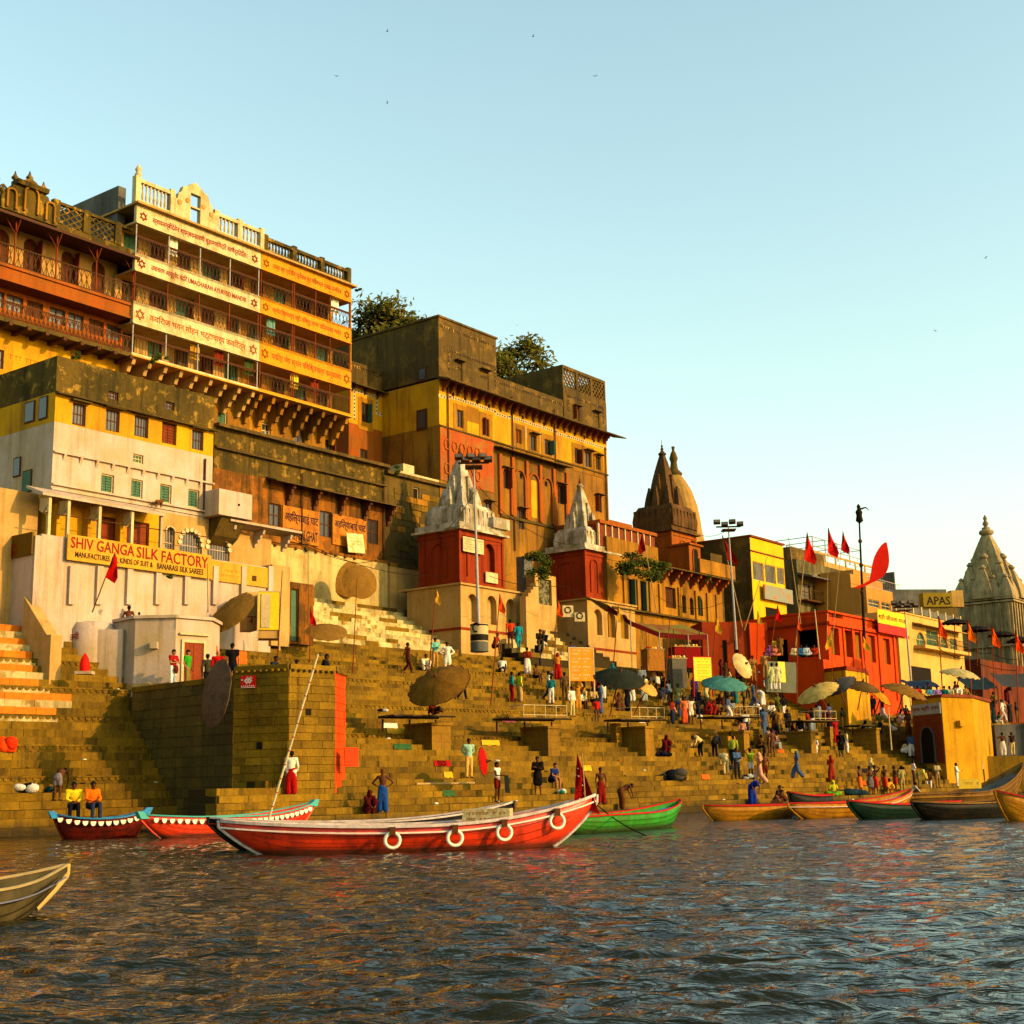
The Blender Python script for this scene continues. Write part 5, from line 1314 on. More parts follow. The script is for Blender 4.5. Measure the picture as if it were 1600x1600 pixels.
k_ = lambda px, py: K2.uv(px, py)
e1 = k_(1408, 930)[0]
hw = [(e1 * a, e1 * b2, k_(1390, 954)[1], k_(1390, 943)[1]) for a, b2 in ((.04, .34), (.4, .66), (.7, .96))]
PEACH = M('peach_plaster', (.58, .32, .1), (.5, .27, .08), sc=1, soft=.2, dirt=.3, dc=(.3, .18, .08))
wallmesh(0, e1, 9, k_(1390, 925)[1], hw, depth=6).build('wall', PEACH, k2h)
for h in hw: window(k2h, h, 0, TRIM, GLASS, 'cross')
MB().box(0, e1 * .9, 1.5, 6, k_(1390, 925)[1] + .001, k_(1385, 903)[1]).build('upper_room', PEACH, k2h)
MB().box(e1 * .1, e1 * .5, 1.55, 5, k_(1385, 903)[1] + .001, k_(1385, 895)[1]).build('roof_tank', PEACH, k2h)
railing(k2h, 0, e1, k_(1390, 925)[1], k_(1390, 925)[1] + 1, 0, STEEL, lattice=False, step=.4)
railing(k2h, 0, e1, k_(1385, 903)[1], k_(1385, 903)[1] + 1, 1.6, STEEL, lattice=False, step=.5)

# ---------------------------------------------------------------- vermilion pavilion
V = Fr(1308, 20.5); vp_ = V.obj('vermilion_pavilion', 'vermilion painted pavilion with open pillared halls above the yellow base', 'pavilion')
vu = lambda px, py, w=0: V.uv(px, py, w)
v1_ = vu(1416, 1000)[0]; vz = lambda py: vu(1308, py)[1]
zt_ = vz(960); zf_ = vz(1030); zlow = vz(1085)
op = [(v1_ * a, v1_ * b2, zf_ + .3, zt_ - 1.1) for a, b2 in ((.04, .13), (.17, .28), (.32, .43))]
nw = [V.rect(1358, 993, 1368, 1035), V.rect(1381, 998, 1391, 1038)]
wallmesh(0, v1_, zlow - 2, zt_, op + nw, th=.5, depth=.9).build('front_wall', ORANGE, vp_)
MB().box(0, v1_, .901, 9, zt_ - .3, zt_).build('roof_slab', ORANGE, vp_)
for h in nw: MB().box(h[0], h[1], .3, .35, h[2], h[3]).build('recess_panel', RUST, vp_)
for h in op: MB().box(h[0], h[1], .42, .47, h[2], h[3]).build('inner_panel', OCHRE, vp_)
MB().box(-.1, v1_ + .1, -.25, -.001, zt_ - .95, zt_ - .7).build('string_course', ORANGE, vp_)
MB().box(-.15, v1_ + .15, -.2, 5.1, zt_ + .001, zt_ + .15).build('roof_edge', ORANGE, vp_)
for px in (1318, 1332, 1345, 1372, 1396, 1413):
    x = vu(px, 1010)[0]; MB().box(x - .12, x + .12, -.12, -.001, zlow, zt_ - .951).build('pilaster', ORANGE, vp_)
# side towards us: open hall
LS = 6.8
yz = [(0.5, .9), (3.0, 3.5), (LS - .6, LS)]
# left wing: hall facing the river with dark opening
lw0 = vu(1185, 1000)[0] * 1.0
Lf = Fr(1308, 20.5, AZF + pi / 2)   # a front running towards the left, at right angles
lf = lambda px, py: Lf.uv(px, py)
xl1 = lf(1186, 1000)[0]
q = Lf; hole = [(lf(1288, 1000)[0], lf(1246, 1000)[0], zf_ + .2, zt_ - 1.2), (lf(1230, 1000)[0], lf(1202, 1000)[0], zf_ - .6, zt_ - 1.8)]
hole = [(min(a, b2), max(a, b2), c, d) for a, b2, c, d in hole]
lo_, hi_ = min(xl1, 0), max(xl1, 0)
lh_ = empty('pavilion_side', Lf.O, Lf.rz); lh_.parent = None
bpy.data.objects.remove(lh_)
def child_frame(Fp, Fc, o):
    """place a mesh built in frame Fc under a thing rooted at frame Fp"""
    o.rotation_euler = (0, 0, Fc.rz - Fp.rz); d = Fc.O - Fp.O
    o.location = (d.dot(Fp.D), d.dot(Fp.N), 0)
sgn = 1 if Lf.N.dot(V.D) > 0 else -1
wm = MB(); th = .4
def lwall(a, b2, c, d): wm.box(a, b2, 0.02, th, c, d)
hs = sorted(hole); cur = lo_
for a, b2, c, d in hs:
    lwall(cur, a, zlow - 1, zt_ + .1); lwall(a, b2, zlow - 1, c); lwall(a, b2, d, zt_ + .1); cur = b2
lwall(cur, hi_ - .02, zlow - 1, zt_ + .1)
child_frame(V, Lf, wm.build('side_wall', M('shaded_side_orange', (.6, .09, .012), (.5, .07, .01), sc=.8, soft=.2, dirt=.35, dc=(.3, .05, .02)), vp_))  # shade put into the colour: darker copy of the front orange
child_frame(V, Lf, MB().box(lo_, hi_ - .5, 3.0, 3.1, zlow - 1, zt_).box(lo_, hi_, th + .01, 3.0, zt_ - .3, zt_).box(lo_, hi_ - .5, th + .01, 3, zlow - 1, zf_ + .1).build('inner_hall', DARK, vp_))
child_frame(V, Lf, MB().box(lo_ - .1, hi_, -.12, -.0, zt_ - .9, zt_ - .75).build('side_string_course', RED, vp_))
zH = 1.45 + (1219 - 1030) / 21.5
child_frame(V, Lf, MB().box(lo_, hi_ + .6, -2.4, -.01, zlow - 4, zH).build('side_ledge', ORANGE, vp_))
# yellow base terrace
yb_ = V.obj('yellow_base_terrace', 'yellow octagonal base with a red rim in front of the vermilion pavilion', 'terrace')
P1_ = at(1262, 1060, 20.6); P2_ = at(1322, 1060, 21.4); P3_ = at(1352, 1060, 20.8); P4_ = P3_ + Vector((1, 3, 0)); P5_ = P1_ + Vector((-.5, 4, 0))
pl_ = [((p - V.O).dot(V.D), (p - V.O).dot(V.N)) for p in (P1_, P2_, P3_, P4_, P5_)]
zy1 = 1.45 + (1218 - 1040) / 22
MB().prism(pl_, 5, zy1 - .3).build('yellow_wall', YELLOW, yb_)
MB().prism([(x * 1.01, y - .1) for x, y in pl_], zy1 - .298, zy1).build('red_rim', RED, yb_)
# red hall further left
R5 = Fr(1108, 20.3, AZF + .75); rh = R5.obj('red_hall', 'dark red hall with small doors between the food stalls and the pavilion', 'hall')
rr = lambda px, py: R5.uv(px, py)
r1_ = rr(1200, 1000)[0]
hs = [(rr(a, 1010)[0], rr(b2, 1010)[0], 9.3, rr(1150, 1000)[1]) for a, b2 in ((1128, 1136), (1146, 1154))]
wallmesh(0, r1_, 9, rr(1150, 972)[1], hs, depth=3).build('wall', RED, rh)
for h in hs: window(rh, h, 0, REDWOOD, DARK, 'plain', name='door')
x_, _ = rr(1176, 1000); MB().box(x_ - .3, x_ + .9, -.25, -.001, 9, rr(1150, 974)[1]).build('orange_pier', ORANGE, rh)
bn = V.obj('yellow_banner', 'yellow Hindi banner above a red strip on the vermilion pavilion roof', 'banner')
x1_, x2_ = vu(1362, 960)[0], vu(1408, 975)[0]; z1_, z2_ = vu(1385, 978)[1], vu(1385, 957)[1]
MB().box(x1_, x2_, -.5, -.45, z1_, z2_).build('yellow_cloth', paint((250, 200, 40)), bn); text(bn, 'श्री सीतला माता', x1_ + .15, x2_ - .1, z1_ + .25, z2_ - .35, -.5, LETK)
MB().box(x1_, x2_, -.5, -.45, vu(1385, 992)[1], z1_ - .02).build('red_strip', paint((205, 60, 50)), bn)
# ---------------------------------------------------------------- cream balcony house
C5 = Fr(1455, 18.0); ch = C5.obj('arched_balcony_house', 'cream house with arched windows and a long balcony beside the grey temple', 'house')
cu = lambda px, py, w=0: C5.uv(px, py, w)
c0, c1 = cu(1404, 1000)[0], cu(1505, 1010)[0]; cz = lambda py: cu(1455, py)[1]
aw = [C5.rect(1432, 988, 1446, 1015), C5.rect(1448, 985, 1466, 1016), C5.rect(1470, 995, 1481, 1017), C5.rect(1485, 998, 1495, 1018)]
aw = [(a, b2, cz(1013), d, i in (0, 2)) for i, (a, b2, c, d) in enumerate(aw)]
CH = M('pale_orange_wash', (.7, .48, .2), (.6, .38, .13), sc=.8, soft=.2, dirt=.25, dc=(.3, .2, .1))
wallmesh(c0, c1, 7, cz(968), aw, depth=8).build('wall', CH, ch)
for i, h in enumerate(aw): window(ch, h, .05, TRIM, SHUT, 'cross', name='arched_window' if i in (0, 2) else 'window')
MB().box(cu(1428, 1010)[0], cu(1500, 1018)[0], -1.0, -.001, cz(1018), cz(1013)).build('balcony_slab', CH, ch)
railing(ch, cu(1430, 1010)[0], cu(1498, 1018)[0], cz(1013), cz(1013) + .9, -.9, IRON, lattice=False, step=.2)
MB().side([(0, cz(978)), (-.9, cz(982)), (-.9, cz(983)), (0, cz(980))], cu(1426, 985)[0], cu(1498, 990)[0]).build('window_awning', CREAM, ch)
MB().box(c0, c1, -.1, 8, cz(968) + .001, cz(966)).build('roof_edge', CH, ch)
for i in range(9): x = c0 + (c1 - c0) * i / 8; MB().box(x - .1, x + .1, 0, .2, cz(966), cz(952)).build('roof_post', TRIM, ch)
MB().box(c0, c1, .05, .15, cz(964), cz(955)).build('roof_screen', GREYP, ch)
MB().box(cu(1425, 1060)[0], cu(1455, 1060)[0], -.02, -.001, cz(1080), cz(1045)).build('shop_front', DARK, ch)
# big lettered hoarding on a building behind
S5 = Fr(1495, 16.5, AZF + .8); o = S5.obj('lettered_hoarding', 'dark yellow hoarding ending in APAS with a white return face beside the grey temple', 'hoarding')
s_ = lambda px, py: S5.uv(px, py)
x1_, x2_ = s_(1443, 940)[0], s_(1488, 940)[0]
MB().box(x1_, x2_, 0, 1, s_(1465, 948)[1], s_(1465, 926)[1]).build('board', paint((150, 130, 40)), o)
text(o, 'APAS', x1_ + .3, x2_ - .2, s_(1465, 945)[1], s_(1465, 932)[1], 0, LETK)
MB().box(x2_ + .01, x2_ + 1.2, .1, 1, s_(1495, 948)[1], s_(1495, 922)[1]).build('white_return', CREAM, o)
MB().box(x1_ - .5, x2_ + .6, .2, 3, 8, s_(1465, 948)[1] - .01).build('support_wall', M('dim_brown_wall', (.2, .15, .07), (.28, .19, .06), sc=1), o)
MB().box(x1_ - 1.5, x2_ + 2, 5.5, 12, 8, s_(1520, 908)[1]).build('rear_roof', GREYP, o)
# ---------------------------------------------------------------- great grey temple
G6 = Fr(1560, 14.2); o = G6.obj('grey_temple', 'great grey carved temple tower with clustered spires at the right edge', 'temple')
gx = lambda px, py: G6.uv(px, py)
wq = 104 / 14.2; cx = G6.uv(1547, 900, -104 / 14.2 / 2 * .9)[0]; zb6 = gx(1541, 925)[1]; zt6 = gx(1541, 790)[1]
s2 = wq / 2 * .9
cy = s2
b = MB(); b.box(cx - s2, cx + s2, 0, 2 * s2, 6, zb6)
for i in range(7):
    t = (i + .5) / 7
    for sd in (0, 1):
        if sd == 0: x = cx - s2 + t * 2 * s2; b.box(x - .14, x + .14, -.18, -.0, 8, zb6 - .3)
        else: y = t * 2 * s2; b.box(cx - s2 - .18, cx - s2, y - .14, y + .14, 8, zb6 - .3)
b.build('shaft', GSTONE, o)
for k, (e, dz) in enumerate(((.35, 0), (.25, .35), (.4, -5.2))): MB().box(cx - s2 - e, cx + s2 + e, -e, 2 * s2 + e, zb6 + dz - .2, zb6 + dz).build('cornice', GSTONE, o)
H6 = zt6 - zb6
shikhara(o, cx, cy, zb6 + .36, s2 * 1.5, H6, GSTONE, False, tip=1)
for (dx, dy, sc_, hh) in [(a * .5, b_ * .5, .62, .62) for a, b_ in ((0, -1), (1, 0), (-1, 0), (0, 1))] + [(a * .78, b_ * .78, .5, .45) for a, b_ in ((0, -1), (1, 0), (-1, 0), (0, 1))] + [(a * .52, b_ * .52, .5, .52) for a, b_ in ((1, -1), (-1, -1), (1, 1), (-1, 1))] + [(a * .8, b_ * .8, .36, .3) for a, b_ in ((1, -1), (-1, -1), (1, 1), (-1, 1), (.45, -1), (-.45, -1), (-1, .45), (-1, -.45))]:
    shikhara(o, cx + dx * s2, cy + dy * s2, zb6 + .36, s2 * 1.5 * sc_, H6 * hh, GSTONE, False, tip=False, ribs=sc_ > .45)
niche(o, cx, 10, 13.5, 1.4, -.02, GSTONE, DARK, True)
MB().box(gx(1500, 1040)[0] - 4, gx(1620, 1040)[0] + 8, -3.5, -.5, 5, gx(1550, 1045)[1]).build('lower_platform', M('dark_red_brown_wall', (.3, .07, .02), (.2, .06, .02), sc=.8, soft=.2, dirt=.5), o)
# ---------------------------------------------------------------- yellow shrine block near the water, right
Q = at(1475, 1150, 22.4); Q2 = at(1524, 1150, 22.0); Q3 = at(1550, 1150, 20.6); Q0 = at(1428, 1150, 21.6)
ys2 = tag(empty('yellow_shrine', (Q.x, Q.y, 0)), 'bright yellow angular shrine block with a pointed arched doorway and Hindi lintel', 'shrine')
rel = lambda p: (p.x - Q.x, p.y - Q.y)
zt_ = 1.45 + (1214 - 1092) / 22.4
pg = [rel(Q0), rel(Q), rel(Q2), rel(Q3), rel(Q3 + Vector((1, 6, 0))), rel(Q0 + Vector((2.3, 6, 0)))]
MB().prism(pg, 0, zt_).build('wall', M('deep_yellow_wash', (.6, .36, .015), (.5, .28, .015), sc=.8, soft=.2, dirt=.45, dc=(.25, .13, .02), ds=.5, dthr=.58), ys2)
MB().prism([(x * 1.02, y - .12) for x, y in pg], zt_ + .001, zt_ + .2).build('red_rim', REDWOOD, ys2)
def wall_frame(A, B):
    d = B - A; d.z = 0; L = d.length; d.normalize(); return A, d, L, atan2(d.y, d.x)
A, d, L, rz = wall_frame(Q0, Q)
def on_wall(mb, name, mat, par, A, rz, base): 
    o = mb.build(name, mat, par); o.location = (A.x - base.x, A.y - base.y, 0); o.rotation_euler = (0, 0, rz); return o
zs1 = 1.45 + (1214 - 1192) / 22; zs2_ = 1.45 + (1214 - 1103) / 22
on_wall(MB().box(.1, L - .1, -.08, -.005, zs1, zs2_ - .75), 'red_door_wall', REDWOOD, ys2, A, rz, Q)
on_wall(MB().box(.05, L - .05, -.12, -.005, zs2_ - .7, zs2_ + .05), 'lintel_board', paint((170, 170, 160)), ys2, A, rz, Q)
t_ = text(ys2, 'जय श्री राम', .2, L - .2, zs2_ - .5, zs2_ - .1, -.12, LETR); t_.location = (A.x - Q.x, A.y - Q.y, 0); t_.rotation_euler = (0, 0, rz)
nn = niche(ys2, L / 2, zs1, zs2_ - 1.6, L * .42, -.09, GREYP, DARK, True); nn.location = (A.x - Q.x, A.y - Q.y, 0); nn.rotation_euler = (0, 0, rz)
A2, d, L2, rz2 = wall_frame(Q, Q2)
on_wall(MB().box(L2 * .42, L2 * .62, -.35, 0, zt_ - 2.0, zt_ - 1.6), 'stone_spout', YELLOW, ys2, A2, rz2, Q)
e0 = at(1556, 1160, 20); e1 = at(1604, 1160, 20)
rw = tag(empty('grey_end_wall', (e0.x, e0.y, 0)), 'grey river wall with a yellow edge at the right edge beyond the yellow shrine', 'wall')
MB().prism([(0, 0), (e1.x - e0.x, e1.y - e0.y), (e1.x - e0.x + 1, e1.y - e0.y + 5), (1, 5)], -.5, 1.45 + (1213 - 1125) / 22.5).build('wall', GREYP, rw)
MB().prism([(e1.x - e0.x + .01, e1.y - e0.y - .3), (12, -2), (12, 6), (e1.x - e0.x + .01, 5)], -.5, 1.45 + (1213 - 1122) / 22.5).build('yellow_wall', YELLOW, rw)
# ---------------------------------------------------------------- boats
def boat(name, label, bow, stern, beam, fb, bowh, sternh, hull, rim, inside, stripe=None, flare=.25, band=None, rimt=.045, deck=True, kind=0, ex=.66, rk=.5, rp=1.7, stem=None, cat='boat', group='wooden rowing boats along the bank'):
    """bow, stern: plan points on the water; heights above water; fb freeboard amidships"""
    B_ = Vector((bow[0], bow[1], 0)); S_ = Vector((stern[0], stern[1], 0)); d = B_ - S_; Lb = d.length; rz = atan2(d.y, d.x)
    o = empty(name, ((B_ + S_) / 2)[:], rz, label, cat, group)
    K = 26
    def sec(t):      # t 0 stern .. 1 bow
        x = (t - .5) * Lb; w = beam / 2 * max(0.0, sin(pi * min(max(t, 0), 1))) ** ex
        if t > .5: zt = fb + (bowh - fb) * ((t - .5) * 2) ** 2.2
        else: zt = fb + (sternh - fb) * ((.5 - t) * 2) ** 2.2
        zb = -.35 + (zt + .35) * (max(0, abs(t - .5) * 2 - rk) / (1 - rk)) ** rp * .9
        return x, w, zt, zb
    prof = [(1, 1), (.97, .75), (.9, .5), (.78, .3), (.55, .12), (.0, 0)]
    vs = []; rows = []
    for k in range(K + 1):
        x, w, zt, zb = sec(k / K); r = []
        pts = [(a * w * (1 - flare * (1 - b2)), zb + (zt - zb) * b2) for a, b2 in prof]
        full = [(-y, z) for y, z in pts] + [(y, z) for y, z in pts[-2::-1]]
        for y, z in full: r.append(len(vs)); vs.append((x, y, z))
        rows.append(r)
    fs = []; n = len(rows[0])
    for k in range(K):
        for i in range(n - 1): fs.append((rows[k][i], rows[k + 1][i], rows[k + 1][i + 1], rows[k][i + 1]))
    h = MB(); h.add(vs, fs, True); hu_ = h.build('hull', hull, o)
    md = hu_.modifiers.new('s', 'SOLIDIFY'); md.thickness = .05; md.offset = 1
    for nm, mt, dz, th in (('gunwale', rim, .03, rimt),) + ((('rub_rail', stripe, -.12, rimt * .55),) if stripe else ()):
        g = MB()
        for sd in (-1, 1):
            pts = []
            for k in range(K + 1):
                x, w, zt, zb = sec(k / K); pts.append((x, sd * (w + .025), zt + dz))
            for k in range(K):
                p, q = pts[k], pts[k + 1]; a = th
                g.add([(p[0], p[1] - a * .6, p[2] - a * .5), (q[0], q[1] - a * .6, q[2] - a * .5), (q[0], q[1] + a * .6, q[2] - a * .5), (p[0], p[1] + a * .6, p[2] - a * .5),
                       (p[0], p[1] - a * .6, p[2] + a * .5), (q[0], q[1] - a * .6, q[2] + a * .5), (q[0], q[1] + a * .6, q[2] + a * .5), (p[0], p[1] + a * .6, p[2] + a * .5)],
                      [(0, 3, 2, 1), (4, 5, 6, 7), (0, 1, 5, 4), (2, 3, 7, 6), (0, 4, 7, 3), (1, 2, 6, 5)])
        g.build(nm, mt, o)
    def hw(t, z):
        x, w, zt, zb = sec(t); b2 = min(1, max(0, (z - zb) / (zt - zb + 1e-6)))
        for (a0, c0), (a1, c1) in zip(prof, prof[1:]):
            if c1 <= b2 <= c0: a = a1 + (a0 - a1) * (b2 - c1) / (c0 - c1); return a * w * (1 - flare * (1 - b2))
        return w * .9
    # deck planks and thwarts
    if deck:
        for k in range(11):
            t0, t1_ = .06 + k * .08, .06 + k * .08 + .074
            x0_, w0, z0, _ = sec(t0); x1_, w1, z1, _ = sec(t1_)
            if w0 < .05 or w1 < .05: continue
            dz = .12 if (k < 3 or k > 7) else .34
            w0, w1 = max(.02, hw(t0, z0 - dz - .04) - .03), max(.02, hw(t1_, z1 - dz - .04) - .03)
            MB().add([(x0_, -w0 * .97, z0 - dz), (x1_, -w1 * .97, z1 - dz), (x1_, w1 * .97, z1 - dz), (x0_, w0 * .97, z0 - dz), (x0_, -w0 * .97, z0 - dz - .04), (x1_, -w1 * .97, z1 - dz - .04), (x1_, w1 * .97, z1 - dz - .04), (x0_, w0 * .97, z0 - dz - .04)],
                     [(0, 1, 2, 3), (7, 6, 5, 4), (0, 4, 5, 1), (2, 6, 7, 3), (1, 5, 6, 2), (3, 7, 4, 0)]).build('deck_plank', inside, o)
        for t in (.34, .46, .6):
            x, w, z, _ = sec(t); w = hw(t, z - .12) - .03; MB().box(x - .13, x + .13, -w, w, z - .12, z - .07).build('thwart', inside, o)
    if band:      # scalloped painted band under the gunwale
        g = MB(); Lh = int(Lb / .24)
        for sd in (-1, 1):
            for i in range(Lh):
                t = (i + .5) / Lh
                if t < .04 or t > .96: continue
                x, w, zt, zb = sec(t); x2_, w2, zt2, _ = sec(t + .1 / Lb)
                y = sd * (w * (1 - flare * .22) + .075)
                pts = [(x - .09, zt - .06)] + [(x - .09 * cos(a * pi / 6), zt - .09 - .12 * sin(a * pi / 6)) for a in range(7)] + [(x + .09, zt - .06)]
                g.slab(pts, min(y, y + .012 * sd), max(y, y + .012 * sd))
        g.build('scalloped_band', band, o, kind='stuff')
    if kind:      # raised end blocks
        for t, s_ in ((.012, -1), (.988, 1)):
            x, w, z, zb = sec(t); MB().add([(x - .16, -.14, z - .1), (x + .16, -.14, z - .1), (x + .16, .14, z - .1), (x - .16, .14, z - .1), (x - .1 + .18 * s_, -.1, z + .14), (x + .1 + .18 * s_, -.1, z + .14), (x + .1 + .18 * s_, .1, z + .14), (x - .1 + .18 * s_, .1, z + .14)],
                      [(0, 3, 2, 1), (4, 5, 6, 7), (0, 1, 5, 4), (1, 2, 6, 5), (2, 3, 7, 6), (3, 0, 4, 7)]).build('end_block', rim, o)
    sm_ = MB()
    for sd in (-1, 1):
        for b2 in (.80, .62, .45):
            a_ = {.80: .975, .62: .94, .45: .88}[b2]; pts = []
            for k in range(2, K - 1):
                x, w, zt, zb = sec(k / K); pts.append((x, sd * (a_ * w * (1 - flare * (1 - b2)) + .056), zb + (zt - zb) * b2))
            sm_.path(pts, .006, 4)
    sm_.build('plank_seams', DARK, o, kind='stuff')
    # stem strakes
    for t, s_ in ((0, -1), (1, 1)):
        pts = []
        for k in range(7):
            tt = (k / 6) * .13; tt = tt if t == 0 else 1 - tt
            x, w, zt, zb = sec(tt); pts.append((x + s_ * .03, 0, zb - .01))
        x, w, zt, zb = sec(t); pts = [(x + s_ * .04, 0, zt + .04)] + pts
        MB().path(pts, .04, 6).build('stem_post', stem or hull, o)
    return o, sec, Lb, rz
def wl(px, py):
    """point on the water under that pixel"""
    r = ray(px, py); t = -CAM.z / r.z; P = CAM + r * t; return P
def endp(px, py, z):
    r = ray(px, py); t = (z - CAM.z) / r.z if abs(r.z) > 1e-6 else 50; return CAM + r * t
def atY(px, Y, py=1240):
    r = ray(px, py); return CAM + r * (Y / r.y)
BRED = M('red_boat_paint', (.85, .085, .014), (.7, .06, .012), sc=1.2, soft=.2, wet=.12, dirt=.55, dc=(.12, .02, .012), ds=1.1, dthr=.56, fine=.1, rough=.42, bump=.12, spec=.45, zs=1.6)
BWHT = M('white_boat_paint', (.66, .58, .54), (.5, .42, .38), sc=2, thr=.58, soft=.08, dirt=.3, dc=(.2, .15, .12), ds=1.2, rough=.6)
BDK = M('tarred_hull', (.02, .022, .02), (.04, .03, .02), sc=2, rough=.5, bump=.3)
BGRN = M('green_boat_paint', (.06, .36, .05), (.09, .28, .05), wet=.12, sc=1.5, soft=.1, dirt=.4, dc=(.05, .08, .03), rough=.5, ds=1.5)
BBLU = M('blue_boat_paint', (.06, .32, .55), (.07, .24, .4), sc=2, soft=.1, dirt=.3, dc=(.05, .08, .1), rough=.5)
BYEL = M('mustard_boat_paint', (.52, .27, .02), (.42, .2, .02), sc=1.5, soft=.1, dirt=.35, dc=(.15, .08, .02), rough=.5, ds=1.4)
BMAR = M('dark_red_hull', (.2, .02, .012), (.12, .015, .01), sc=1.5, rough=.5, dirt=.4)
BTUR = paint((90, 170, 160)); BTAN = M('bare_wood_hull', (.34, .19, .06), (.22, .12, .04), sc=2, soft=.1, dirt=.5, dc=(.06, .04, .02), rough=.7); RIMR = paint((180, 35, 35)); 
RB = boat('red_rowing_boat', 'long bright red boat with white trim and four white rings on its side', atY(930, 34.4), atY(345, 32.6), 1.9, .56, 1.17, .76, BRED, BWHT, BWHT, paint((225, 205, 190)), band=None, rimt=.07, stem=BWHT)
o, sec, Lb, rz = RB
# white lifebelts on its side
side = -1
for i, (px, py) in enumerate(((597, 1300), (692, 1289), (770, 1289), (858, 1276))):
    t = .5 + (atY(px, 33.5).x - atY(637, 33.5).x) / Lb * 1.0
    x, w, zt, zb = sec(t); P = Vector(o.location) + Matrix.Rotation(rz, 3, 'Z') @ Vector((x, side * (w + .1), zt - .28))
    r_ = empty('life_ring', P, rz, ('white ring hanging nearest the stern of the red boat', 'white ring second from the stern of the red boat', 'white ring below the lettered box on the red boat', 'white ring nearest the bow of the red boat')[i], 'life ring', 'white rings hung on the red boat')
    b = MB(); n1, n2 = 20, 8; vs = []
    for a in range(n1):
        for c_ in range(n2):
            A = 2 * pi * a / n1; C = 2 * pi * c_ / n2; R_2 = .17 + .04 * cos(C)
            vs.append((R_2 * cos(A), .04 * sin(C), R_2 * sin(A)))
    b.add(vs, [(a * n2 + c_, a * n2 + (c_ + 1) % n2, ((a + 1) % n1) * n2 + (c_ + 1) % n2, ((a + 1) % n1) * n2 + c_) for a in range(n1) for c_ in range(n2)], True)
    b.build('ring', paint((235, 225, 205), rough=.5), r_)
    MB().box(-.07, .07, -.06, .06, .13, .3).build('rope_lashing', WOOD, r_)
# lettered box on board
t = .5 + (atY(755, 33.5).x - atY(637, 33.5).x) / Lb; x, w, zt, zb = sec(t)
P = Vector(o.location) + Matrix.Rotation(rz, 3, 'Z') @ Vector((x, .15, zt - .08))
bxo = empty('lettered_box', P, rz - .35, 'white lettered box standing on the red boat amidships', 'box')
MB().box(-.55, .6, -.22, .3, 0, .36).build('box_body', M('dirty_white_board', (.6, .5, .36), (.45, .33, .18), sc=5, thr=.55, soft=.1), bxo)
scribble(bxo, -.45, .5, .05, .32, -.22, LETO, 2)
# red flag at the bow
P = Vector(o.location) + Matrix.Rotation(rz, 3, 'Z') @ Vector((Lb / 2 - .25, 0, 1.05))
fl = empty('bow_flag', P, 0, 'dark red spangled flag standing at the bow of the red boat', 'flag')
MB().tube((0, 0, -.2), (-.05, 0, 1.15), .018).build('flagpole', WOODP, fl)
b = MB(); n = 7; vs = []
for j in range(n + 1):
    for i in range(5):
        s_ = i / 4; zz = 1.15 - (1.2 * j / n); wd = .42 * (j / n); vs.append((-.12 - .12 * (j / n) + s_ * wd * 1.5 - .05, .07 * sin(i * 1.7 + j * .8), zz - .28 * s_ * (j / n)))
b.add(vs, [(j * 5 + i, j * 5 + i + 1, (j + 1) * 5 + i + 1, (j + 1) * 5 + i) for j in range(n) for i in range(4)], True)
b.build('flag_cloth', cloth((150, 20, 20)), fl)
c_ = MB()
for k in range(18): p = vs[rnd.randrange(10, len(vs))]; c_.box(p[0] - .012, p[0] + .012, p[1] - .03, p[1] - .02, p[2] - .012, p[2] + .012)
c_.build('spangles', LETW, fl, kind='stuff')
ok = RB
boat('rowing_boat', 'black-hulled boat with a pale deck moored tight behind the long red boat', atY(800, 37.5), atY(328, 35.2), 1.7, .6, 1.0, .8, BDK, BWHT, BWHT, paint((160, 40, 30)))
boat('rowing_boat', 'dark red boat with blue rim and white scallops below the two seated men', atY(228, 48.2), atY(88, 46.8), 1.3, .62, .85, .8, BMAR, BBLU, BBLU, None, band=LETW, kind=1)
boat('rowing_boat', 'red boat with turquoise rim and white scallops left of the long red boat', atY(490, 50.5), atY(222, 45.5), 1.5, .6, 1.0, .75, BRED, BTUR, BBLU, None, band=LETW, kind=1)
boat('rowing_boat', 'grey boat prow with a yellow edge entering at the lower left', atY(103, 18.2, 1340), atY(-330, 14.5, 1340), 1.2, .36, .54, .45, M('mud_grey_hull', (.13, .105, .06), (.07, .06, .04), sc=3, soft=.15, rough=.6), paint((165, 150, 125)), paint((175, 140, 70)), paint((120, 125, 140)), ex=1.15, rk=.25, rp=1.25, rimt=.03, stem=paint((190, 165, 120)))
boat('rowing_boat', 'bright green boat with a blue interior beyond the bow of the red boat', atY(1062, 48.5), atY(870, 42.0), 1.5, .5, .85, .45, BGRN, RIMR, BBLU, None)
boat('rowing_boat', 'mustard yellow boat with a red rim right of the green boat', atY(1098, 53.5), atY(1245, 56.0), 1.4, .5, .56, .5, BYEL, RIMR, BWHT, None, kind=0)
boat('rowing_boat', 'longer mustard boat with red rim and lifted bow in the middle of the right row', atY(1424, 60.0), atY(1231, 53.5), 1.5, .52, .95, .58, BYEL, RIMR, BWHT, paint((215, 190, 180)))
boat('rowing_boat', 'dark green hulled boat with a red rim in the right row', atY(1324, 51.5), atY(1500, 56), 1.4, .45, .66, .5, M('dark_green_hull', (.015, .05, .03), sc=2, rough=.5), RIMR, BWHT, None)
boat('rowing_boat', 'long black boat with a bare timber rim at the right', atY(1424, 49.5), atY(1585, 52.5), 1.6, .5, .62, .6, BDK, BTAN, BTAN, None)
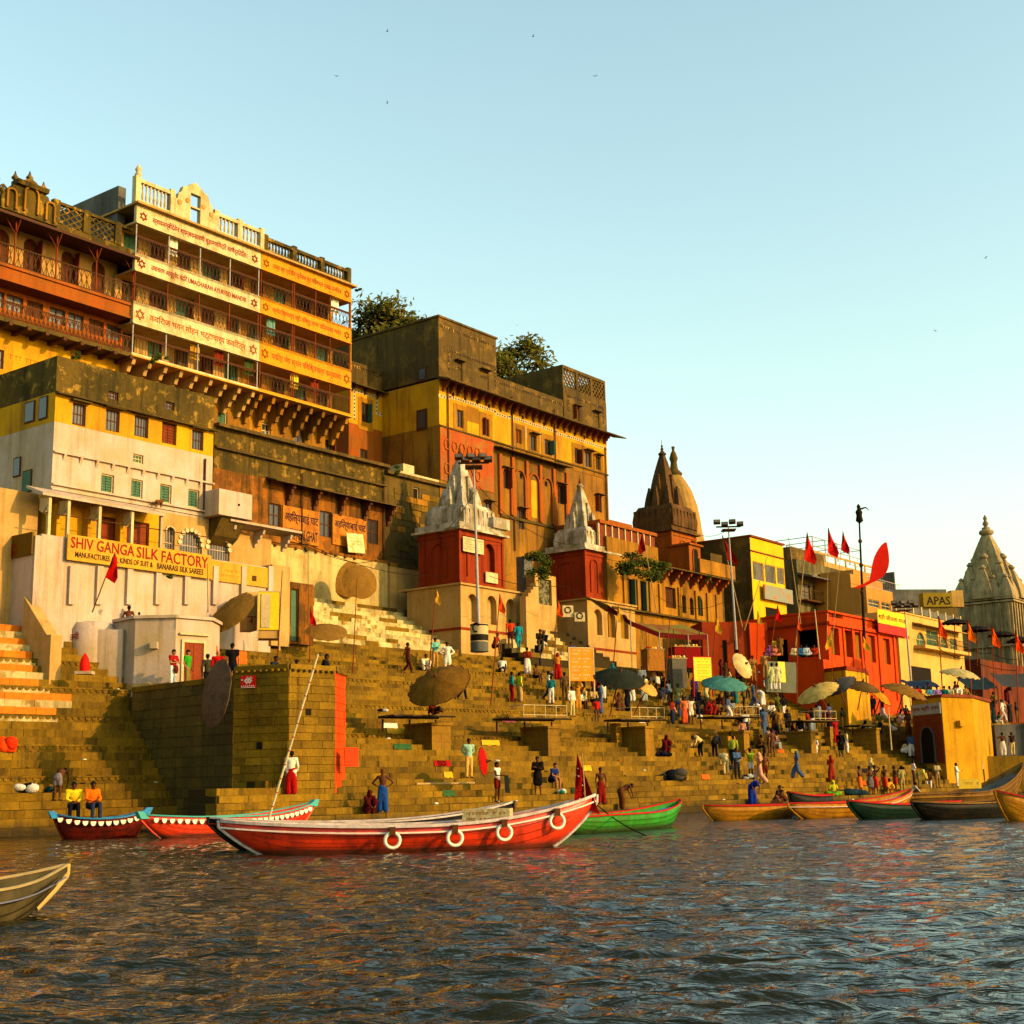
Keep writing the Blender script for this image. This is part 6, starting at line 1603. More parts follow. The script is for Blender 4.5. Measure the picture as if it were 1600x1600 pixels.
boat('wooden_barge', 'large bare wood boat with a high curved prow behind the black boat', atY(1602, 64), atY(1380, 61), 2.2, .75, 2.0, .7, BTAN, BTAN, GREYP, BYEL)
boat('rowing_boat', 'yellow boat with a red rim cut by the right edge', atY(1556, 46.5), atY(1690, 49), 1.5, .6, .95, .6, BYEL, RIMR, BWHT, None)
boat('rowing_boat', 'small boat with a red and white deck squeezed behind the mustard boats', atY(1232, 60), atY(1300, 62.5), 1.2, .75, .95, .8, BDK, RIMR, BWHT, None)
P = atY(1521, 61, 1236); pl3 = empty('boat_sign', (P.x, P.y, .95), -.1, 'small yellow lettered board on the bare wood boat', 'sign'); MB().box(-.6, .35, -.02, .02, 0, .42).build('board', paint((235, 200, 90)), pl3); scribble(pl3, -.5, .25, .1, .32, -.02, LETO, 1)
# mooring rope and oars
def strand(name, label, cat, pts, r, mat, sag=0, group=None, n=10):
    pts = [Vector(p) for p in pts]; out = []
    for a, b2 in zip(pts, pts[1:]):
        for k in range(n):
            t = k / n; p = a.lerp(b2, t); p.z -= sag * 4 * t * (1 - t); out.append(p)
    out.append(pts[-1]); o = empty(name, out[0], 0, label, cat, group)
    MB().path([p - out[0] for p in out], r, 5).build('strand', mat, o); return o
strand('mooring_rope', 'dark mooring rope running from the red boat bow into the water', 'rope', [endp(930, 1255, .85), wl(1010, 1306)], .02, DARK, .1)
strand('bamboo_pole', 'long white and red ringed bamboo leaning over the boats against the bastion', 'pole', [atY(420, 36, 1280), atY(497, 36, 1022)], .033, TRIM, 0)
P0_, P1_ = atY(420, 36, 1280), atY(497, 36, 1022)
# red rings of that bamboo
bp_ = bpy.data.objects[[o.name for o in bpy.data.objects if o.name.startswith('bamboo_pole')][0]]
for k in range(1, 12): MB().tube((P1_ - P0_) * ((k - .12) / 12), (P1_ - P0_) * ((k-.06) / 12), .04).build('red_node', RIMR, bp_)
strand('loose_oar', 'bare wooden spar lying on the steps above the red boat', 'spar', [SM.snap(650, 1229) + Vector((0, 0, .05)), SM.snap(741, 1227) + Vector((0, 0, .05))], .06, WOODP, 0, n=2)
# ---------------------------------------------------------------- masts and flag poles
def mast(label, px, pyb, pyt, s, lean, r, nlamp, extra=None):
    B_ = at(px, pyb, s); T = at(px + lean, pyt, s)
    o = empty('floodlight_mast', B_, 0, label, 'light mast', 'floodlight masts'); t = T - B_
    MB().tube((0, 0, 0), t * .5, r, r * .8, 10).tube(t * .5, t, r * .75, r * .5, 10).build('pole', STEEL, o)
    MB().box(t.x - .9, t.x + .9, t.y - .06, t.y + .06, t.z - .1, t.z).box(t.x - .5, t.x + .5, t.y - .5, t.y + .5, t.z - .35, t.z - .28).build('crossarm', IRON, o)
    for i in range(nlamp):
        x = t.x - .85 + 1.7 * i / max(1, nlamp - 1); zz = t.z + (.12 if i % 2 else .3)
        l = MB().box(-.24, .24, -.12, .12, -.15, .15).build('floodlight', IRON, o); l.location = (x, t.y - .12, zz); l.rotation_euler = (-.5, 0, rnd.uniform(-.6, .6))
        g = MB().box(-.2, .2, -.135, -.125, -.11, .11).build('lens', GREYP, l)
    return o, T
m1, T1_ = mast('tall steel floodlight mast in front of the left red shrine', 748, 982, 722, 27.5, -8, .1, 6)
m2, T2_ = mast('slim floodlight mast before the dark houses right of centre', 1151, 1015, 822, 21.5, -13, .1, 4)
m3, T3_ = mast('floodlight mast with clustered lamps before the cream balcony house', 1424, 1072, 948, 19.5, -11, .09, 6)
Pd = at(749, 1003, 28.2); 
dr = empty('painted_drum_base', (Pd.x, Pd.y, SM.top - .6), 0, 'thick concrete drum painted with a black and white swirl advertisement at the mast foot', 'drum')
hD = 1.45 + (1229 - 979) / 28.2 - (SM.top - .6)
MB().lathe([(.5, 0), (.5, .55)], n=20).build('bare_foot', GREYP, dr); MB().lathe([(.5, .551), (.5, hD)], n=20).build('painted_shaft', TRIM, dr)
MB().lathe([(.505, .6), (.505, .95)], n=20).lathe([(.505, hD - .12), (.505, hD - .04)], n=20, cap=False).build('black_band', LETK, dr)
b = MB()
for k in range(14):
    a0, a1 = .4 + k * .36, .4 + (k + 1) * .36
    if a1 > 5.4: break
    q = lambda a, r: ((.51) * sin(-.35 + r * cos(a) * 1.6), -.51 * cos(-.35 + r * cos(a) * 1.6), 1.32 + r * sin(a))
    b.tube(q(a0, .24), q(a1, .24), .045, .045, 5)
b.build('swirl_mark', LETK, dr)
def pole(label, xb, yb, xt, yt, s, col=REDWOOD, flag=None, r=.035, sz=1.0, dirn=1):
    B_ = at(xb, yb, s); T = at(xt, yt, s); o = empty('flag_pole' if flag else 'bamboo_pole', B_, 0, label, 'flag pole' if flag else 'pole', 'bamboo poles over the ghat'); t = T - B_
    MB().tube((0, 0, 0), t, r, r * .6, 6).build('pole', col, o)
    if flag:
        b = MB(); n = 6; vs = []; u = t.normalized()
        for j in range(n + 1):
            p = t - u * (sz * 1.5 * j / n)
            for i in range(4):
                s_ = i / 3; wd = sz * .62 * min(1, j / n * 1.25) * (1 if j < n else .85)
                vs.append(p + Vector((dirn * s_ * wd, .1 * sz * sin(i * 2.1 + j), -.35 * s_ * sz * (j / n))))
        b.add([tuple(v_) for v_ in vs], [(j * 4 + i, j * 4 + i + 1, (j + 1) * 4 + i + 1, (j + 1) * 4 + i) for j in range(n) for i in range(3)], True)
        b.build('flag', cloth(flag), o)
    return o
RF, OF, YF = (195, 25, 20), (225, 95, 20), (215, 165, 60)
pole('leaning pole with a red flag before the silk factory sign', 144, 957, 180, 862, 38.5, IRON, RF, .03, .75)
pole('thin dark pole right of the silk factory sign', 325, 957, 324, 880, 36, IRON, None, .02)
pole('red pole beside the yellow shrine cabinet', 434, 1025, 441, 892, 33, REDWOOD, None)
pole('bare red pole in the middle of the white steps', 549, 1093, 558, 904, 30, REDWOOD, None)
pole('red pole with a small wrapped flag left of the white upper steps', 484, 1035, 485, 950, 32, REDWOOD, RF, .03, .5)
pole('red pole with a yellow pennant left of the arched plinth', 670, 1050, 682, 920, 29, REDWOOD, YF, .04, .5)
pole('red pole with an orange pennant before the arched plinth', 767, 1102, 781, 928, 29.5, REDWOOD, OF, .04, .6)
pole('red pole with an orange tip left of the orange notice', 863, 1105, 871, 936, 27, REDWOOD, OF, .04, .6)
pole('red pole with a yellow ribbon beside the awning', 958, 1045, 966, 945, 24, REDWOOD, YF, .04, .7)
pole('tall red pole before the food stall', 1037, 1090, 1047, 962, 24.5, REDWOOD, None, .04)
pole('red pole with a yellow pennant right of the yellow notice', 1112, 1060, 1119, 962, 23.5, REDWOOD, YF, .04, .7)
pole('slanting pole with a dark red flag above the hanging plants', 1026, 955, 1004, 832, 21.5, WOODP, (140, 25, 25), .04, .9, -1)
pole('red pole left of the police officers', 1181, 1115, 1184, 955, 24, REDWOOD, YF, .04, .5)
pole('red flag pole beside the drum tower of the vermilion pavilion', 1245, 1100, 1246, 965, 23.5, REDWOOD, OF, .04, .5)
pole('bamboo with a long red flag over the pavilion roof left side', 1243, 1010, 1261, 832, 21.5, WOODP, (220, 45, 30), .045, 1.35)
pole('thin bamboo with a red flag over the terrace house', 1292, 1010, 1294, 825, 20.5, WOODP, (215, 35, 30), .03, 1.3)
pole('thin leaning bamboo with a drooping red flag near the tall black mast', 1300, 1010, 1317, 830, 20.5, WOODP, (185, 25, 30), .03, 1.0)
pole('pale slanting pole crossing the pavilion side opening', 1281, 1030, 1273, 952, 22.5, TRIM, None, .05)
pole('crossed bamboo with a wire loop left of the long red flag', 1251, 975, 1232, 840, 21.0, WOODP, None, .035)
pole('slanting bamboo in front of the yellow tenement', 1163, 985, 1199, 870, 21, WOODP, None, .04)
pole('slanting pole with a red flag left of the slim mast', 1160, 980, 1128, 836, 21, WOODP, (150, 25, 25), .04, 1.3)
pole('pole with a red pennant at the foot of the yellow tenement', 1202, 1030, 1215, 945, 22, REDWOOD, RF, .04, .7)
pole('red and white pole before the vermilion front', 1356, 1085, 1347, 990, 22, REDWOOD, YF, .045, .7, 1)
pole('small pole with a tan pennant before the pavilion opening', 1300, 1085, 1300, 982, 23, REDWOOD, YF, .03, .8, -1)
pole('red pole with an orange flag before the cream balcony house', 1473, 1090, 1466, 962, 21.5, REDWOOD, (225, 80, 25), .045, .95)
pole('red pole with an orange flag left of the yellow shrine corner', 1518, 1090, 1511, 968, 21.5, REDWOOD, (235, 120, 30), .045, .95)
pole('red pole with an orange flag right of the yellow shrine', 1556, 1125, 1549, 976, 21.5, REDWOOD, (235, 100, 30), .045, .95)
pole('red pole with an orange flag at the right edge', 1592, 1130, 1586, 985, 21.5, REDWOOD, (225, 80, 25), .045, .95)
pole('white pole left of the yellow shrine block', 1393, 1172, 1388, 1105, 23.5, TRIM, None, .05)
pole('grey pole before the grey temple', 1536, 1090, 1535, 1000, 20.5, GREYP, None, .04)
# tall black mast with statue-like top and big red leaf banner
B_ = at(1351, 1010, 20.5); T = at(1342, 800, 20.5); t = T - B_
tm = empty('signal_mast', B_, 0, 'tall dark mast with a ragged bundle at its top beside the big red leaf banner', 'mast')
MB().tube((0, 0, 0), t, .12, .06, 8).build('pole', DARK, tm)
for k in (.2, .4, .6, .78): MB().ball(tuple(t * k), .17, 8, 5).build('knot', IRON, tm)
b = MB(); b.lathe([(.05, -.9), (.3, -.7), (.22, -.3), (.28, 0), (.12, .25), (.16, .45), (.02, .65)], tuple(t), 8); b.tube(tuple(t + Vector((0, 0, .2))), tuple(t + Vector((.55, 0, .35))), .09, .05).tube(tuple(t + Vector((.55, 0, .35))), tuple(t + Vector((.8, 0, .1))), .05, .02); b.build('ragged_bundle', DARK, tm)
A_ = at(1338, 920, 21); E_ = at(1385, 848, 21)
lf_ = empty('leaf_banner', A_, 0, 'big red leaf-shaped banner leaning out from the tall dark mast', 'banner')
d = E_ - A_; pr = Vector((-d.z, 0, d.x)).normalized(); b = MB(); L_ = [(0, 0, 0), (.12, -.02, .1), (.25, -.06, .12), (.4, -.15, .08), (.42, .0, 0)]
up = []; lo2 = []
for k in range(13):
    t_ = k / 12; c_ = A_ * 0 + d * t_ + pr * (-.95 * sin(pi * t_)); 
    hw_ = (.13 + .62 * max(0, sin(pi * ((t_ - .25) / .75))) if t_ > .25 else .13 + .1 * t_) * (1 if t_ < .95 else .6)
    up.append(c_ + pr * hw_ * 1.35); lo2.append(c_ - pr * hw_ * .35)
vs = []
for p in up + lo2: vs += [tuple(p + Vector((0, -.03, 0)))]
for p in up + lo2: vs += [tuple(p + Vector((0, .03, 0)))]
n = 13; fs = []
for k in range(n - 1):
    fs += [(k, n + k, n + k + 1, k + 1), (2 * n + k, 2 * n + k + 1, 3 * n + k + 1, 3 * n + k), (k, k + 1, 2 * n + k + 1, 2 * n + k), (n + k, 3 * n + k, 3 * n + k + 1, n + k + 1)]
b.add(vs, fs); b.build('blade', M('red_leaf_cloth', (.65, .03, .015), sc=2, soft=.2, fine=.1), lf_)
# ---------------------------------------------------------------- cables
def cab(label, pts, s0, s1, sag, r=.018):
    P_ = [at(px, py, s0 + (s1 - s0) * i / max(1, len(pts) - 1)) for i, (px, py) in enumerate(pts)]
    strand('overhead_cable', label, 'cable', P_, r, DARK, sag, 'overhead cables')
cab('cable from the white verandah to the left red shrine', [(330, 805), (480, 850), (690, 900)], 31, 27, .5)
cab('cable sagging from the mast across the left white spire', [(745, 760), (690, 835), (560, 880), (440, 830)], 27, 28, .3)
cab('cable between the tall mast and the second spire', [(748, 760), (830, 830), (905, 850)], 27, 22, .3)
cab('bulb string from the second mast to the brown spire', [(1137, 828), (1092, 835)], 21.5, 18.8, .3)
cab('bulb string from the tall mast foot to the awning', [(765, 900), (880, 915), (1000, 960)], 27, 23, .3)
cab('cable across the arcaded house front', [(1025, 930), (1075, 950), (1128, 942)], 21, 20.5, .2)
cab('cable joining the orange flags at the right', [(1466, 990), (1511, 1012), (1549, 1020), (1590, 1030)], 21.4, 21.4, .2, .025)
cab('lower cable joining the orange flags at the right', [(1466, 1012), (1511, 1030), (1590, 1048)], 21.4, 21.4, .2, .025)
# ---------------------------------------------------------------- stone plinths and wooden bathing platforms
def plinthblock(label, px, py_top, py_bot, s, w, d, mat=STONE, roof=.12):
    P = SM.snap(px, py_bot, .1); s = FPX / P.y; o = empty('stone_plinth', (P.x, P.y, P.z), SM.rz, label, 'plinth', 'stone plinths on the lower steps'); h = (py_bot - py_top) / s
    n = max(2, round(h / .35))
    MB().box(-w / 2 + .02, w / 2 - .02, .02, d, -1.5, h).build('core', CORE, o)
    for j in range(n):
        for k in range(2): MB().box(-w / 2 + k * w / 2 + .004, -w / 2 + (k + 1) * w / 2 - .004, 0, d, j * h / n + .004, (j + 1) * h / n - .004).build('stone_block', mat, o)
    MB().box(-w / 2 - .08, w / 2 + .08, -.08, d, h, h + roof).build('cap', mat, o); MB().box(-w / 2, w / 2, .0, d, -.3, 0).build('footing', STONE_D, o)
    return o
YST = M('yellowed_stone', (.40, .23, .03), (.3, .17, .03), sc=1.2, soft=.2, dirt=.4, dc=(.1, .08, .03), fine=.2)
for lab, px, yt_, yb_2, s, wq in (('stone plinth under the large olive parasol', 690, 1138, 1176, 36.5, 1.25), ('stone plinth right of the empty platform', 866, 1138, 1180, 33.8, .9), ('stone plinth below the grey parasol', 1016, 1137, 1180, 30.4, .75), ('yellow plinth right of the turquoise parasol', 1168, 1145, 1182, 28.6, .6),
                                ('plinth left of the brown parasol group', 1272, 1146, 1178, 26.6, .6), ('yellow plinth left of the shrine doorway', 1374, 1140, 1177, 24.8, .5)):
    plinthblock(lab, px, yt_, yb_2, s, wq, 1.8, YST)
for lab, px, y1_, y2_, s in (('rough stone pillar holding up the empty platform', 835, 1140, 1166, 34.5), ('rough stone pillar under the grey parasol platform', 963, 1130, 1160, 31), ('rough stone pillar behind the turquoise parasol platform', 1186, 1140, 1165, 28), ('rough stone pillar near the beige parasol', 1297, 1135, 1165, 26.4)):
    P = SM.snap(px, y2_, .2); s = FPX / P.y; o = empty('stone_pile', P, SM.rz, lab, 'stone pile', 'dry stone pillars'); n = 6; h = (y2_ - y1_) / s
    for j in range(n): q = MB().box(-.22 + rnd.uniform(-.05, .03), .22 + rnd.uniform(-.03, .05), -.2, .25, j * h / n + .01, (j + 1) * h / n - .01).build('stone_block', YST, o)
    MB().box(-.2, .2, -.15, .25, -.3, .0).build('footing', STONE_D, o)
PLK = M('greyed_plank', (.2, .13, .07), (.12, .08, .05), sc=3, fine=.3, rv=.2)
def platform(label, x1p, x2p, py, s, d=1.5, rail=None, th=.14, legs=True):
    s = FPX / SM.snap((x1p + x2p) / 2, 1172 if x2p < 1060 else 1166).y
    # keep square to the steps
    A = at((x1p + x2p) / 2, py, s); L = (x2p - x1p) / s / 1.05
    o = empty('bathing_platform', A, SM.rz * .7, label, 'platform', 'wooden platforms')
    n = 7
    for k in range(n): MB().box(-L / 2, L / 2, -d / 2 + d * k / n, -d / 2 + d * (k + 1) / n - .02, -.05, 0).build('plank', PLK, o)
    MB().box(-L / 2, L / 2, -d / 2 - .03, -d / 2 + .05, -.11, -.051).build('edge_beam', DARK, o); MB().box(-L / 2, L / 2, d / 2 - .08, d / 2, -.11, -.051).build('edge_beam', DARK, o)
    if legs:
        for x in (-L / 2 + .2, 0, L / 2 - .2):
            MB().tube((x, d / 2 - .1, -th), (x, d / 2 - .1, -.7), .05, .05, 6).build('leg', WOOD, o)
    if rail:
        a, b2 = rail; b = MB()
        xs = [L * (a - .5), L * (b2 - .5)]; nn = 4
        for z in (.12, .6): b.tube((xs[0], -d / 2 + .1, z), (xs[1], -d / 2 + .1, z), .02, .02, 5)
        for k in range(nn + 1): x = xs[0] + (xs[1] - xs[0]) * k / nn; b.tube((x, -d / 2 + .1, 0), (x, -d / 2 + .1, .6), .02, .02, 5)
        for x in xs: b.tube((x, -d / 2 + .1, .6), (x, d / 2 - .1, .6), .02, .02, 5)
        b.build('guard_rail', TRIM, o)
    return o, L
platform('low wooden platform under the olive parasol', 594, 708, 1118, 34.5)
platform('empty wooden platform with a light rail', 770, 892, 1122, 32.8, rail=(.25, .95))
platform('wooden platform with a white rail under the grey parasol', 945, 1040, 1124, 30.2, rail=(.25, .98))
platform('wooden platform with a white rail under the turquoise parasol', 1088, 1190, 1120, 28.2, rail=(.45, 1))
platform('wooden platform under the long beige parasol', 1228, 1312, 1126, 26.2, rail=(.35, .95))
platform('dark platform beneath the brown parasol group', 1325, 1360, 1133, 25)
# ---------------------------------------------------------------- parasols
def parasol(label, px, py, s, w, h, axis, col, foot=None, torn=0, depth=.16, mat=None, grp='big parasols on the lower steps'):
    """domed cloth parasol: centre pixel, radius from the seen width"""
    P = at(px, py, s); R = w / s / 2; o = empty('parasol', P, 0, label, 'parasol', group=grp)
    o.rotation_euler = Vector(axis).normalized().to_track_quat('Z', 'Y').to_euler()
    n = 16; b = MB(); vs = [(0, 0, depth * R * 2)]; rings = []
    for j in range(1, 6):
        t = j / 5; ring = []
        for i in range(n * 2):
            a = pi * i / n; sc_ = 1 - (.05 if i % 2 else 0) * t ** 2 - (torn * rnd.random() if j == 5 else 0)
            ring.append(len(vs)); vs.append((R * t * cos(a) * sc_, R * t * sin(a) * sc_, depth * R * 2 * (1 - t ** 2.1) - (.06 * R if i % 2 else 0) * t + rnd.uniform(-.01, .01) * R))
        rings.append(ring)
    fs = [(0, rings[0][i], rings[0][(i + 1) % (2 * n)]) for i in range(2 * n)]
    for j in range(4): fs += [(rings[j][i], rings[j + 1][i], rings[j + 1][(i + 1) % (2 * n)], rings[j][(i + 1) % (2 * n)]) for i in range(2 * n)]
    b.add(vs, fs, True); c = b.build('canopy', mat or M('parasol_cloth', lin(col), tuple(x * .7 for x in lin(col)), sc=2.5, soft=.15, dirt=.35, dc=tuple(x * .35 for x in lin(col)), ds=1.5, fine=.2, bump=.4), o)
    rr_ = [V for V in [vs[q] for q in rings[-1]]]; MB().path(rr_ + rr_[:1], .022, 4).build('rim', WOOD, o)
    MB().lathe([(.09, 0), (.06, .08), (.02, .22)], (0, 0, depth * R * 2), 8).build('crown_knob', WOOD, o)
    for i in range(0, n, 1):
        a = 2 * pi * i / n
        if i % 2 == 0: MB().tube((0, 0, depth * R * 2 - .06), (R * cos(a) * .93, R * sin(a) * .93, -.03), .015, .012, 4, False).build('rib', WOOD, o)
    if foot:
        q = at(*foot); inv = o.rotation_euler.to_matrix().inverted(); f = inv @ (q - P)
        MB().tube((0, 0, depth * R * 2), f, .035, .035, 6).build('pole', REDWOOD, o)
    return o
parasol('large olive parasol tilted over the low platform', 686, 1070, 34.5, 104, 60, (-.30, -.62, .80), (140, 105, 40), (676, 1116, 34.5))
parasol('dark grey patched parasol over the white railed platform', 968, 1061, 30.5, 84, 34, (.12, -.42, .9), (62, 66, 52), (953, 1118, 30.5), .03)
parasol('ragged cream parasol right beside the dark grey one', 1010, 1074, 30, 44, 40, (.55, -.45, .7), (215, 180, 110), (990, 1118, 30), .06)
parasol('turquoise parasol in the middle of the crowd', 1132, 1070, 28.5, 74, 28, (.1, -.33, .92), (95, 150, 140), (1130, 1112, 28.5), .02)
parasol('white and tan parasol standing on edge by the police officers', 1160, 1040, 25.2, 46, 60, (.62, -.62, .35), (225, 200, 160), None, .05)
parasol('long beige parasol seen nearly edge on', 1278, 1083, 26.4, 72, 30, (-.38, -.25, .8), (225, 195, 130), (1300, 1120, 26.4), .02)
parasol('grey parasol right of the beige one', 1312, 1072, 26, 56, 30, (-.5, -.3, .85), (115, 108, 100), (1322, 1105, 26))
parasol('brown parasol in the middle of the right group', 1347, 1074, 25.5, 54, 30, (.15, -.3, .9), (120, 95, 55), (1340, 1110, 25.5))
parasol('yellow tattered parasol below the brown one', 1374, 1088, 25.2, 44, 34, (.6, -.35, .7), (205, 155, 45), (1362, 1130, 25.2), .05)
parasol('tan parasol drooping to the right before the orange wall', 1412, 1082, 24.8, 74, 44, (.30, -.20, .9), (150, 115, 55), (1400, 1120, 24.8), .02)
parasol('pale fluted parasol on the yellow shrine roof', 1500, 1055, 22.6, 62, 22, (.18, -.18, .95), (205, 190, 150), (1492, 1085, 22.6))
parasol('dark parasol seen edge on behind the first orange flag', 1492, 974, 20.3, 44, 12, (.0, -.02, 1), (45, 42, 36), (1492, 1030, 20.3), grp='dark parasols behind the flags')
parasol('dark parasol seen edge on behind the second orange flag', 1527, 985, 20.3, 42, 10, (.0, .02, 1), (45, 42, 36), (1527, 1040, 20.3), grp='dark parasols behind the flags')
parasol('dark parasol seen edge on behind the third orange flag', 1565, 993, 20.3, 42, 10, (.0, .02, 1), (45, 42, 36), (1565, 1050, 20.3), grp='dark parasols behind the flags')
parasol('brown straw parasol cut by the right edge', 1594, 1002, 20.3, 42, 10, (.0, .02, 1), (60, 48, 36), (1594, 1050, 20.3), grp='dark parasols behind the flags')
parasol('deep red folded cloth parasol standing near the water', 755, 1190, 36.4, 44, 50, (1, -.25, .1), (200, 25, 20), None, 0, .12)
# ---------------------------------------------------------------- notices, cabinet, stalls, awning
def board(name, label, cat, x1p, y1p, x2p, y2p, s, mat, az=AZF, txt=None, tm=LETO, th=.06, frame=None):
    F = Fr((x1p + x2p) / 2, s, az); a, b2, c, d = F.rect(x1p, y1p, x2p, y2p); o = F.obj(name, label, cat)
    MB().box(a, b2, 0, th, c, d).build('board', mat, o)
    for i, t_ in enumerate(txt or []):
        h = (d - c) / len(txt); scribble(o, a + .1 * (b2 - a), b2 - .1 * (b2 - a), d - h * (i + .95), d - h * (i + .1), 0, tm, 2)
    if frame: MB().box(a - .06, a, -.02, th + .02, c - 1.0, d + .06).box(b2, b2 + .06, -.02, th + .02, c - 1.0, d + .06).box(a, b2, -.02, th + .02, d, d + .06).build('frame', frame, o)
    return o, F, (a, b2, c, d)
board('orange_notice', 'square orange notice board on the upper steps left of the grey parasol', 'notice board', 890, 1013, 927, 1064, 27, paint((240, 150, 40)), 1.2, ['GANGA SEWA NIDHI', 'ॐ', 'श्री गंगा आरती', 'PUJA'], LETW, frame=TRIM)
board('yellow_notice', 'yellow notice board with a red frame before the food stalls', 'notice board', 1084, 1027, 1112, 1064, 24.5, paint((250, 215, 80)), 1.2, ['गंगा घाट', 'सूचना पट', 'श्री गंगा', 'NOTICE'], LETO, frame=RIMR)
o, F, q = board('yellow_cabinet', 'small bright yellow and white shrine cabinet beside the standing red-clad man', 'cabinet', 404, 925, 437, 984, 32.6, paint((235, 200, 60)), 1.35, None, frame=TRIM)
MB().box(q[0] - .0, q[1], .07, 1.2, q[2] - .4, q[3]).build('cabinet_body', CREAM, o); MB().box(q[0] + .12, q[1] - .45, -.04, -.001, q[2] + .1, q[3] - .1).build('door', TRIM, o)
o, F, q = board('white_crate', 'white crate on top of the stone step by the cabinet', 'crate', 386, 925, 402, 985, 32.2, CREAM, 1.0, ['मंदिर'], LETR, .9)
board('orange_cloth', 'orange cloth hanging on the low wall beside the bastion', 'cloth', 539, 1168, 560, 1198, 39.0, paint((235, 75, 20)), AZS, None, th=.03)
board('red_notice', 'small orange panel behind the people at the bastion top', 'panel', 367, 1018, 386, 1037, 34.5, paint((230, 120, 30)), 1.0)
board('poster_wall', 'grey screen wall with a yellow strip behind the police officers', 'screen', 1196, 1034, 1245, 1082, 23.5, M('grey_green_board', (.16, .17, .12), sc=2, soft=.2), .9)
board('yellow_strip_poster', 'narrow yellow and white strip poster right of the police officers', 'poster', 1216, 1034, 1227, 1066, 23.9, paint((220, 200, 90)), .9)
for lab, x1_, y1_, x2_, y2_ in (('swirl logo poster on the plinth of the right shrine', 879, 946, 896, 964), ('dark striped poster beside the swirl logo poster', 898, 957, 914, 971)):
    P = at((x1_ + x2_) / 2, (y1_ + y2_) / 2, 22.0); o, F, q = board('wall_poster', lab, 'poster', x1_, y1_, x2_, y2_, 23.3, TRIM, AZF + .75)
    a, b2, c, d = q; cx, cz_ = (a + b2) / 2, (c + d) / 2; b = MB()
    if 'swirl' in lab:
        for k in range(11): b.tube((cx + .2 * cos(.5 + k * .55), -.02, cz_ + .2 * sin(.5 + k * .55) + .08), (cx + .2 * cos(.5 + k * .55 + .55), -.02, cz_ + .2 * sin(1.05 + k * .55) + .08), .035, .035, 5)
    else: b.box(a + .05, b2 - .05, -.02, 0, c + .1, cz_ - .05).box(a + .05, b2 - .05, -.02, 0, cz_ + .05, d - .1)
    b.build('black_mark', LETK, o)
# long awning over the stalls
A = [at(950, 945, 22.5), at(985, 970, 22.8), at(1030, 988, 22.8), at(1075, 992, 22.6), at(1105, 991, 22.2)]
aw_ = empty('stall_awning', A[0], 0, 'long sagging maroon and green awning over the flower stalls', 'awning')
b = MB(); vs = []
for p in A:
    q = p - A[0]; vs += [tuple(q), tuple(q + Vector((-1.6, 1.6, .9))), tuple(q + Vector((0, 0, -.35)))]
fs = []
for k in range(4): fs += [(3 * k, 3 * k + 3, 3 * k + 4, 3 * k + 1)]
b.add(vs, fs, True); b.build('canopy', M('green_olive_tarp', (.22, .2, .05), (.25, .1, .04), sc=1, thr=.5), aw_)
b = MB(); 
for k in range(4): b.add([vs[3 * k], vs[3 * k + 3], vs[3 * k + 5], vs[3 * k + 2]], [(0, 1, 2, 3)])
b.build('fringe', cloth((110, 30, 25)), aw_)
for k in (1, 2, 3, 4): q = A[k] - A[0]; MB().tube(q, q + Vector((0, 0, -2.3)), .035).build('awning_pole', STEEL, aw_)
for lab, x1_, x2_, y1_, y2_, s, c1 in (('stall counter heaped with orange offerings under the awning', 1010, 1040, 1010, 1034, 23, (170, 120, 60)), ('red flower stall behind the white pennant banner', 1052, 1098, 1006, 1030, 22.8, (140, 30, 30)), ('low grey cabinet stall before the yellow notice', 1050, 1075, 1022, 1060, 24.2, (120, 115, 100))):
    P = at((x1_ + x2_) / 2, y2_, s); w_ = (x2_ - x1_) / s; h_ = (y2_ - y1_) / s
    o = empty('market_stall', P, AZF * .6, lab, 'stall', 'stalls under the awning')
    MB().box(-w_ / 2, w_ / 2, 0, .9, -.6, h_ * .8).build('counter', cloth(c1), o); MB().box(-w_ / 2 - .05, w_ / 2 + .05, -.05, .95, h_ * .8, h_ * .85).build('top', WOODP, o)
    for k in range(14): MB().ball((rnd.uniform(-w_ / 2, w_ / 2) * .85, rnd.uniform(0, .7), h_ * .85 + .06), .1, 7, 4).build('garland_heap', cloth(rnd.choice(((225, 110, 30), (200, 50, 40), (230, 180, 60), (220, 210, 180)))), o)
    for x in (-w_ / 2, w_ / 2): MB().tube((x, .05, -.6), (x, .05, h_ + 1.0), .03).build('post', WOOD, o)
P = at(1013, 1005, 23); 
# heaps, bundles
def heap(label, px, py, s, w, h, cols, stairs=None, name='cloth_bundle'):
    P = stairs.snap(px, py) if stairs else at(px, py, s); o = empty(name, P, 0, label, 'bundle', 'bundles on the steps')
    for k in range(6):
        c_ = cols[k % len(cols)]; b = MB(); b.ball((rnd.uniform(-.4, .4) * w, rnd.uniform(-.1, .2), h * rnd.uniform(.15, .5)), h * .5, 9, 6, w / h * .6, .6, rnd.uniform(.5, .9)); 
        b.v = [(x + .05 * noise.noise((x * 9, y * 9, z * 9)), y, max(0, z + .05 * noise.noise((x * 8, z * 8, k)))) for x, y, z in b.v]; b.build('cloth', cloth(c_), o)
heap('dark clothes bundle with a white cloth on the left steps', 38, 1236, 0, .9, .45, ((40, 35, 35), (220, 210, 195), (60, 50, 45)), SL)
heap('small teal bundle by the bathing man on the left steps', 78, 1236, 0, .4, .3, ((40, 70, 80),), SL)
heap('heap of dark sacks in the middle of the lower steps', 1050, 1222, 0, 1.4, .8, ((45, 45, 45), (90, 85, 75), (30, 35, 45), (150, 130, 100)), SM)
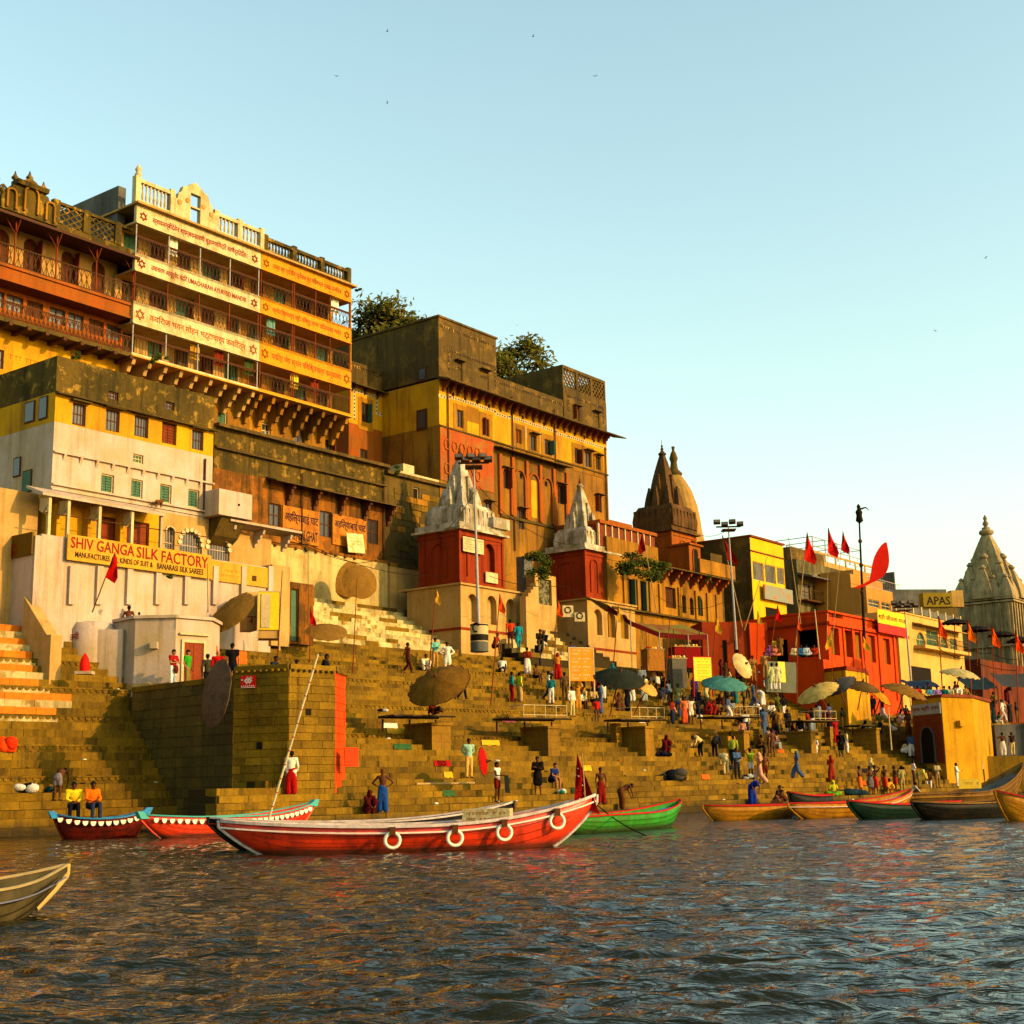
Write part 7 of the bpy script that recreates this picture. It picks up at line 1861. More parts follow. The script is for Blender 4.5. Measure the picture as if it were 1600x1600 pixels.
heap('dark bundle beside the woman selling flowers', 1035, 1180, 0, .8, .4, ((50, 40, 60), (30, 30, 30)), SM)
heap('green and white bags by the wrapped bather', 876, 1240, 0, .5, .3, ((60, 140, 110), (220, 220, 210), (200, 120, 60)), SM)
heap('blue green sacks beside the bathers group', 1332, 1245, 0, 1.6, .6, ((30, 60, 80), (40, 70, 75)), SM)
heap('orange paint heap on the left steps at the edge', 3, 1175, 0, .9, .8, ((235, 90, 30), (225, 70, 25)), SL, 'orange_offering')
heap('clothes pile between the two men washing', 1170, 1215, 0, .8, .35, ((60, 60, 70), (200, 195, 185)), SM)
heap('white cloth left on the platform under the olive parasol', 600, 1112, 34.5, .4, .2, ((215, 210, 195), (30, 28, 26)))
# ---------------------------------------------------------------- trees and plants
LEAF = M('tree_leaf', (.12, .13, .025), (.2, .17, .04), sc=.6, soft=.2, fine=.3, fsc=4, rv=.1)
LEAF2 = M('creeper_leaf', (.08, .11, .02), (.13, .13, .03), sc=.8, soft=.2, fine=.3, rv=.1)
def tree(name, label, cat, c, rx, ry, rz_, n, leaf, mat, clumps=14, trunk=None, group=None):
    o = empty(name, c, 0, label, cat, group); r2 = random.Random(int(abs(c[0] * 13 + c[2] * 7)))
    cl = []
    for k in range(clumps):
        while True:
            p = Vector((r2.uniform(-1, 1), r2.uniform(-1, 1), r2.uniform(-.9, 1)))
            if p.length < 1: break
        cl.append((Vector((p.x * rx, p.y * ry, p.z * rz_)), r2.uniform(.22, .42)))
    b = MB()
    for k in range(n):
        cc, rr_ = cl[k % clumps]; p = Vector((r2.gauss(0, 1), r2.gauss(0, 1), r2.gauss(0, .8))) * rr_ * .55
        p = cc + Vector((p.x * rx, p.y * ry, p.z * rz_))
        a = Vector((r2.uniform(-1, 1), r2.uniform(-1, 1), r2.uniform(-.6, .6))).normalized(); u = a.orthogonal().normalized(); q = a.cross(u); s_ = leaf * r2.uniform(.6, 1.3)
        b.add([p - a * s_, p + u * s_ * .5, p + a * s_, p - u * s_ * .5], [(0, 1, 2, 3)])
    b.build('crown', mat, o)
    if trunk:
        t = MB(); base = Vector((0, 0, -trunk)); f = Vector((0, 0, -rz_ * .5)); t.path([base, base * .5 + Vector((.3, 0, 0)), f], .35, 8, .2)
        for cc, _ in cl: mid = f.lerp(cc, .5) + Vector((r2.uniform(-.3, .3), 0, r2.uniform(-.2, .3))); t.path([f, mid, cc], .12, 5, .03)
        t.build('trunk', WOOD, o)
    return o
tree('broadleaf_tree', 'dark leafy tree rising behind the balcony house and palace tower', 'tree', at(598, 520, 20), 3.6, 3, 2.4, 5200, .26, LEAF, 20, 12)
tree('broadleaf_tree', 'leafy tree showing between the two palace roof towers', 'tree', at(808, 592, 19), 3.0, 3, 3.2, 4600, .26, LEAF, 16, 8)
tree('wall_plant', 'creeper spilling over the arcaded house above its arched openings', 'plant', at(1003, 888, 21.4), 2.0, .7, 1.0, 2600, .14, LEAF2, 14)
tree('wall_plant', 'bushy weed growing on top of the pillar right of the water tank', 'plant', at(408, 746, 26.6), .8, .5, .8, 900, .13, LEAF2, 7)
tree('wall_shrub', 'dark shrub climbing the wall between the two red shrines', 'shrub', at(842, 880, 22.9), 1.1, .5, 1.0, 1500, .12, LEAF2, 9)
tree('wall_plant', 'small weed under the silk factory sign', 'plant', at(263, 899, 35.6), .25, .1, .15, 120, .07, LEAF2, 3)
P = at(404, 800, 26.8); o = empty('brick_pillar', (P.x, P.y, 9.3), AB.rz, 'rough ochre pillar carrying the bushy weed beside the water tank', 'pillar'); MB().box(-.7, .8, -.1, 1.4, 0, P.z - 9.3 + 1.2).build('shaft', PEEL, o); MB().box(-.85, .95, -.2, 1.5, P.z - 9.3 + .6, P.z - 9.3 + .9).build('capital', CREAM, o)
# birds
for i, (px, py) in enumerate(((605, 49), (833, 57), (930, 119), (526, 119), (605, 161), (1540, 403), (1462, 517))):
    o = empty('bird', at(px, py, 12), rnd.random() * 6, 'tiny dark bird flying ' + ('high near the top left of centre', 'high near the top right of centre', 'above the palace in mid sky', 'alone left of the lone lower bird', 'lowest of the left birds above the balcony house', 'at the far right above the grey temple', 'low in the right sky')[i], 'bird', 'birds in the sky')
    MB().ball((0, 0, 0), .07, 6, 4, 2.2, 1, 1).build('body', DARK, o); MB().add([(0, 0, .02), (-.08, .35, .12), (.1, .3, .12)], [(0, 1, 2)]).add([(0, 0, .02), (-.08, -.35, .12), (.1, -.3, .12)], [(0, 1, 2)]).build('wings', DARK, o)

for i, (px, py, s_, r_) in enumerate(((470, 722, 25.5, .35), (620, 738, 24.6, .4), (250, 560, 33.0, .4), (120, 560, 33.5, .3), (860, 655, 20.8, .35), (720, 590, 22.6, .3), (1108, 905, 19.8, .3), (560, 452, 24.5, .2))):
    tree('wall_weed', 'small weed rooted in the wall edge ' + ('above the Hindi name panel', 'left of the white roof box', 'on the roof edge of the white house', 'on the left roof corner of the white house', 'on the palace parapet between the towers', 'on the palace cornice below the left tower', 'under the bracketed terrace', 'at the end of the orange balcony roof')[i], 'plant', at(px, py, s_), r_, r_ * .6, r_, 260, .08, LEAF2, 5)
cols = [('white', (225, 215, 195)), ('red', (170, 40, 35)), ('yellow', (215, 175, 60)), ('green', (70, 110, 70)), ('blue', (60, 85, 140)), ('orange', (215, 110, 45)), ('pink', (200, 110, 120)), ('dark', (50, 45, 50))]
_lbs = set()
for i in range(22):
    cn, cc = cols[i % 8]; px = rnd.uniform(560, 1420); py = rnd.uniform(1185, 1250) if i % 2 else rnd.uniform(1100, 1180); P = SM.snap(px, py, .2)
    wh = ('nearest', 'middle', 'farthest')[i // 8]; wd = ['left of the olive parasol', 'below the empty platform', 'near the green boat', 'below the dark grey parasol', 'above the mustard boats', 'near the turquoise parasol', 'below the beige parasol', 'beside the shrine doorway steps']
    px = 575 + 110 * (i % 8) + rnd.uniform(-35, 35) if i < 8 else (600 + 105 * ((i * 3) % 8) + rnd.uniform(-30, 30)); P = SM.snap(px, py, .2)
    lm = wd[min(7, int((px - 540) / 110))]
    lb_ = '%s cloth spread on the %s steps %s' % (cn, 'lower' if i % 2 else 'upper', lm)
    while lb_ in _lbs: cn, cc = rnd.choice(cols); lb_ = '%s cloth spread on the %s steps %s' % (cn, 'lower' if i % 2 else 'upper', lm)
    _lbs.add(lb_); o = empty('drying_cloth', P, SM.rz, lb_, 'cloth', 'cloths drying on the steps'); b = MB(); w_ = rnd.uniform(.5, 1.3); vs = []
    for k in range(8): x = -w_ / 2 + w_ * k / 7; vs += [(x, .25, .03), (x, -.12 + .02 * sin(k * 2), .035), (x + .01, -.16, -.22 + .02 * sin(k * 1.7))]
    b.add(vs, [(3 * k + j, 3 * k + 3 + j, 3 * k + 4 + j, 3 * k + 1 + j) for k in range(7) for j in (0, 1)], True); b.build('sheet', cloth(cc), o)
# ---------------------------------------------------------------- people
def cap(mb, p, q, r1, r2, n=10, sy=1.0):
    """tapered capsule; sy flattens it front to back"""
    p = Vector(p); q = Vector(q); d = q - p; L = d.length
    if L < 1e-4: d = Vector((0, 0, 1))
    d.normalize(); a = d.cross(Vector((0, 1, 0)))
    if a.length < .1: a = d.cross(Vector((1, 0, 0)))
    a.normalize(); b = d.cross(a); rings = []
    for t in (-80, -45, 0): rings.append((p + d * (r1 * sin(radians(t))), r1 * cos(radians(t))))
    for t in (0, 45, 80): rings.append((q + d * (r2 * sin(radians(t))), r2 * cos(radians(t))))
    vs = []
    for c, r in rings:
        for i in range(n):
            t = 2 * pi * i / n; v = a * (cos(t) * r) + b * (sin(t) * r); v.y *= sy; vs.append(c + v)
    k = len(rings)
    mb.add(vs, [(j * n + i, j * n + (i + 1) % n, (j + 1) * n + (i + 1) % n, (j + 1) * n + i) for j in range(k - 1) for i in range(n)] + [tuple(range(n))[::-1], tuple((k - 1) * n + i for i in range(n))])
V3 = Vector
def pose(kind, r):
    j = {}
    def leg(s, kx, ky, kz, ax, ay, az): j['k%d' % s] = V3((s * kx, ky, kz)); j['a%d' % s] = V3((s * ax, ay, az))
    j['hip'] = V3((0, 0, .92)); j['chest'] = V3((0, -.01, 1.28)); j['neck'] = V3((0, 0, 1.44)); j['head'] = V3((0, -.03, 1.575))
    for s in (-1, 1):
        leg(s, .1, -.02, .5, .11, 0, .08); j['s%d' % s] = V3((s * .185, 0, 1.38)); j['e%d' % s] = V3((s * .25, .03, 1.12)); j['w%d' % s] = V3((s * .22, -.08, .88))
    if kind == 'hips':
        for s in (-1, 1): j['e%d' % s] = V3((s * .40, .08, 1.15)); j['w%d' % s] = V3((s * .19, -.02, 1.0))
    elif kind == 'fold':
        for s in (-1, 1): j['e%d' % s] = V3((s * .25, -.1, 1.12)); j['w%d' % s] = V3((-s * .06, -.2, 1.17 + .03 * s))
    elif kind == 'front':
        for s in (-1, 1): j['e%d' % s] = V3((s * .22, -.1, 1.12)); j['w%d' % s] = V3((s * .07, -.32, 1.12))
    elif kind == 'back':
        for s in (-1, 1): j['e%d' % s] = V3((s * .27, .12, 1.14)); j['w%d' % s] = V3((s * .04, .15, .95))
    elif kind == 'walk':
        leg(-1, .1, -.2, .52, .1, -.28, .1); leg(1, .1, .05, .48, .1, .34, .12); j['w1'] = V3((.22, -.25, .95)); j['w-1'] = V3((-.24, .15, .9)); j['hip'].z = .88
    elif kind == 'reach':
        j['e1'] = V3((.32, -.2, 1.28)); j['w1'] = V3((.35, -.45, 1.38))
    elif kind == 'arms_up':
        for s in (-1, 1): j['e%d' % s] = V3((s * .34, -.05, 1.55)); j['w%d' % s] = V3((s * .1, -.05, 1.68))
    elif kind == 'bend':
        j['hip'] = V3((0, .05, .86)); j['chest'] = V3((0, -.28, 1.05)); j['neck'] = V3((0, -.42, 1.1)); j['head'] = V3((0, -.54, 1.08))
        for s in (-1, 1): j['s%d' % s] = V3((s * .18, -.36, 1.08)); j['e%d' % s] = V3((s * .2, -.45, .82)); j['w%d' % s] = V3((s * .12, -.52, .58))
    elif kind in ('sit', 'sit_lean'):
        j['hip'] = V3((0, 0, .13)); ln = -.18 if kind == 'sit_lean' else -.06
        j['chest'] = V3((0, ln, .48)); j['neck'] = V3((0, ln - .05, .64)); j['head'] = V3((0, ln - .10, .775))
        for s in (-1, 1):
            leg(s, .12, -.42, .17, .13, -.45, -.27); j['s%d' % s] = V3((s * .185, ln - .02, .585)); j['e%d' % s] = V3((s * .24, ln - .12, .34)); j['w%d' % s] = V3((s * .08, -.4, .27))
    elif kind == 'cross':
        j['hip'] = V3((0, 0, .12)); j['chest'] = V3((0, -.06, .47)); j['neck'] = V3((0, -.08, .63)); j['head'] = V3((0, -.12, .765))
        for s in (-1, 1):
            leg(s, .32, -.22, .16, -.12, -.32, .08); j['s%d' % s] = V3((s * .185, -.07, .57)); j['e%d' % s] = V3((s * .27, -.12, .33)); j['w%d' % s] = V3((s * .12, -.32, .25))
    elif kind == 'squat':
        j['hip'] = V3((0, .1, .24)); j['chest'] = V3((0, -.08, .56)); j['neck'] = V3((0, -.15, .7)); j['head'] = V3((0, -.22, .82))
        for s in (-1, 1):
            leg(s, .17, -.3, .5, .12, -.12, .08); j['s%d' % s] = V3((s * .18, -.12, .65)); j['e%d' % s] = V3((s * .24, -.3, .45)); j['w%d' % s] = V3((s * .1, -.48, .3))
    elif kind == 'lie':
        j['hip'] = V3((0, 0, .13)); j['chest'] = V3((0, .38, .16)); j['neck'] = V3((0, .54, .18)); j['head'] = V3((0, .68, .2))
        for s in (-1, 1):
            leg(s, .1, -.3, .38, .1, -.6, .06); j['s%d' % s] = V3((s * .18, .48, .16)); j['e%d' % s] = V3((s * .3, .25, .1)); j['w%d' % s] = V3((s * .1, .1, .25))
    for k in j: j[k] += V3((r.uniform(-.012, .012), r.uniform(-.015, .015), 0))
    return j
SKIN = M('brown_skin', (.16, .065, .028), (.13, .05, .022), sc=8, fine=.1, bump=.05, rough=.5)
SKINL = M('fair_skin', (.42, .2, .12), sc=8, fine=.08, bump=.05, rough=.5)
HAIR = M('black_hair', (.012, .01, .008), sc=20, rough=.6)
def remesh(o, vx):
    md = o.modifiers.new('skin', 'REMESH'); md.mode = 'VOXEL'; md.voxel_size = vx; md.use_smooth_shade = True
    sm = o.modifiers.new('soft', 'SMOOTH'); sm.factor = .5; sm.iterations = 2
NP = 0
def person(loc, face, kind, label, top=None, bot=None, h=1.68, skin=None, hair=HAIR, topc=(200, 190, 170), botc=(70, 70, 75), group=None, vx=.022, head=None, held=None):
    global NP; NP += 1
    r = random.Random(NP * 17)
    t, px, a = loc[0], loc[1], loc[2]
    if t == 'S': P = SM.snap(px, a)
    elif t == 'L': P = SL.snap(px, a)
    elif t == 'U': P = US.snap(px, a)
    else: P = at(px, hor(px), a); P.z = loc[3]
    if kind in ('sit', 'sit_lean') and t in 'SLU': P.z += .0
    skin = skin or SKIN
    o = empty('person', P, radians(face), label, 'person', group); k = h / 1.68; o.scale = (k, k, k)
    J = pose(kind, r); b = MB()
    g = J['hip']; c = J['chest']; nk = J['neck']; hd = J['head']
    cap(b, g, g.lerp(c, .45), .135, .115, 12, .8); cap(b, g.lerp(c, .45), c, .115, .15, 12, .75); cap(b, c, nk.lerp(c, .35), .15, .1, 12, .7)
    cap(b, nk, hd, .055, .05, 8)
    for s in (-1, 1):
        cap(b, c.lerp(nk, .4), J['s%d' % s], .075, .062); cap(b, J['s%d' % s], J['e%d' % s], .05, .038); cap(b, J['e%d' % s], J['w%d' % s], .038, .026)
        # hand: palm, four fingers, thumb
        w_ = J['w%d' % s]; d = (w_ - J['e%d' % s]).normalized(); u = d.cross(V3((0, 1, .2))).normalized()
        cap(b, w_, w_ + d * .07, .026, .03, 8)
        for q in range(4): cap(b, w_ + d * .08 + u * (.018 * (q - 1.5)), w_ + d * (.145 - .012 * abs(q - 1.2)) + u * (.022 * (q - 1.5)) + V3((0, -.015, 0)), .012, .01, 6)
        cap(b, w_ + d * .03 + u * (.03 * -s), w_ + d * .08 + u * (.06 * -s), .012, .01, 6)
        hp = g + V3((s * .085, 0, -.03)); kn, an = J['k%d' % s], J['a%d' % s]
        cap(b, hp, kn, .082, .056); cap(b, kn, kn.lerp(an, .35), .056, .056); cap(b, kn.lerp(an, .35), an, .056, .036); cap(b, an + V3((0, .03, -.035)), an + V3((s * .02, -.16, -.055)), .038, .028, 8)
    # head with nose, ears, chin
    cap(b, hd + V3((0, .0, -.03)), hd + V3((0, .01, .035)), .072, .088, 12); cap(b, hd + V3((0, -.035, -.065)), hd + V3((0, -.05, -.05)), .04, .035, 8)
    cap(b, hd + V3((0, -.085, .01)), hd + V3((0, -.102, -.018)), .009, .015, 6)
    for s in (-1, 1): cap(b, hd + V3((s * .086, .01, .01)), hd + V3((s * .088, .01, -.02)), .014, .01, 6)
    body = b.build('body', skin, o); remesh(body, vx)
    f = MB()
    for s in (-1, 1): f.ball(tuple(hd + V3((s * .03, -.082, .014))), .011, 6, 4)
    f.build('eyes', DARK, body); MB().box(hd.x - .022, hd.x + .022, hd.y - .098, hd.y - .08, hd.z - .045, hd.z - .038).build('mouth', cloth((110, 40, 35)), body)
    if hair is not None and head is None:
        m_ = MB(); m_.ball(tuple(hd + V3((0, .022, .045))), .097, 12, 7, .95, 1.02, .95); cap(m_, hd + V3((0, .06, .0)), hd + V3((0, .055, -.05)), .06, .05, 8)
        ho = m_.build('hair', hair, o)
    if head:   # cloth over the head
        m_ = MB(); m_.ball(tuple(hd + V3((0, .03, .03))), .118, 12, 7, .95, 1.0, 1.05); cap(m_, hd + V3((0, .05, -.02)), nk + V3((0, .07, -.1)), .11, .13, 12); oo = m_.build('head_cloth', cloth(head), o)
    def torso(m_, e, low=0.):
        cap(m_, g + (c - g) * low, g.lerp(c, .5), .135 + e, .13 + e, 14, .82); cap(m_, g.lerp(c, .5), c, .13 + e, .152 + e, 14, .78); cap(m_, c, c.lerp(nk, .6), .152 + e, .085 + e, 14, .72)
        for s in (-1, 1): cap(m_, c.lerp(nk, .35), J['s%d' % s], .08 + e, .066 + e)
    tc = cloth(topc)
    if top in ('shirt', 'tee', 'kurta', 'vest', 'shawl', 'saree'):
        m_ = MB(); torso(m_, .022)
        for s in (-1, 1):
            if top in ('shirt', 'kurta', 'shawl'): cap(m_, J['s%d' % s], J['e%d' % s], .068, .054); cap(m_, J['e%d' % s], J['e%d' % s].lerp(J['w%d' % s], .85), .054, .042)
            elif top in ('tee', 'saree'): cap(m_, J['s%d' % s], J['s%d' % s].lerp(J['e%d' % s], .55), .07, .062)
        if top == 'kurta' or top == 'shawl':
            for s in (-1, 1): cap(m_, g + V3((s * .06, 0, 0)), (g + V3((s * .08, 0, 0))).lerp(J['k%d' % s], .85), .14, .13, 12, .9)
        if top == 'shawl': cap(m_, J['s1'] + V3((0, -.05, 0)), g + V3((-.05, -.08, -.1)), .1, .15)
        oo = m_.build('garment', tc, o); remesh(oo, vx * 1.1)
    if bot:
        bc = cloth(botc); m_ = MB()
        if bot in ('trousers', 'shorts'):
            cap(m_, g + V3((-.03, 0, .03)), g + V3((.03, 0, -.02)), .15, .15, 12, .85)
            for s in (-1, 1):
                hp = g + V3((s * .085, 0, -.03)); kn, an = J['k%d' % s], J['a%d' % s]
                if bot == 'shorts': cap(m_, hp, hp.lerp(kn, .65), .102, .092)
                else: cap(m_, hp, kn, .1, .075); cap(m_, kn, an + V3((0, 0, .02)), .075, .062)
        else:   # dhoti / lungi / saree skirt
            cap(m_, g + V3((-.03, 0, .04)), g + V3((.03, 0, -.02)), .155, .16, 12, .9)
            L_ = {'lungi': 1.0, 'dhoti': .92, 'saree': 1.0, 'cloth': .45}[bot]
            for s in (-1, 1):
                hp = g + V3((s * .07, 0, -.03)); kn, an = J['k%d' % s], J['a%d' % s]
                cap(m_, hp, kn if L_ > .5 else hp.lerp(kn, .7), .125, .125 if bot != 'saree' else .14)
                if L_ > .5: cap(m_, kn, kn.lerp(an, L_ - .08), .125 if bot != 'saree' else .14, .105 if bot != 'saree' else .135)
            if kind not in ('sit', 'sit_lean', 'cross', 'squat', 'lie', 'walk'): cap(m_, J['k1'], J['k-1'], .11, .11); cap(m_, g + V3((0, 0, -.1)), (J['k1'] + J['k-1']) / 2, .14, .12)
        oo = m_.build('lower_garment', bc, o); remesh(oo, vx * 1.1)
    if held == 'cloth':
        w_ = J['w1']; m_ = MB(); m_.add([(w_.x - .1, w_.y - .05, w_.z), (w_.x + .12, w_.y - .12, w_.z + .02), (w_.x + .3, w_.y - .1, w_.z - .75), (w_.x + .02, w_.y - .02, w_.z - .72)], [(0, 1, 2, 3)], True).build('held_cloth', cloth((45, 50, 45)), o)
    if held == 'bag': w_ = J['w-1']; MB().ball((w_.x - .06, w_.y, w_.z - .3), .17, 8, 6, .7, .4, 1.1).build('shoulder_bag', cloth((110, 55, 35)), o)
    return o
WH, CRM, BLK, NVY, KHK, GRN, REDC, BRN, MAR = (228, 218, 200), (205, 190, 150), (35, 32, 34), (40, 55, 90), (150, 120, 75), (60, 160, 50), (170, 35, 30), (90, 60, 40), (110, 30, 35)
B59 = 5.9
def p(*a, **k): return person(*a, **k)
# tourists on the bastion terrace
p(('Z', 265, 36.6, 5.75), 60, 'fold', 'woman in a red top and white trousers standing by the pavilion door', 'tee', 'trousers', topc=(165, 40, 35), botc=(235, 230, 220), skin=SKINL, held='bag')
p(('Z', 288, 36.2, 5.75), 75, 'stand', 'man in a bright green shirt before the brown pavilion door', 'tee', 'trousers', topc=(70, 165, 40), botc=(150, 135, 80), skin=SKINL, h=1.72)
p(('Z', 320, 36.2, 5.6), 200, 'stand', 'dark-haired woman in a grey jacket right of the pavilion door', 'shirt', 'trousers', topc=(85, 80, 65), botc=(45, 45, 50), skin=SKINL)
p(('Z', 336, 37, 5.55), 200, 'stand', 'bald man in a red shirt beside the hanging straw disc', 'shirt', 'trousers', topc=(185, 25, 25), botc=(120, 110, 90), skin=SKINL, hair=None, h=1.75)
p(('Z', 359, 37.5, 5.7), 180, 'stand', 'broad man in a black shirt seen from behind on the bastion', 'tee', 'trousers', topc=(40, 34, 34), botc=(40, 40, 55), skin=SKINL, h=1.8)
p(('Z', 392, 36.5, 6.02), 0, 'sit', 'small boy in a pale shirt sitting on the bastion rim', 'shirt', 'trousers', topc=(170, 180, 165), botc=BRN, h=1.2)
p(('Z', 424, 37.5, 6.05), 60, 'sit', 'man in a dark blue jacket sitting on the bastion rim', 'shirt', 'trousers', topc=(45, 55, 65), botc=KHK)
p(('Z', 457, 37.5, 6.0), 160, 'sit_lean', 'man in a white shirt sitting with his back to the river on the bastion', 'shirt', 'trousers', topc=WH, botc=BRN, h=1.5)
p(('Z', 500, 37.8, 6.05), 80, 'sit_lean', 'man in black crouched at the right rim of the bastion', 'shirt', 'trousers', topc=(30, 28, 36), botc=BLK)
p(('Z', 191, 34.4, 9.05), 190, 'cross', 'bare-chested man sitting on the pavilion roof', None, 'dhoti', botc=(150, 70, 30), h=1.6)
p(('Z', 207, 34.4, 9.0), 170, 'cross', 'second smaller figure on the pavilion roof, only the head and shoulders showing', 'tee', None, topc=(120, 50, 30), h=1.1)
p(('Z', 430, 30.5, 9.36), 20, 'stand', 'man wrapped in dark red standing by the yellow shrine cabinet', 'kurta', None, topc=(125, 30, 20))
# left steps
p(('L', 89, 1252), 170, 'bend', 'bather in a grey loincloth stooping on the left steps', None, 'shorts', botc=(140, 130, 130), h=1.7)
p(('Z', 114, 44.6, .95), 25, 'sit_lean', 'man in a yellow shirt sitting above the dark red boat', 'shirt', 'trousers', topc=(235, 195, 50), botc=(35, 35, 45), h=1.75)
p(('Z', 143, 44.6, .95), 40, 'sit', 'man in an orange shirt sitting next to the one in yellow', 'shirt', 'trousers', topc=(240, 120, 25), botc=(60, 65, 85), h=1.75)
# below the bastion
p(('S', 455, 1246), 185, 'stand', 'woman in a white shawl and red skirt facing the bastion wall', 'shawl', 'saree', topc=(225, 215, 190), botc=(170, 25, 25), h=1.6)
p(('S', 598, 1268), 0, 'hips', 'bare-chested stout man in a blue lungi with hands on hips', None, 'lungi', botc=(45, 90, 150), hair=None, h=1.68)
p(('S', 575, 1271), 30, 'squat', 'figure wrapped in maroon crouching left of the man in the blue lungi', 'shawl', 'saree', topc=(95, 25, 30), botc=(90, 25, 30), head=(90, 25, 30), h=1.55)
p(('S', 733, 1217), 25, 'back', 'man in a pale green shirt standing left of the red folded parasol', 'shirt', 'trousers', topc=(160, 190, 165), botc=(215, 175, 105), h=1.72)
p(('S', 777, 1252), 60, 'front', 'youth in a white vest drying a dark cloth above the red boat', 'vest', 'shorts', topc=WH, botc=(120, 40, 30), held='cloth', h=1.68)
p(('S', 841, 1240), 0, 'fold', 'bather wrapped in a dark blanket above the red boat', 'shawl', 'cloth', topc=(40, 30, 28), botc=BLK)
p(('S', 861, 1224), 50, 'sit_lean', 'man in a blue shirt and shorts seated with hands at his face', 'tee', 'shorts', topc=(40, 60, 120), botc=BLK, skin=SKINL)
p(('S', 940, 1262), 10, 'stand', 'slim bather in a brown wrap standing behind the red bow flag', None, 'lungi', botc=(140, 40, 30))
p(('S', 972, 1262), 110, 'bend', 'bather in brown stooping behind the green boat', None, 'dhoti', botc=(110, 70, 40))
# on the terraces, left of centre
p(('S', 637, 1052), 70, 'walk', 'thin man in brown climbing left of the olive parasol', 'tee', 'trousers', topc=(100, 50, 30), botc=(85, 35, 30))
p(('S', 680, 1044), 20, 'front', 'man in a pale turquoise shirt behind the olive parasol', 'shirt', 'trousers', topc=(130, 195, 175), botc=(190, 150, 100), h=1.72)
p(('S', 699, 1053), 10, 'hips', 'man in a long white tunic with hands on hips above the olive parasol', 'kurta', 'trousers', topc=(235, 225, 205), botc=(235, 225, 205), h=1.72)
p(('S', 665, 1050), 10, 'squat', 'person in white half hidden by the olive parasol', 'shirt', 'dhoti', topc=(230, 215, 180), botc=WH)
p(('S', 722, 1092), 70, 'walk', 'man in a cream shirt and navy trousers striding right of the olive parasol', 'shirt', 'trousers', topc=(225, 205, 150), botc=(30, 32, 50))
p(('Z', 680, 34.2, 4.7), 200, 'lie', 'sleeper lying under the olive parasol', 'shirt', 'trousers', topc=BRN, botc=(140, 40, 35))
p(('S', 800, 1097), 110, 'stand', 'man in a teal shirt and red trousers beside one in lime green', 'shirt', 'trousers', topc=(50, 140, 140), botc=(140, 30, 30))
p(('S', 812, 1097), 120, 'stand', 'man in a lime green shirt with folded cloth', 'shirt', 'dhoti', topc=(190, 200, 80), botc=(190, 160, 120))
p(('S', 835, 1062), 60, 'sit', 'bare-chested man sitting on the ledge left of the orange notice', None, 'shorts', botc=(60, 45, 40))
p(('S', 858, 1097), 100, 'walk', 'man in a white shirt and dark trousers left of the orange notice', 'shirt', 'trousers', topc=(230, 225, 215), botc=(40, 40, 50))
p(('S', 883, 1094), 200, 'stand', 'man in grey brown leaning below the orange notice', 'shirt', 'trousers', topc=(120, 95, 75), botc=(110, 85, 60))
p(('S', 894, 1122), 40, 'stand', 'man in a white shirt and cream trousers by the empty platform', 'shirt', 'trousers', topc=(225, 215, 195), botc=(200, 185, 140))
p(('Z', 802, 26.6, 9.4), 200, 'stand', 'man in an orange top by the arched plinth', 'tee', 'shorts', topc=(220, 80, 35), botc=(90, 40, 40))
p(('Z', 815, 26.3, 9.4), 190, 'walk', 'woman in turquoise walking past the arched plinth', 'kurta', 'trousers', topc=(40, 150, 160), botc=(50, 140, 150), h=1.58)
p(('Z', 775, 26.6, 9.4), 60, 'sit_lean', 'man in red brown seated against the arched plinth', 'tee', 'shorts', topc=(150, 60, 35), botc=BRN)
p(('Z', 848, 25.6, 9.9), 10, 'sit_lean', 'dark-clothed man sitting on the steps between the shrines', 'shirt', 'trousers', topc=(60, 50, 40), botc=(90, 80, 70))
p(('Z', 857, 25.3, 9.9), 330, 'sit', 'second seated man in black and white between the shrines', 'shirt', 'trousers', topc=(45, 40, 45), botc=(190, 180, 160))
p(('Z', 876, 26.2, 7.6), 0, 'stand', 'woman in red and gold before the magenta cloth by the orange notice', 'saree', 'saree', topc=(200, 140, 60), botc=(180, 40, 35), head=(150, 40, 40), h=1.55)
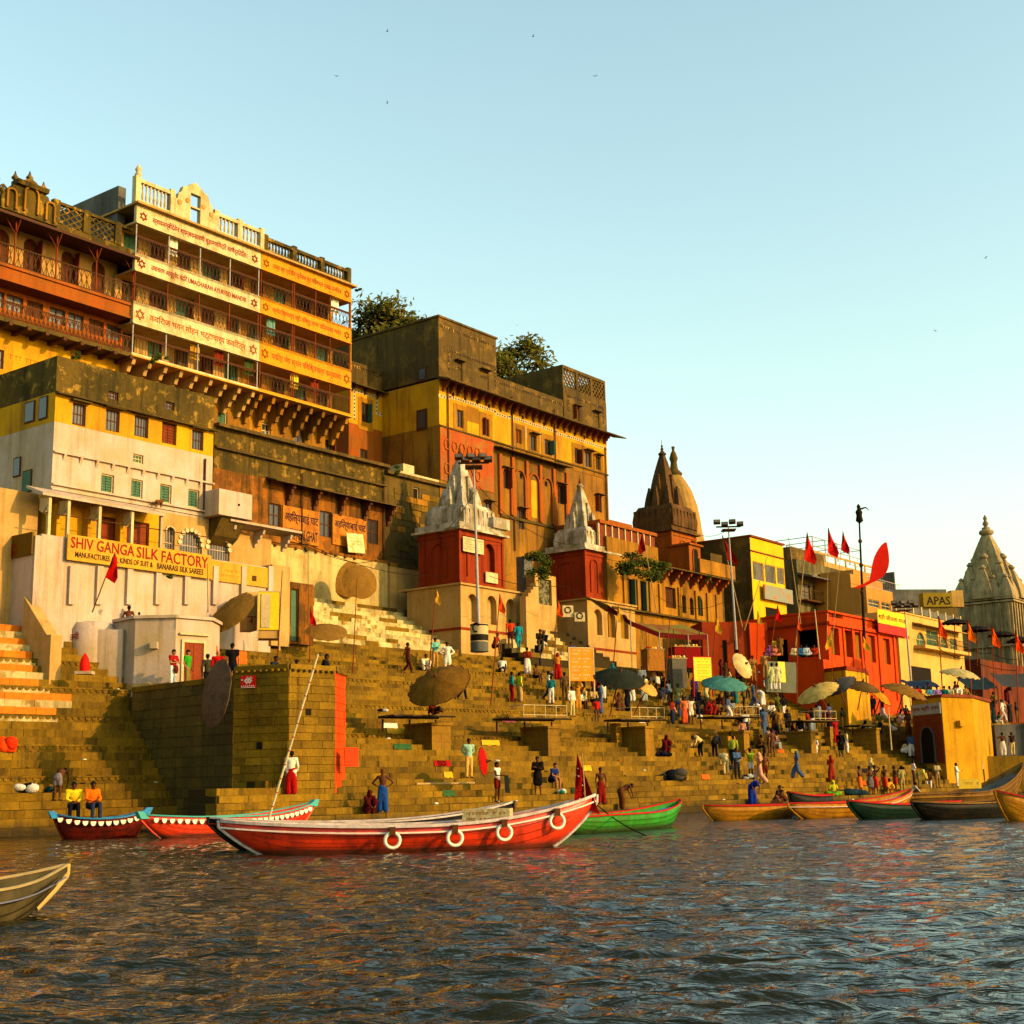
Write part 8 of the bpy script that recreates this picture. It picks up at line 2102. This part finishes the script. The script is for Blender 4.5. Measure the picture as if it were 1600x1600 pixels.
# crowd under the grey parasol
L2 = [('S', 905, 1105, 60, 'sit', 'man in white sitting at the left end of the group left of the grey parasol', WH, BRN), ('S', 914, 1098, 330, 'sit_lean', 'man in cream sitting in the group left of the grey parasol', CRM, (120, 110, 110)),
      ('S', 926, 1100, 30, 'sit', 'man in pale brown leaning in the group left of the grey parasol', (190, 160, 120), (70, 60, 60)), ('S', 912, 1080, 100, 'bend', 'man in dark blue bending over the seated group', (35, 45, 70), BLK),
      ('S', 933, 1128, 10, 'stand', 'child in a red top and brown skirt below the grey parasol', (200, 50, 35), (120, 85, 70)), ('S', 945, 1092, 20, 'stand', 'man half hidden under the left rim of the grey parasol', (110, 100, 70), (60, 55, 60)),
      ('S', 1007, 1098, 15, 'stand', 'man in white trousers between the grey and cream parasols', (225, 215, 190), (235, 225, 205)), ('S', 1019, 1062, 50, 'sit', 'man in a tan shirt seated above the cream parasol', (170, 130, 90), WH),
      ('S', 1048, 1104, 20, 'stand', 'man in a white vest standing left of the turquoise parasol crowd', (235, 225, 210), MAR), ('S', 1060, 1112, 340, 'stand', 'elderly man in a long grey green coat', (150, 150, 110), (150, 150, 110)),
      ('S', 1061, 1085, 200, 'stand', 'man in a white shirt behind the elderly man', (235, 230, 215), (90, 80, 80)), ('S', 1070, 1130, 20, 'stand', 'youth in an orange wrap left of the turquoise parasol', (200, 120, 80), (205, 100, 60)),
      ('S', 1080, 1132, 15, 'reach', 'youth in white shorts and vest reaching up left of the turquoise parasol', (225, 215, 190), (230, 220, 200)), ('S', 1086, 1095, 30, 'stand', 'man in a blue turban under the left rim of the turquoise parasol', (70, 60, 120), (60, 60, 110)),
      ('S', 1107, 1118, 350, 'squat', 'woman in red squatting under the turquoise parasol', (170, 40, 40), (170, 40, 40)), ('S', 1122, 1118, 30, 'squat', 'man in khaki squatting under the turquoise parasol', (130, 110, 70), BRN),
      ('S', 1143, 1112, 10, 'sit', 'seated man in white under the right side of the turquoise parasol', WH, (190, 120, 60)), ('S', 1056, 1060, 20, 'sit', 'man in white seated above by the low grey stall', (235, 225, 210), (60, 50, 50)),
      ('S', 1030, 1064, 0, 'cross', 'dark-skinned man sitting cross-legged above the cream parasol', (100, 60, 40), BRN), ('Z', 1073, 24, 7.9, 0, 'stand', 'man in white under the awning beside the yellow notice', (220, 190, 140), (190, 170, 140))]
for q in L2:
    if q[0] == 'Z': loc, f, kd, lb, tc, bc = q[:4], q[4], q[5], q[6], q[7], q[8]
    else: loc, f, kd, lb, tc, bc = q[:3], q[3], q[4], q[5], q[6], q[7]
    kd2 = 'saree' if 'woman' in lb else ('kurta' if 'coat' in lb else ('vest' if 'vest' in lb else 'shirt'))
    b2 = 'saree' if 'woman' in lb else ('shorts' if 'shorts' in lb else ('dhoti' if bc[0] > 180 else 'trousers'))
    p(loc, f, kd, lb, kd2, b2, topc=tc, botc=bc, head=tc if 'woman' in lb else ((50, 60, 150) if 'turban' in lb else None), h=1.3 if 'child' in lb else 1.68, vx=.026)
# lower middle and bathers
L3 = [('S', 1040, 1178, 20, 'squat', 'woman in a maroon shawl seated with a tray of flowers', (110, 30, 50), (110, 30, 45)), ('S', 1095, 1182, 300, 'bend', 'man in white shirt and black trousers bending over the flower seller', (215, 190, 150), (30, 30, 32)),
      ('S', 1117, 1183, 150, 'bend', 'man in dark grey stooping on the lower steps', (50, 50, 60), (50, 45, 50)), ('S', 1135, 1210, 190, 'bend', 'man in cream trousers and white shirt seen from behind on the lower steps', (225, 210, 175), (225, 200, 160)),
      ('S', 1147, 1198, 160, 'stand', 'man in a yellow green shirt and dark jeans left of the yellow plinth', (175, 175, 80), (35, 45, 55)), ('S', 1174, 1220, 200, 'arms_up', 'man in a green vest and white shorts raising his arms', (140, 160, 60), (215, 205, 195)),
      ('S', 1196, 1226, 185, 'stand', 'bare-backed bather in brown shorts near the man in green', None, (110, 50, 30)), ('S', 1208, 1180, 200, 'stand', 'bather in a brown loincloth higher up the steps', None, (110, 80, 70)),
      ('S', 1219, 1148, 10, 'walk', 'man in an ochre shirt and khaki trousers descending', (170, 130, 60), (160, 130, 80)), ('S', 1205, 1118, 0, 'sit', 'man in white seated below the police officers', WH, (110, 100, 90)),
      ('S', 1232, 1150, 20, 'stand', 'man in a dark checked shawl and white cloth left of the beige parasol', (50, 45, 50), (215, 210, 200)), ('S', 1257, 1106, 350, 'stand', 'man in a pale shirt left of the beige parasol', (205, 190, 160), (120, 90, 70)),
      ('S', 1176, 1258, 20, 'bend', 'woman in a deep blue saree stooping at the water', (40, 60, 150), (30, 60, 150)), ('S', 1211, 1262, 60, 'squat', 'bather squatting by the mustard boat with a tan cloth', None, (170, 120, 90)),
      ('S', 1224, 1258, 300, 'squat', 'second bather washing by the mustard boat', None, (100, 60, 50)), ('S', 1302, 1247, 0, 'cross', 'woman in green and yellow sitting by the water', (200, 190, 60), (120, 170, 50)),
      ('S', 1315, 1186, 170, 'stand', 'man in black jacket and grey jeans from behind left of the shrine', (30, 32, 35), (110, 105, 80)), ('S', 1306, 1160, 30, 'stand', 'woman in a red saree beside the rough pillar', (165, 30, 45), (165, 30, 45)),
      ('S', 1276, 1122, 160, 'sit', 'man in pale yellow sitting with his back turned on the railed platform', (225, 195, 120), WH), ('S', 1453, 1178, 190, 'stand', 'man in white in front of the pointed doorway', (215, 205, 190), WH),
      ('S', 1463, 1196, 150, 'walk', 'man in olive climbing towards the pointed doorway', (110, 100, 60), (110, 100, 60)), ('S', 1437, 1232, 60, 'bend', 'man in a yellow shirt descending among the bathers', (220, 200, 110), (130, 120, 90)),
      ('S', 1466, 1232, 20, 'front', 'man in a grey shirt holding out his hand among the bathers', (170, 155, 130), (150, 120, 90)), ('S', 1427, 1246, 90, 'squat', 'man in a pale shirt squatting at the water edge', (190, 180, 160), BRN)]
L3 += [('S', x, y, f, k_, l_, None if c0 is None else c0, c1) for x, y, f, k_, l_, c0, c1 in (
      (1345, 1240, 60, 'fold', 'leftmost bather of the group at the water in an orange cloth', None, (225, 120, 50)), (1361, 1240, 10, 'front', 'bather with a grey cloth second from the left of the group', None, (120, 115, 115)),
      (1369, 1238, 330, 'arms_up', 'bather wiping his face in the middle of the bathing group', None, (200, 60, 40)), (1384, 1239, 300, 'reach', 'bather with an arm stretched out in the bathing group', None, (190, 70, 50)),
      (1388, 1244, 20, 'squat', 'crouching bather in yellow in front of the bathing group', (220, 170, 60), (215, 165, 60)), (1400, 1240, 280, 'stand', 'bather in red shorts right in the bathing group', None, (180, 40, 40)),
      (1411, 1240, 200, 'stand', 'man in a khaki shirt at the right end of the bathing group', (160, 150, 100), (170, 150, 100)))]
for q in L3:
    loc, f, kd, lb, tc, bc = q[:3], q[3], q[4], q[5], q[6], q[7]
    w_ = 'woman' in lb
    p(loc, f, kd, lb, None if tc is None else ('saree' if w_ else ('kurta' if 'shawl' in lb or 'jacket' in lb else ('vest' if 'vest' in lb else 'shirt'))), 'saree' if w_ else ('shorts' if ('shorts' in lb or 'loincloth' in lb) else ('cloth' if tc is None else 'trousers')),
      topc=tc or WH, botc=bc, head=tc if w_ else None, vx=.026, group='people bathing and standing on the lower steps' if 'bather' in lb else None)
p(('Z', 1186, 24.2, 7.7), 10, 'fold', 'police officer in khaki standing left against the grey screen', 'shirt', 'trousers', topc=(165, 125, 75), botc=(160, 120, 70), vx=.026)
p(('Z', 1205, 24.2, 7.9), 350, 'reach', 'police officer in khaki right of the first, hand raised', 'shirt', 'trousers', topc=(180, 140, 90), botc=(165, 130, 80), vx=.026)
p(('Z', 1216, 25.2, 6.9), 190, 'stand', 'man in a pale green tunic seen from behind below the police officers', 'kurta', 'trousers', topc=(200, 200, 160), botc=WH, vx=.026)
p(('Z', 1224, 25.2, 6.9), 180, 'stand', 'man in a white tunic next to the one in pale green', 'kurta', 'trousers', topc=(215, 200, 175), botc=WH, vx=.026)
# people sitting in the pavilion hall and on the roofs
for i, (px, py, tc, f, lb) in enumerate(((1213, 1010, (150, 90, 150), 0, 'woman in violet sitting at the left opening of the vermilion pavilion'), (1222, 1016, (190, 120, 110), 20, 'woman in pink sitting lower at the left opening of the pavilion'), (1231, 1008, (150, 110, 60), 340, 'person in brown standing at the left opening of the pavilion'),
        (1253, 1012, (205, 190, 160), 0, 'person in cream at the left of the wide pavilion opening'), (1263, 1012, (60, 110, 150), 20, 'person in blue in the wide pavilion opening'), (1272, 1014, (190, 200, 200), 0, 'person in pale grey in the wide pavilion opening'), (1285, 1014, (200, 70, 50), 340, 'person in red at the right of the wide pavilion opening'))):
    P = at(px, py, 21.6 if i < 3 else 21.4)
    p(('Z', px, 21.6, zH + .0), f, 'cross' if i != 2 else 'stand', lb, 'saree' if 'woman' in lb else 'shirt', 'dhoti', topc=tc, botc=tc, head=tc if 'woman' in lb else None, h=1.5, vx=.03)
zR = 1.45 + (1214 - 1092) / 22.4 + .1
for i, (px, tc, f, kd, lb) in enumerate(((1442, (200, 60, 40), 20, 'squat', 'person in red at the left end of the yellow shrine roof'), (1452, (225, 190, 110), 30, 'sit', 'person in pale yellow on the yellow shrine roof'), (1463, (90, 160, 180), 10, 'cross', 'person in light blue on the yellow shrine roof'), (1474, (170, 130, 190), 0, 'cross', 'person in lilac on the yellow shrine roof'),
        (1486, (40, 120, 110), 350, 'cross', 'person in teal under the pale fluted parasol'), (1496, (235, 225, 190), 200, 'cross', 'broad man in white with his back turned under the fluted parasol'), (1507, (240, 230, 210), 0, 'squat', 'person in white right of the broad man under the parasol'), (1519, (150, 120, 70), 20, 'cross', 'person in tan at the right end of the yellow shrine roof'))):
    p(('Z', px, 21.6, zR), f, kd, lb, 'shirt', 'dhoti', topc=tc, botc=tc, vx=.03, group='people on the yellow shrine roof')
p(('Z', 1571, 21.0, 2.9), 170, 'reach', 'bather in a white cloth before the grey end wall', None, 'lungi', botc=(225, 215, 195), vx=.028)
p(('Z', 1586, 21.0, 2.9), 190, 'stand', 'bather in cream trousers right of the one in the white cloth', 'vest', 'trousers', topc=(60, 45, 40), botc=(200, 180, 140), vx=.028)
led = at(1580, 1207, 21.0); MB().box(-3, 3, -.8, 3, -2.6, 0).build('stone_ledge', STONE, None, label='stone ledge under the two bathers by the grey end wall', cat='ledge').location = (led.x, led.y, 2.88)
for i, (px, tc) in enumerate(((1300, (90, 90, 100)), (1330, (190, 60, 50)), (1343, (215, 200, 170)), (1352, (110, 60, 40)), (1365, (60, 60, 80)), (1405, (190, 190, 190)), (1415, (50, 50, 55)))):
    p(('S', px, 1118 + (i % 3) * 4), (20, 330, 60)[i % 3], ('sit', 'stand', 'squat')[i % 3], 'person in %s under the brown parasol group' % ('grey', 'red', 'cream', 'brown', 'slate blue', 'pale grey', 'black')[i], 'shirt', 'trousers', topc=tc, botc=BRN, vx=.03, group='people under the brown parasol group')
# the rest of the crowd
def crowd(regions):
    r = random.Random(21); used = set(); shades = [('white', WH), ('cream', CRM), ('faded blue', (90, 110, 140)), ('brown', (110, 75, 50)), ('dark grey', (60, 58, 60)), ('ochre', (190, 140, 60)), ('rust red', (150, 55, 40)), ('pale pink', (205, 160, 150)), ('olive', (110, 110, 60)), ('black', (35, 33, 36)), ('teal', (50, 120, 120)), ('maroon', (95, 30, 40))]
    poses = [('stand', 'standing'), ('sit', 'sitting'), ('walk', 'walking'), ('fold', 'standing with folded arms'), ('squat', 'squatting'), ('front', 'standing with hands before the chest'), ('sit_lean', 'sitting bent forward'), ('bend', 'stooping')]
    for (x1, x2, y1, y2, n, st, where) in regions:
        for i in range(n):
            for _ in range(30):
                cn, cc = r.choice(shades); k, kn = r.choice(poses); w_ = r.random() < .25; key = (cn, kn, where, w_)
                if key not in used: break
            used.add(key)
            px = x1 + (x2 - x1) * (i + r.random() * .9) / n; py = r.uniform(y1, y2)
            loc = ('S', px, py) if st == 'S' else ('Z', px, st[0] + r.uniform(-.4, .2), st[1])
            p(loc, r.choice((20, 340, 90, 270, 180, 60, 200)), k, '%s in %s %s %s' % ('woman' if w_ else 'man', cn, kn.replace('standing with hands before the chest', 'with clasped hands'), where), 'saree' if w_ else 'shirt', 'saree' if w_ else r.choice(('trousers', 'dhoti', 'trousers')), topc=cc, botc=cc if w_ else r.choice(((60, 55, 55), WH, (120, 95, 70), (50, 55, 75))), head=cc if w_ else None, h=r.uniform(1.52, 1.75), vx=.032, group='crowd on the steps')
crowd([(1100, 1330, 1060, 1092, 12, 'S', 'on the terrace below the red hall'), (1035, 1110, 1085, 1125, 8, 'S', 'left of the turquoise parasol'), (1235, 1330, 1150, 1180, 5, 'S', 'around the plinth left of the brown parasols'), (1140, 1230, 1140, 1190, 7, 'S', 'near the yellow plinth'), (1300, 1420, 1090, 1118, 10, 'S', 'under and behind the brown parasols'), (860, 1000, 1100, 1125, 5, 'S', 'left of the grey parasol platform'), (780, 900, 1035, 1060, 5, 'S', 'above the orange notice'), (1425, 1540, 1205, 1240, 6, 'S', 'on the steps below the yellow shrine'), (1040, 1235, 1092, 1112, 13, 'S', 'around the turquoise parasol'), (1030, 1180, 1118, 1138, 6, 'S', 'beside the platform under the turquoise parasol'), (1180, 1300, 1108, 1150, 9, 'S', 'between the turquoise and beige parasols'), (900, 1030, 1078, 1100, 7, 'S', 'behind the dark grey parasol'),
       (1010, 1110, 1040, 1062, 6, 'S', 'in front of the awning stalls'), (1290, 1425, 1118, 1150, 12, 'S', 'below the brown parasol group'), (1120, 1420, 1195, 1232, 6, 'S', 'on the open lower steps'), (1430, 1590, 0, 0, 8, (20.2, 7.0), 'behind the yellow shrine roof'), (1120, 1176, 1050, 1075, 4, 'S', 'near the white parasol on edge'),
       (1405, 1440, 1170, 1200, 3, 'S', 'on the steps left of the pointed doorway'), (1556, 1600, 0, 0, 6, (19.6, 5.6), 'on the wall top at the right edge')])
for lab, px, py, s_, w_, h_, c_ in (('grey blue tarpaulin stretched behind the yellow shrine roof', 1530, 1078, 19.9, 2.6, 2.2, (45, 65, 75)), ('grey tarpaulin shelter at the right edge', 1590, 1075, 19.4, 3.4, 2.6, (80, 82, 80)), ('blue tarpaulin by the cream balcony house shop', 1440, 1075, 19.8, 2.6, 1.5, (60, 80, 100))):
    P = at(px, py, s_); o = empty('tarpaulin', P, AZF * .3, lab, 'tarpaulin'); b = MB(); vs = []
    for j in range(7):
        for i in range(9): vs.append((-w_ / 2 + w_ * i / 8, -.5 + 1.6 * j / 6, h_ * (.5 - .45 * (1 - j / 6)) - .12 * sin(pi * i / 8) + .05 * sin(i * 2.3 + j)))
    for i in range(9): pass
    b.add(vs, [(j * 9 + i, j * 9 + i + 1, (j + 1) * 9 + i + 1, (j + 1) * 9 + i) for j in range(6) for i in range(8)], True); b.build('sheet', cloth(c_), o)
    for x in (-w_ / 2, w_ / 2): MB().tube((x, -.5, h_ * .05), (x, -.5, -h_), .03).build('post', WOOD, o)
# litter and small things on the steps
for i in range(46):
    S_ = SM if i % 4 else SL; px = rnd.uniform(560, 1420) if S_ is SM else rnd.uniform(5, 300); py = rnd.uniform(1185, 1262) if i % 3 else rnd.uniform(1050, 1180); P = S_.snap(px, py)
    c_ = rnd.choice((((220, 215, 200), 'white'), ((60, 55, 50), 'dark'), ((190, 120, 50), 'orange'), ((120, 100, 60), 'dull brown')))
    o = empty('litter', P, rnd.random() * 3, 'scrap of %s litter lying on the bare steps' % c_[1], 'litter', 'scraps of %s litter' % c_[1]); b = MB(); b.ball((0, 0, .03), .07, 6, 4, rnd.uniform(1, 2.4), 1, rnd.uniform(.3, .8)); b.v = [(x + rnd.uniform(-.02, .02), y, max(0, z)) for x, y, z in b.v]; b.build('scrap', cloth(c_[0]), o)
# monkey on the ledge
P = W.P(W.uv(247, 800, .3)[0], -.35, W.uv(247, 793, .3)[1] - .0); mk = empty('monkey_animal', P, W.rz, 'brown monkey walking along the ledge of the white house', 'monkey')
b = MB(); cap(b, (-.14, 0, .28), (.14, 0, .3), .085, .095); cap(b, (.16, 0, .34), (.24, 0, .4), .055, .06)
for x in (-.15, .14):
    for y in (-.05, .05): cap(b, (x, y, .26), (x + (.03 if x < 0 else -.01), y, .14), .035, .025); cap(b, (x + (.03 if x < 0 else -.01), y, .14), (x, y, .02), .025, .02)
cap(b, (-.2, 0, .3), (-.32, 0, .16), .022, .014); cap(b, (.28, 0, .38), (.31, 0, .37), .03, .022); remesh(b.build('body', M('monkey_fur', (.2, .09, .04), sc=10), mk), .014)
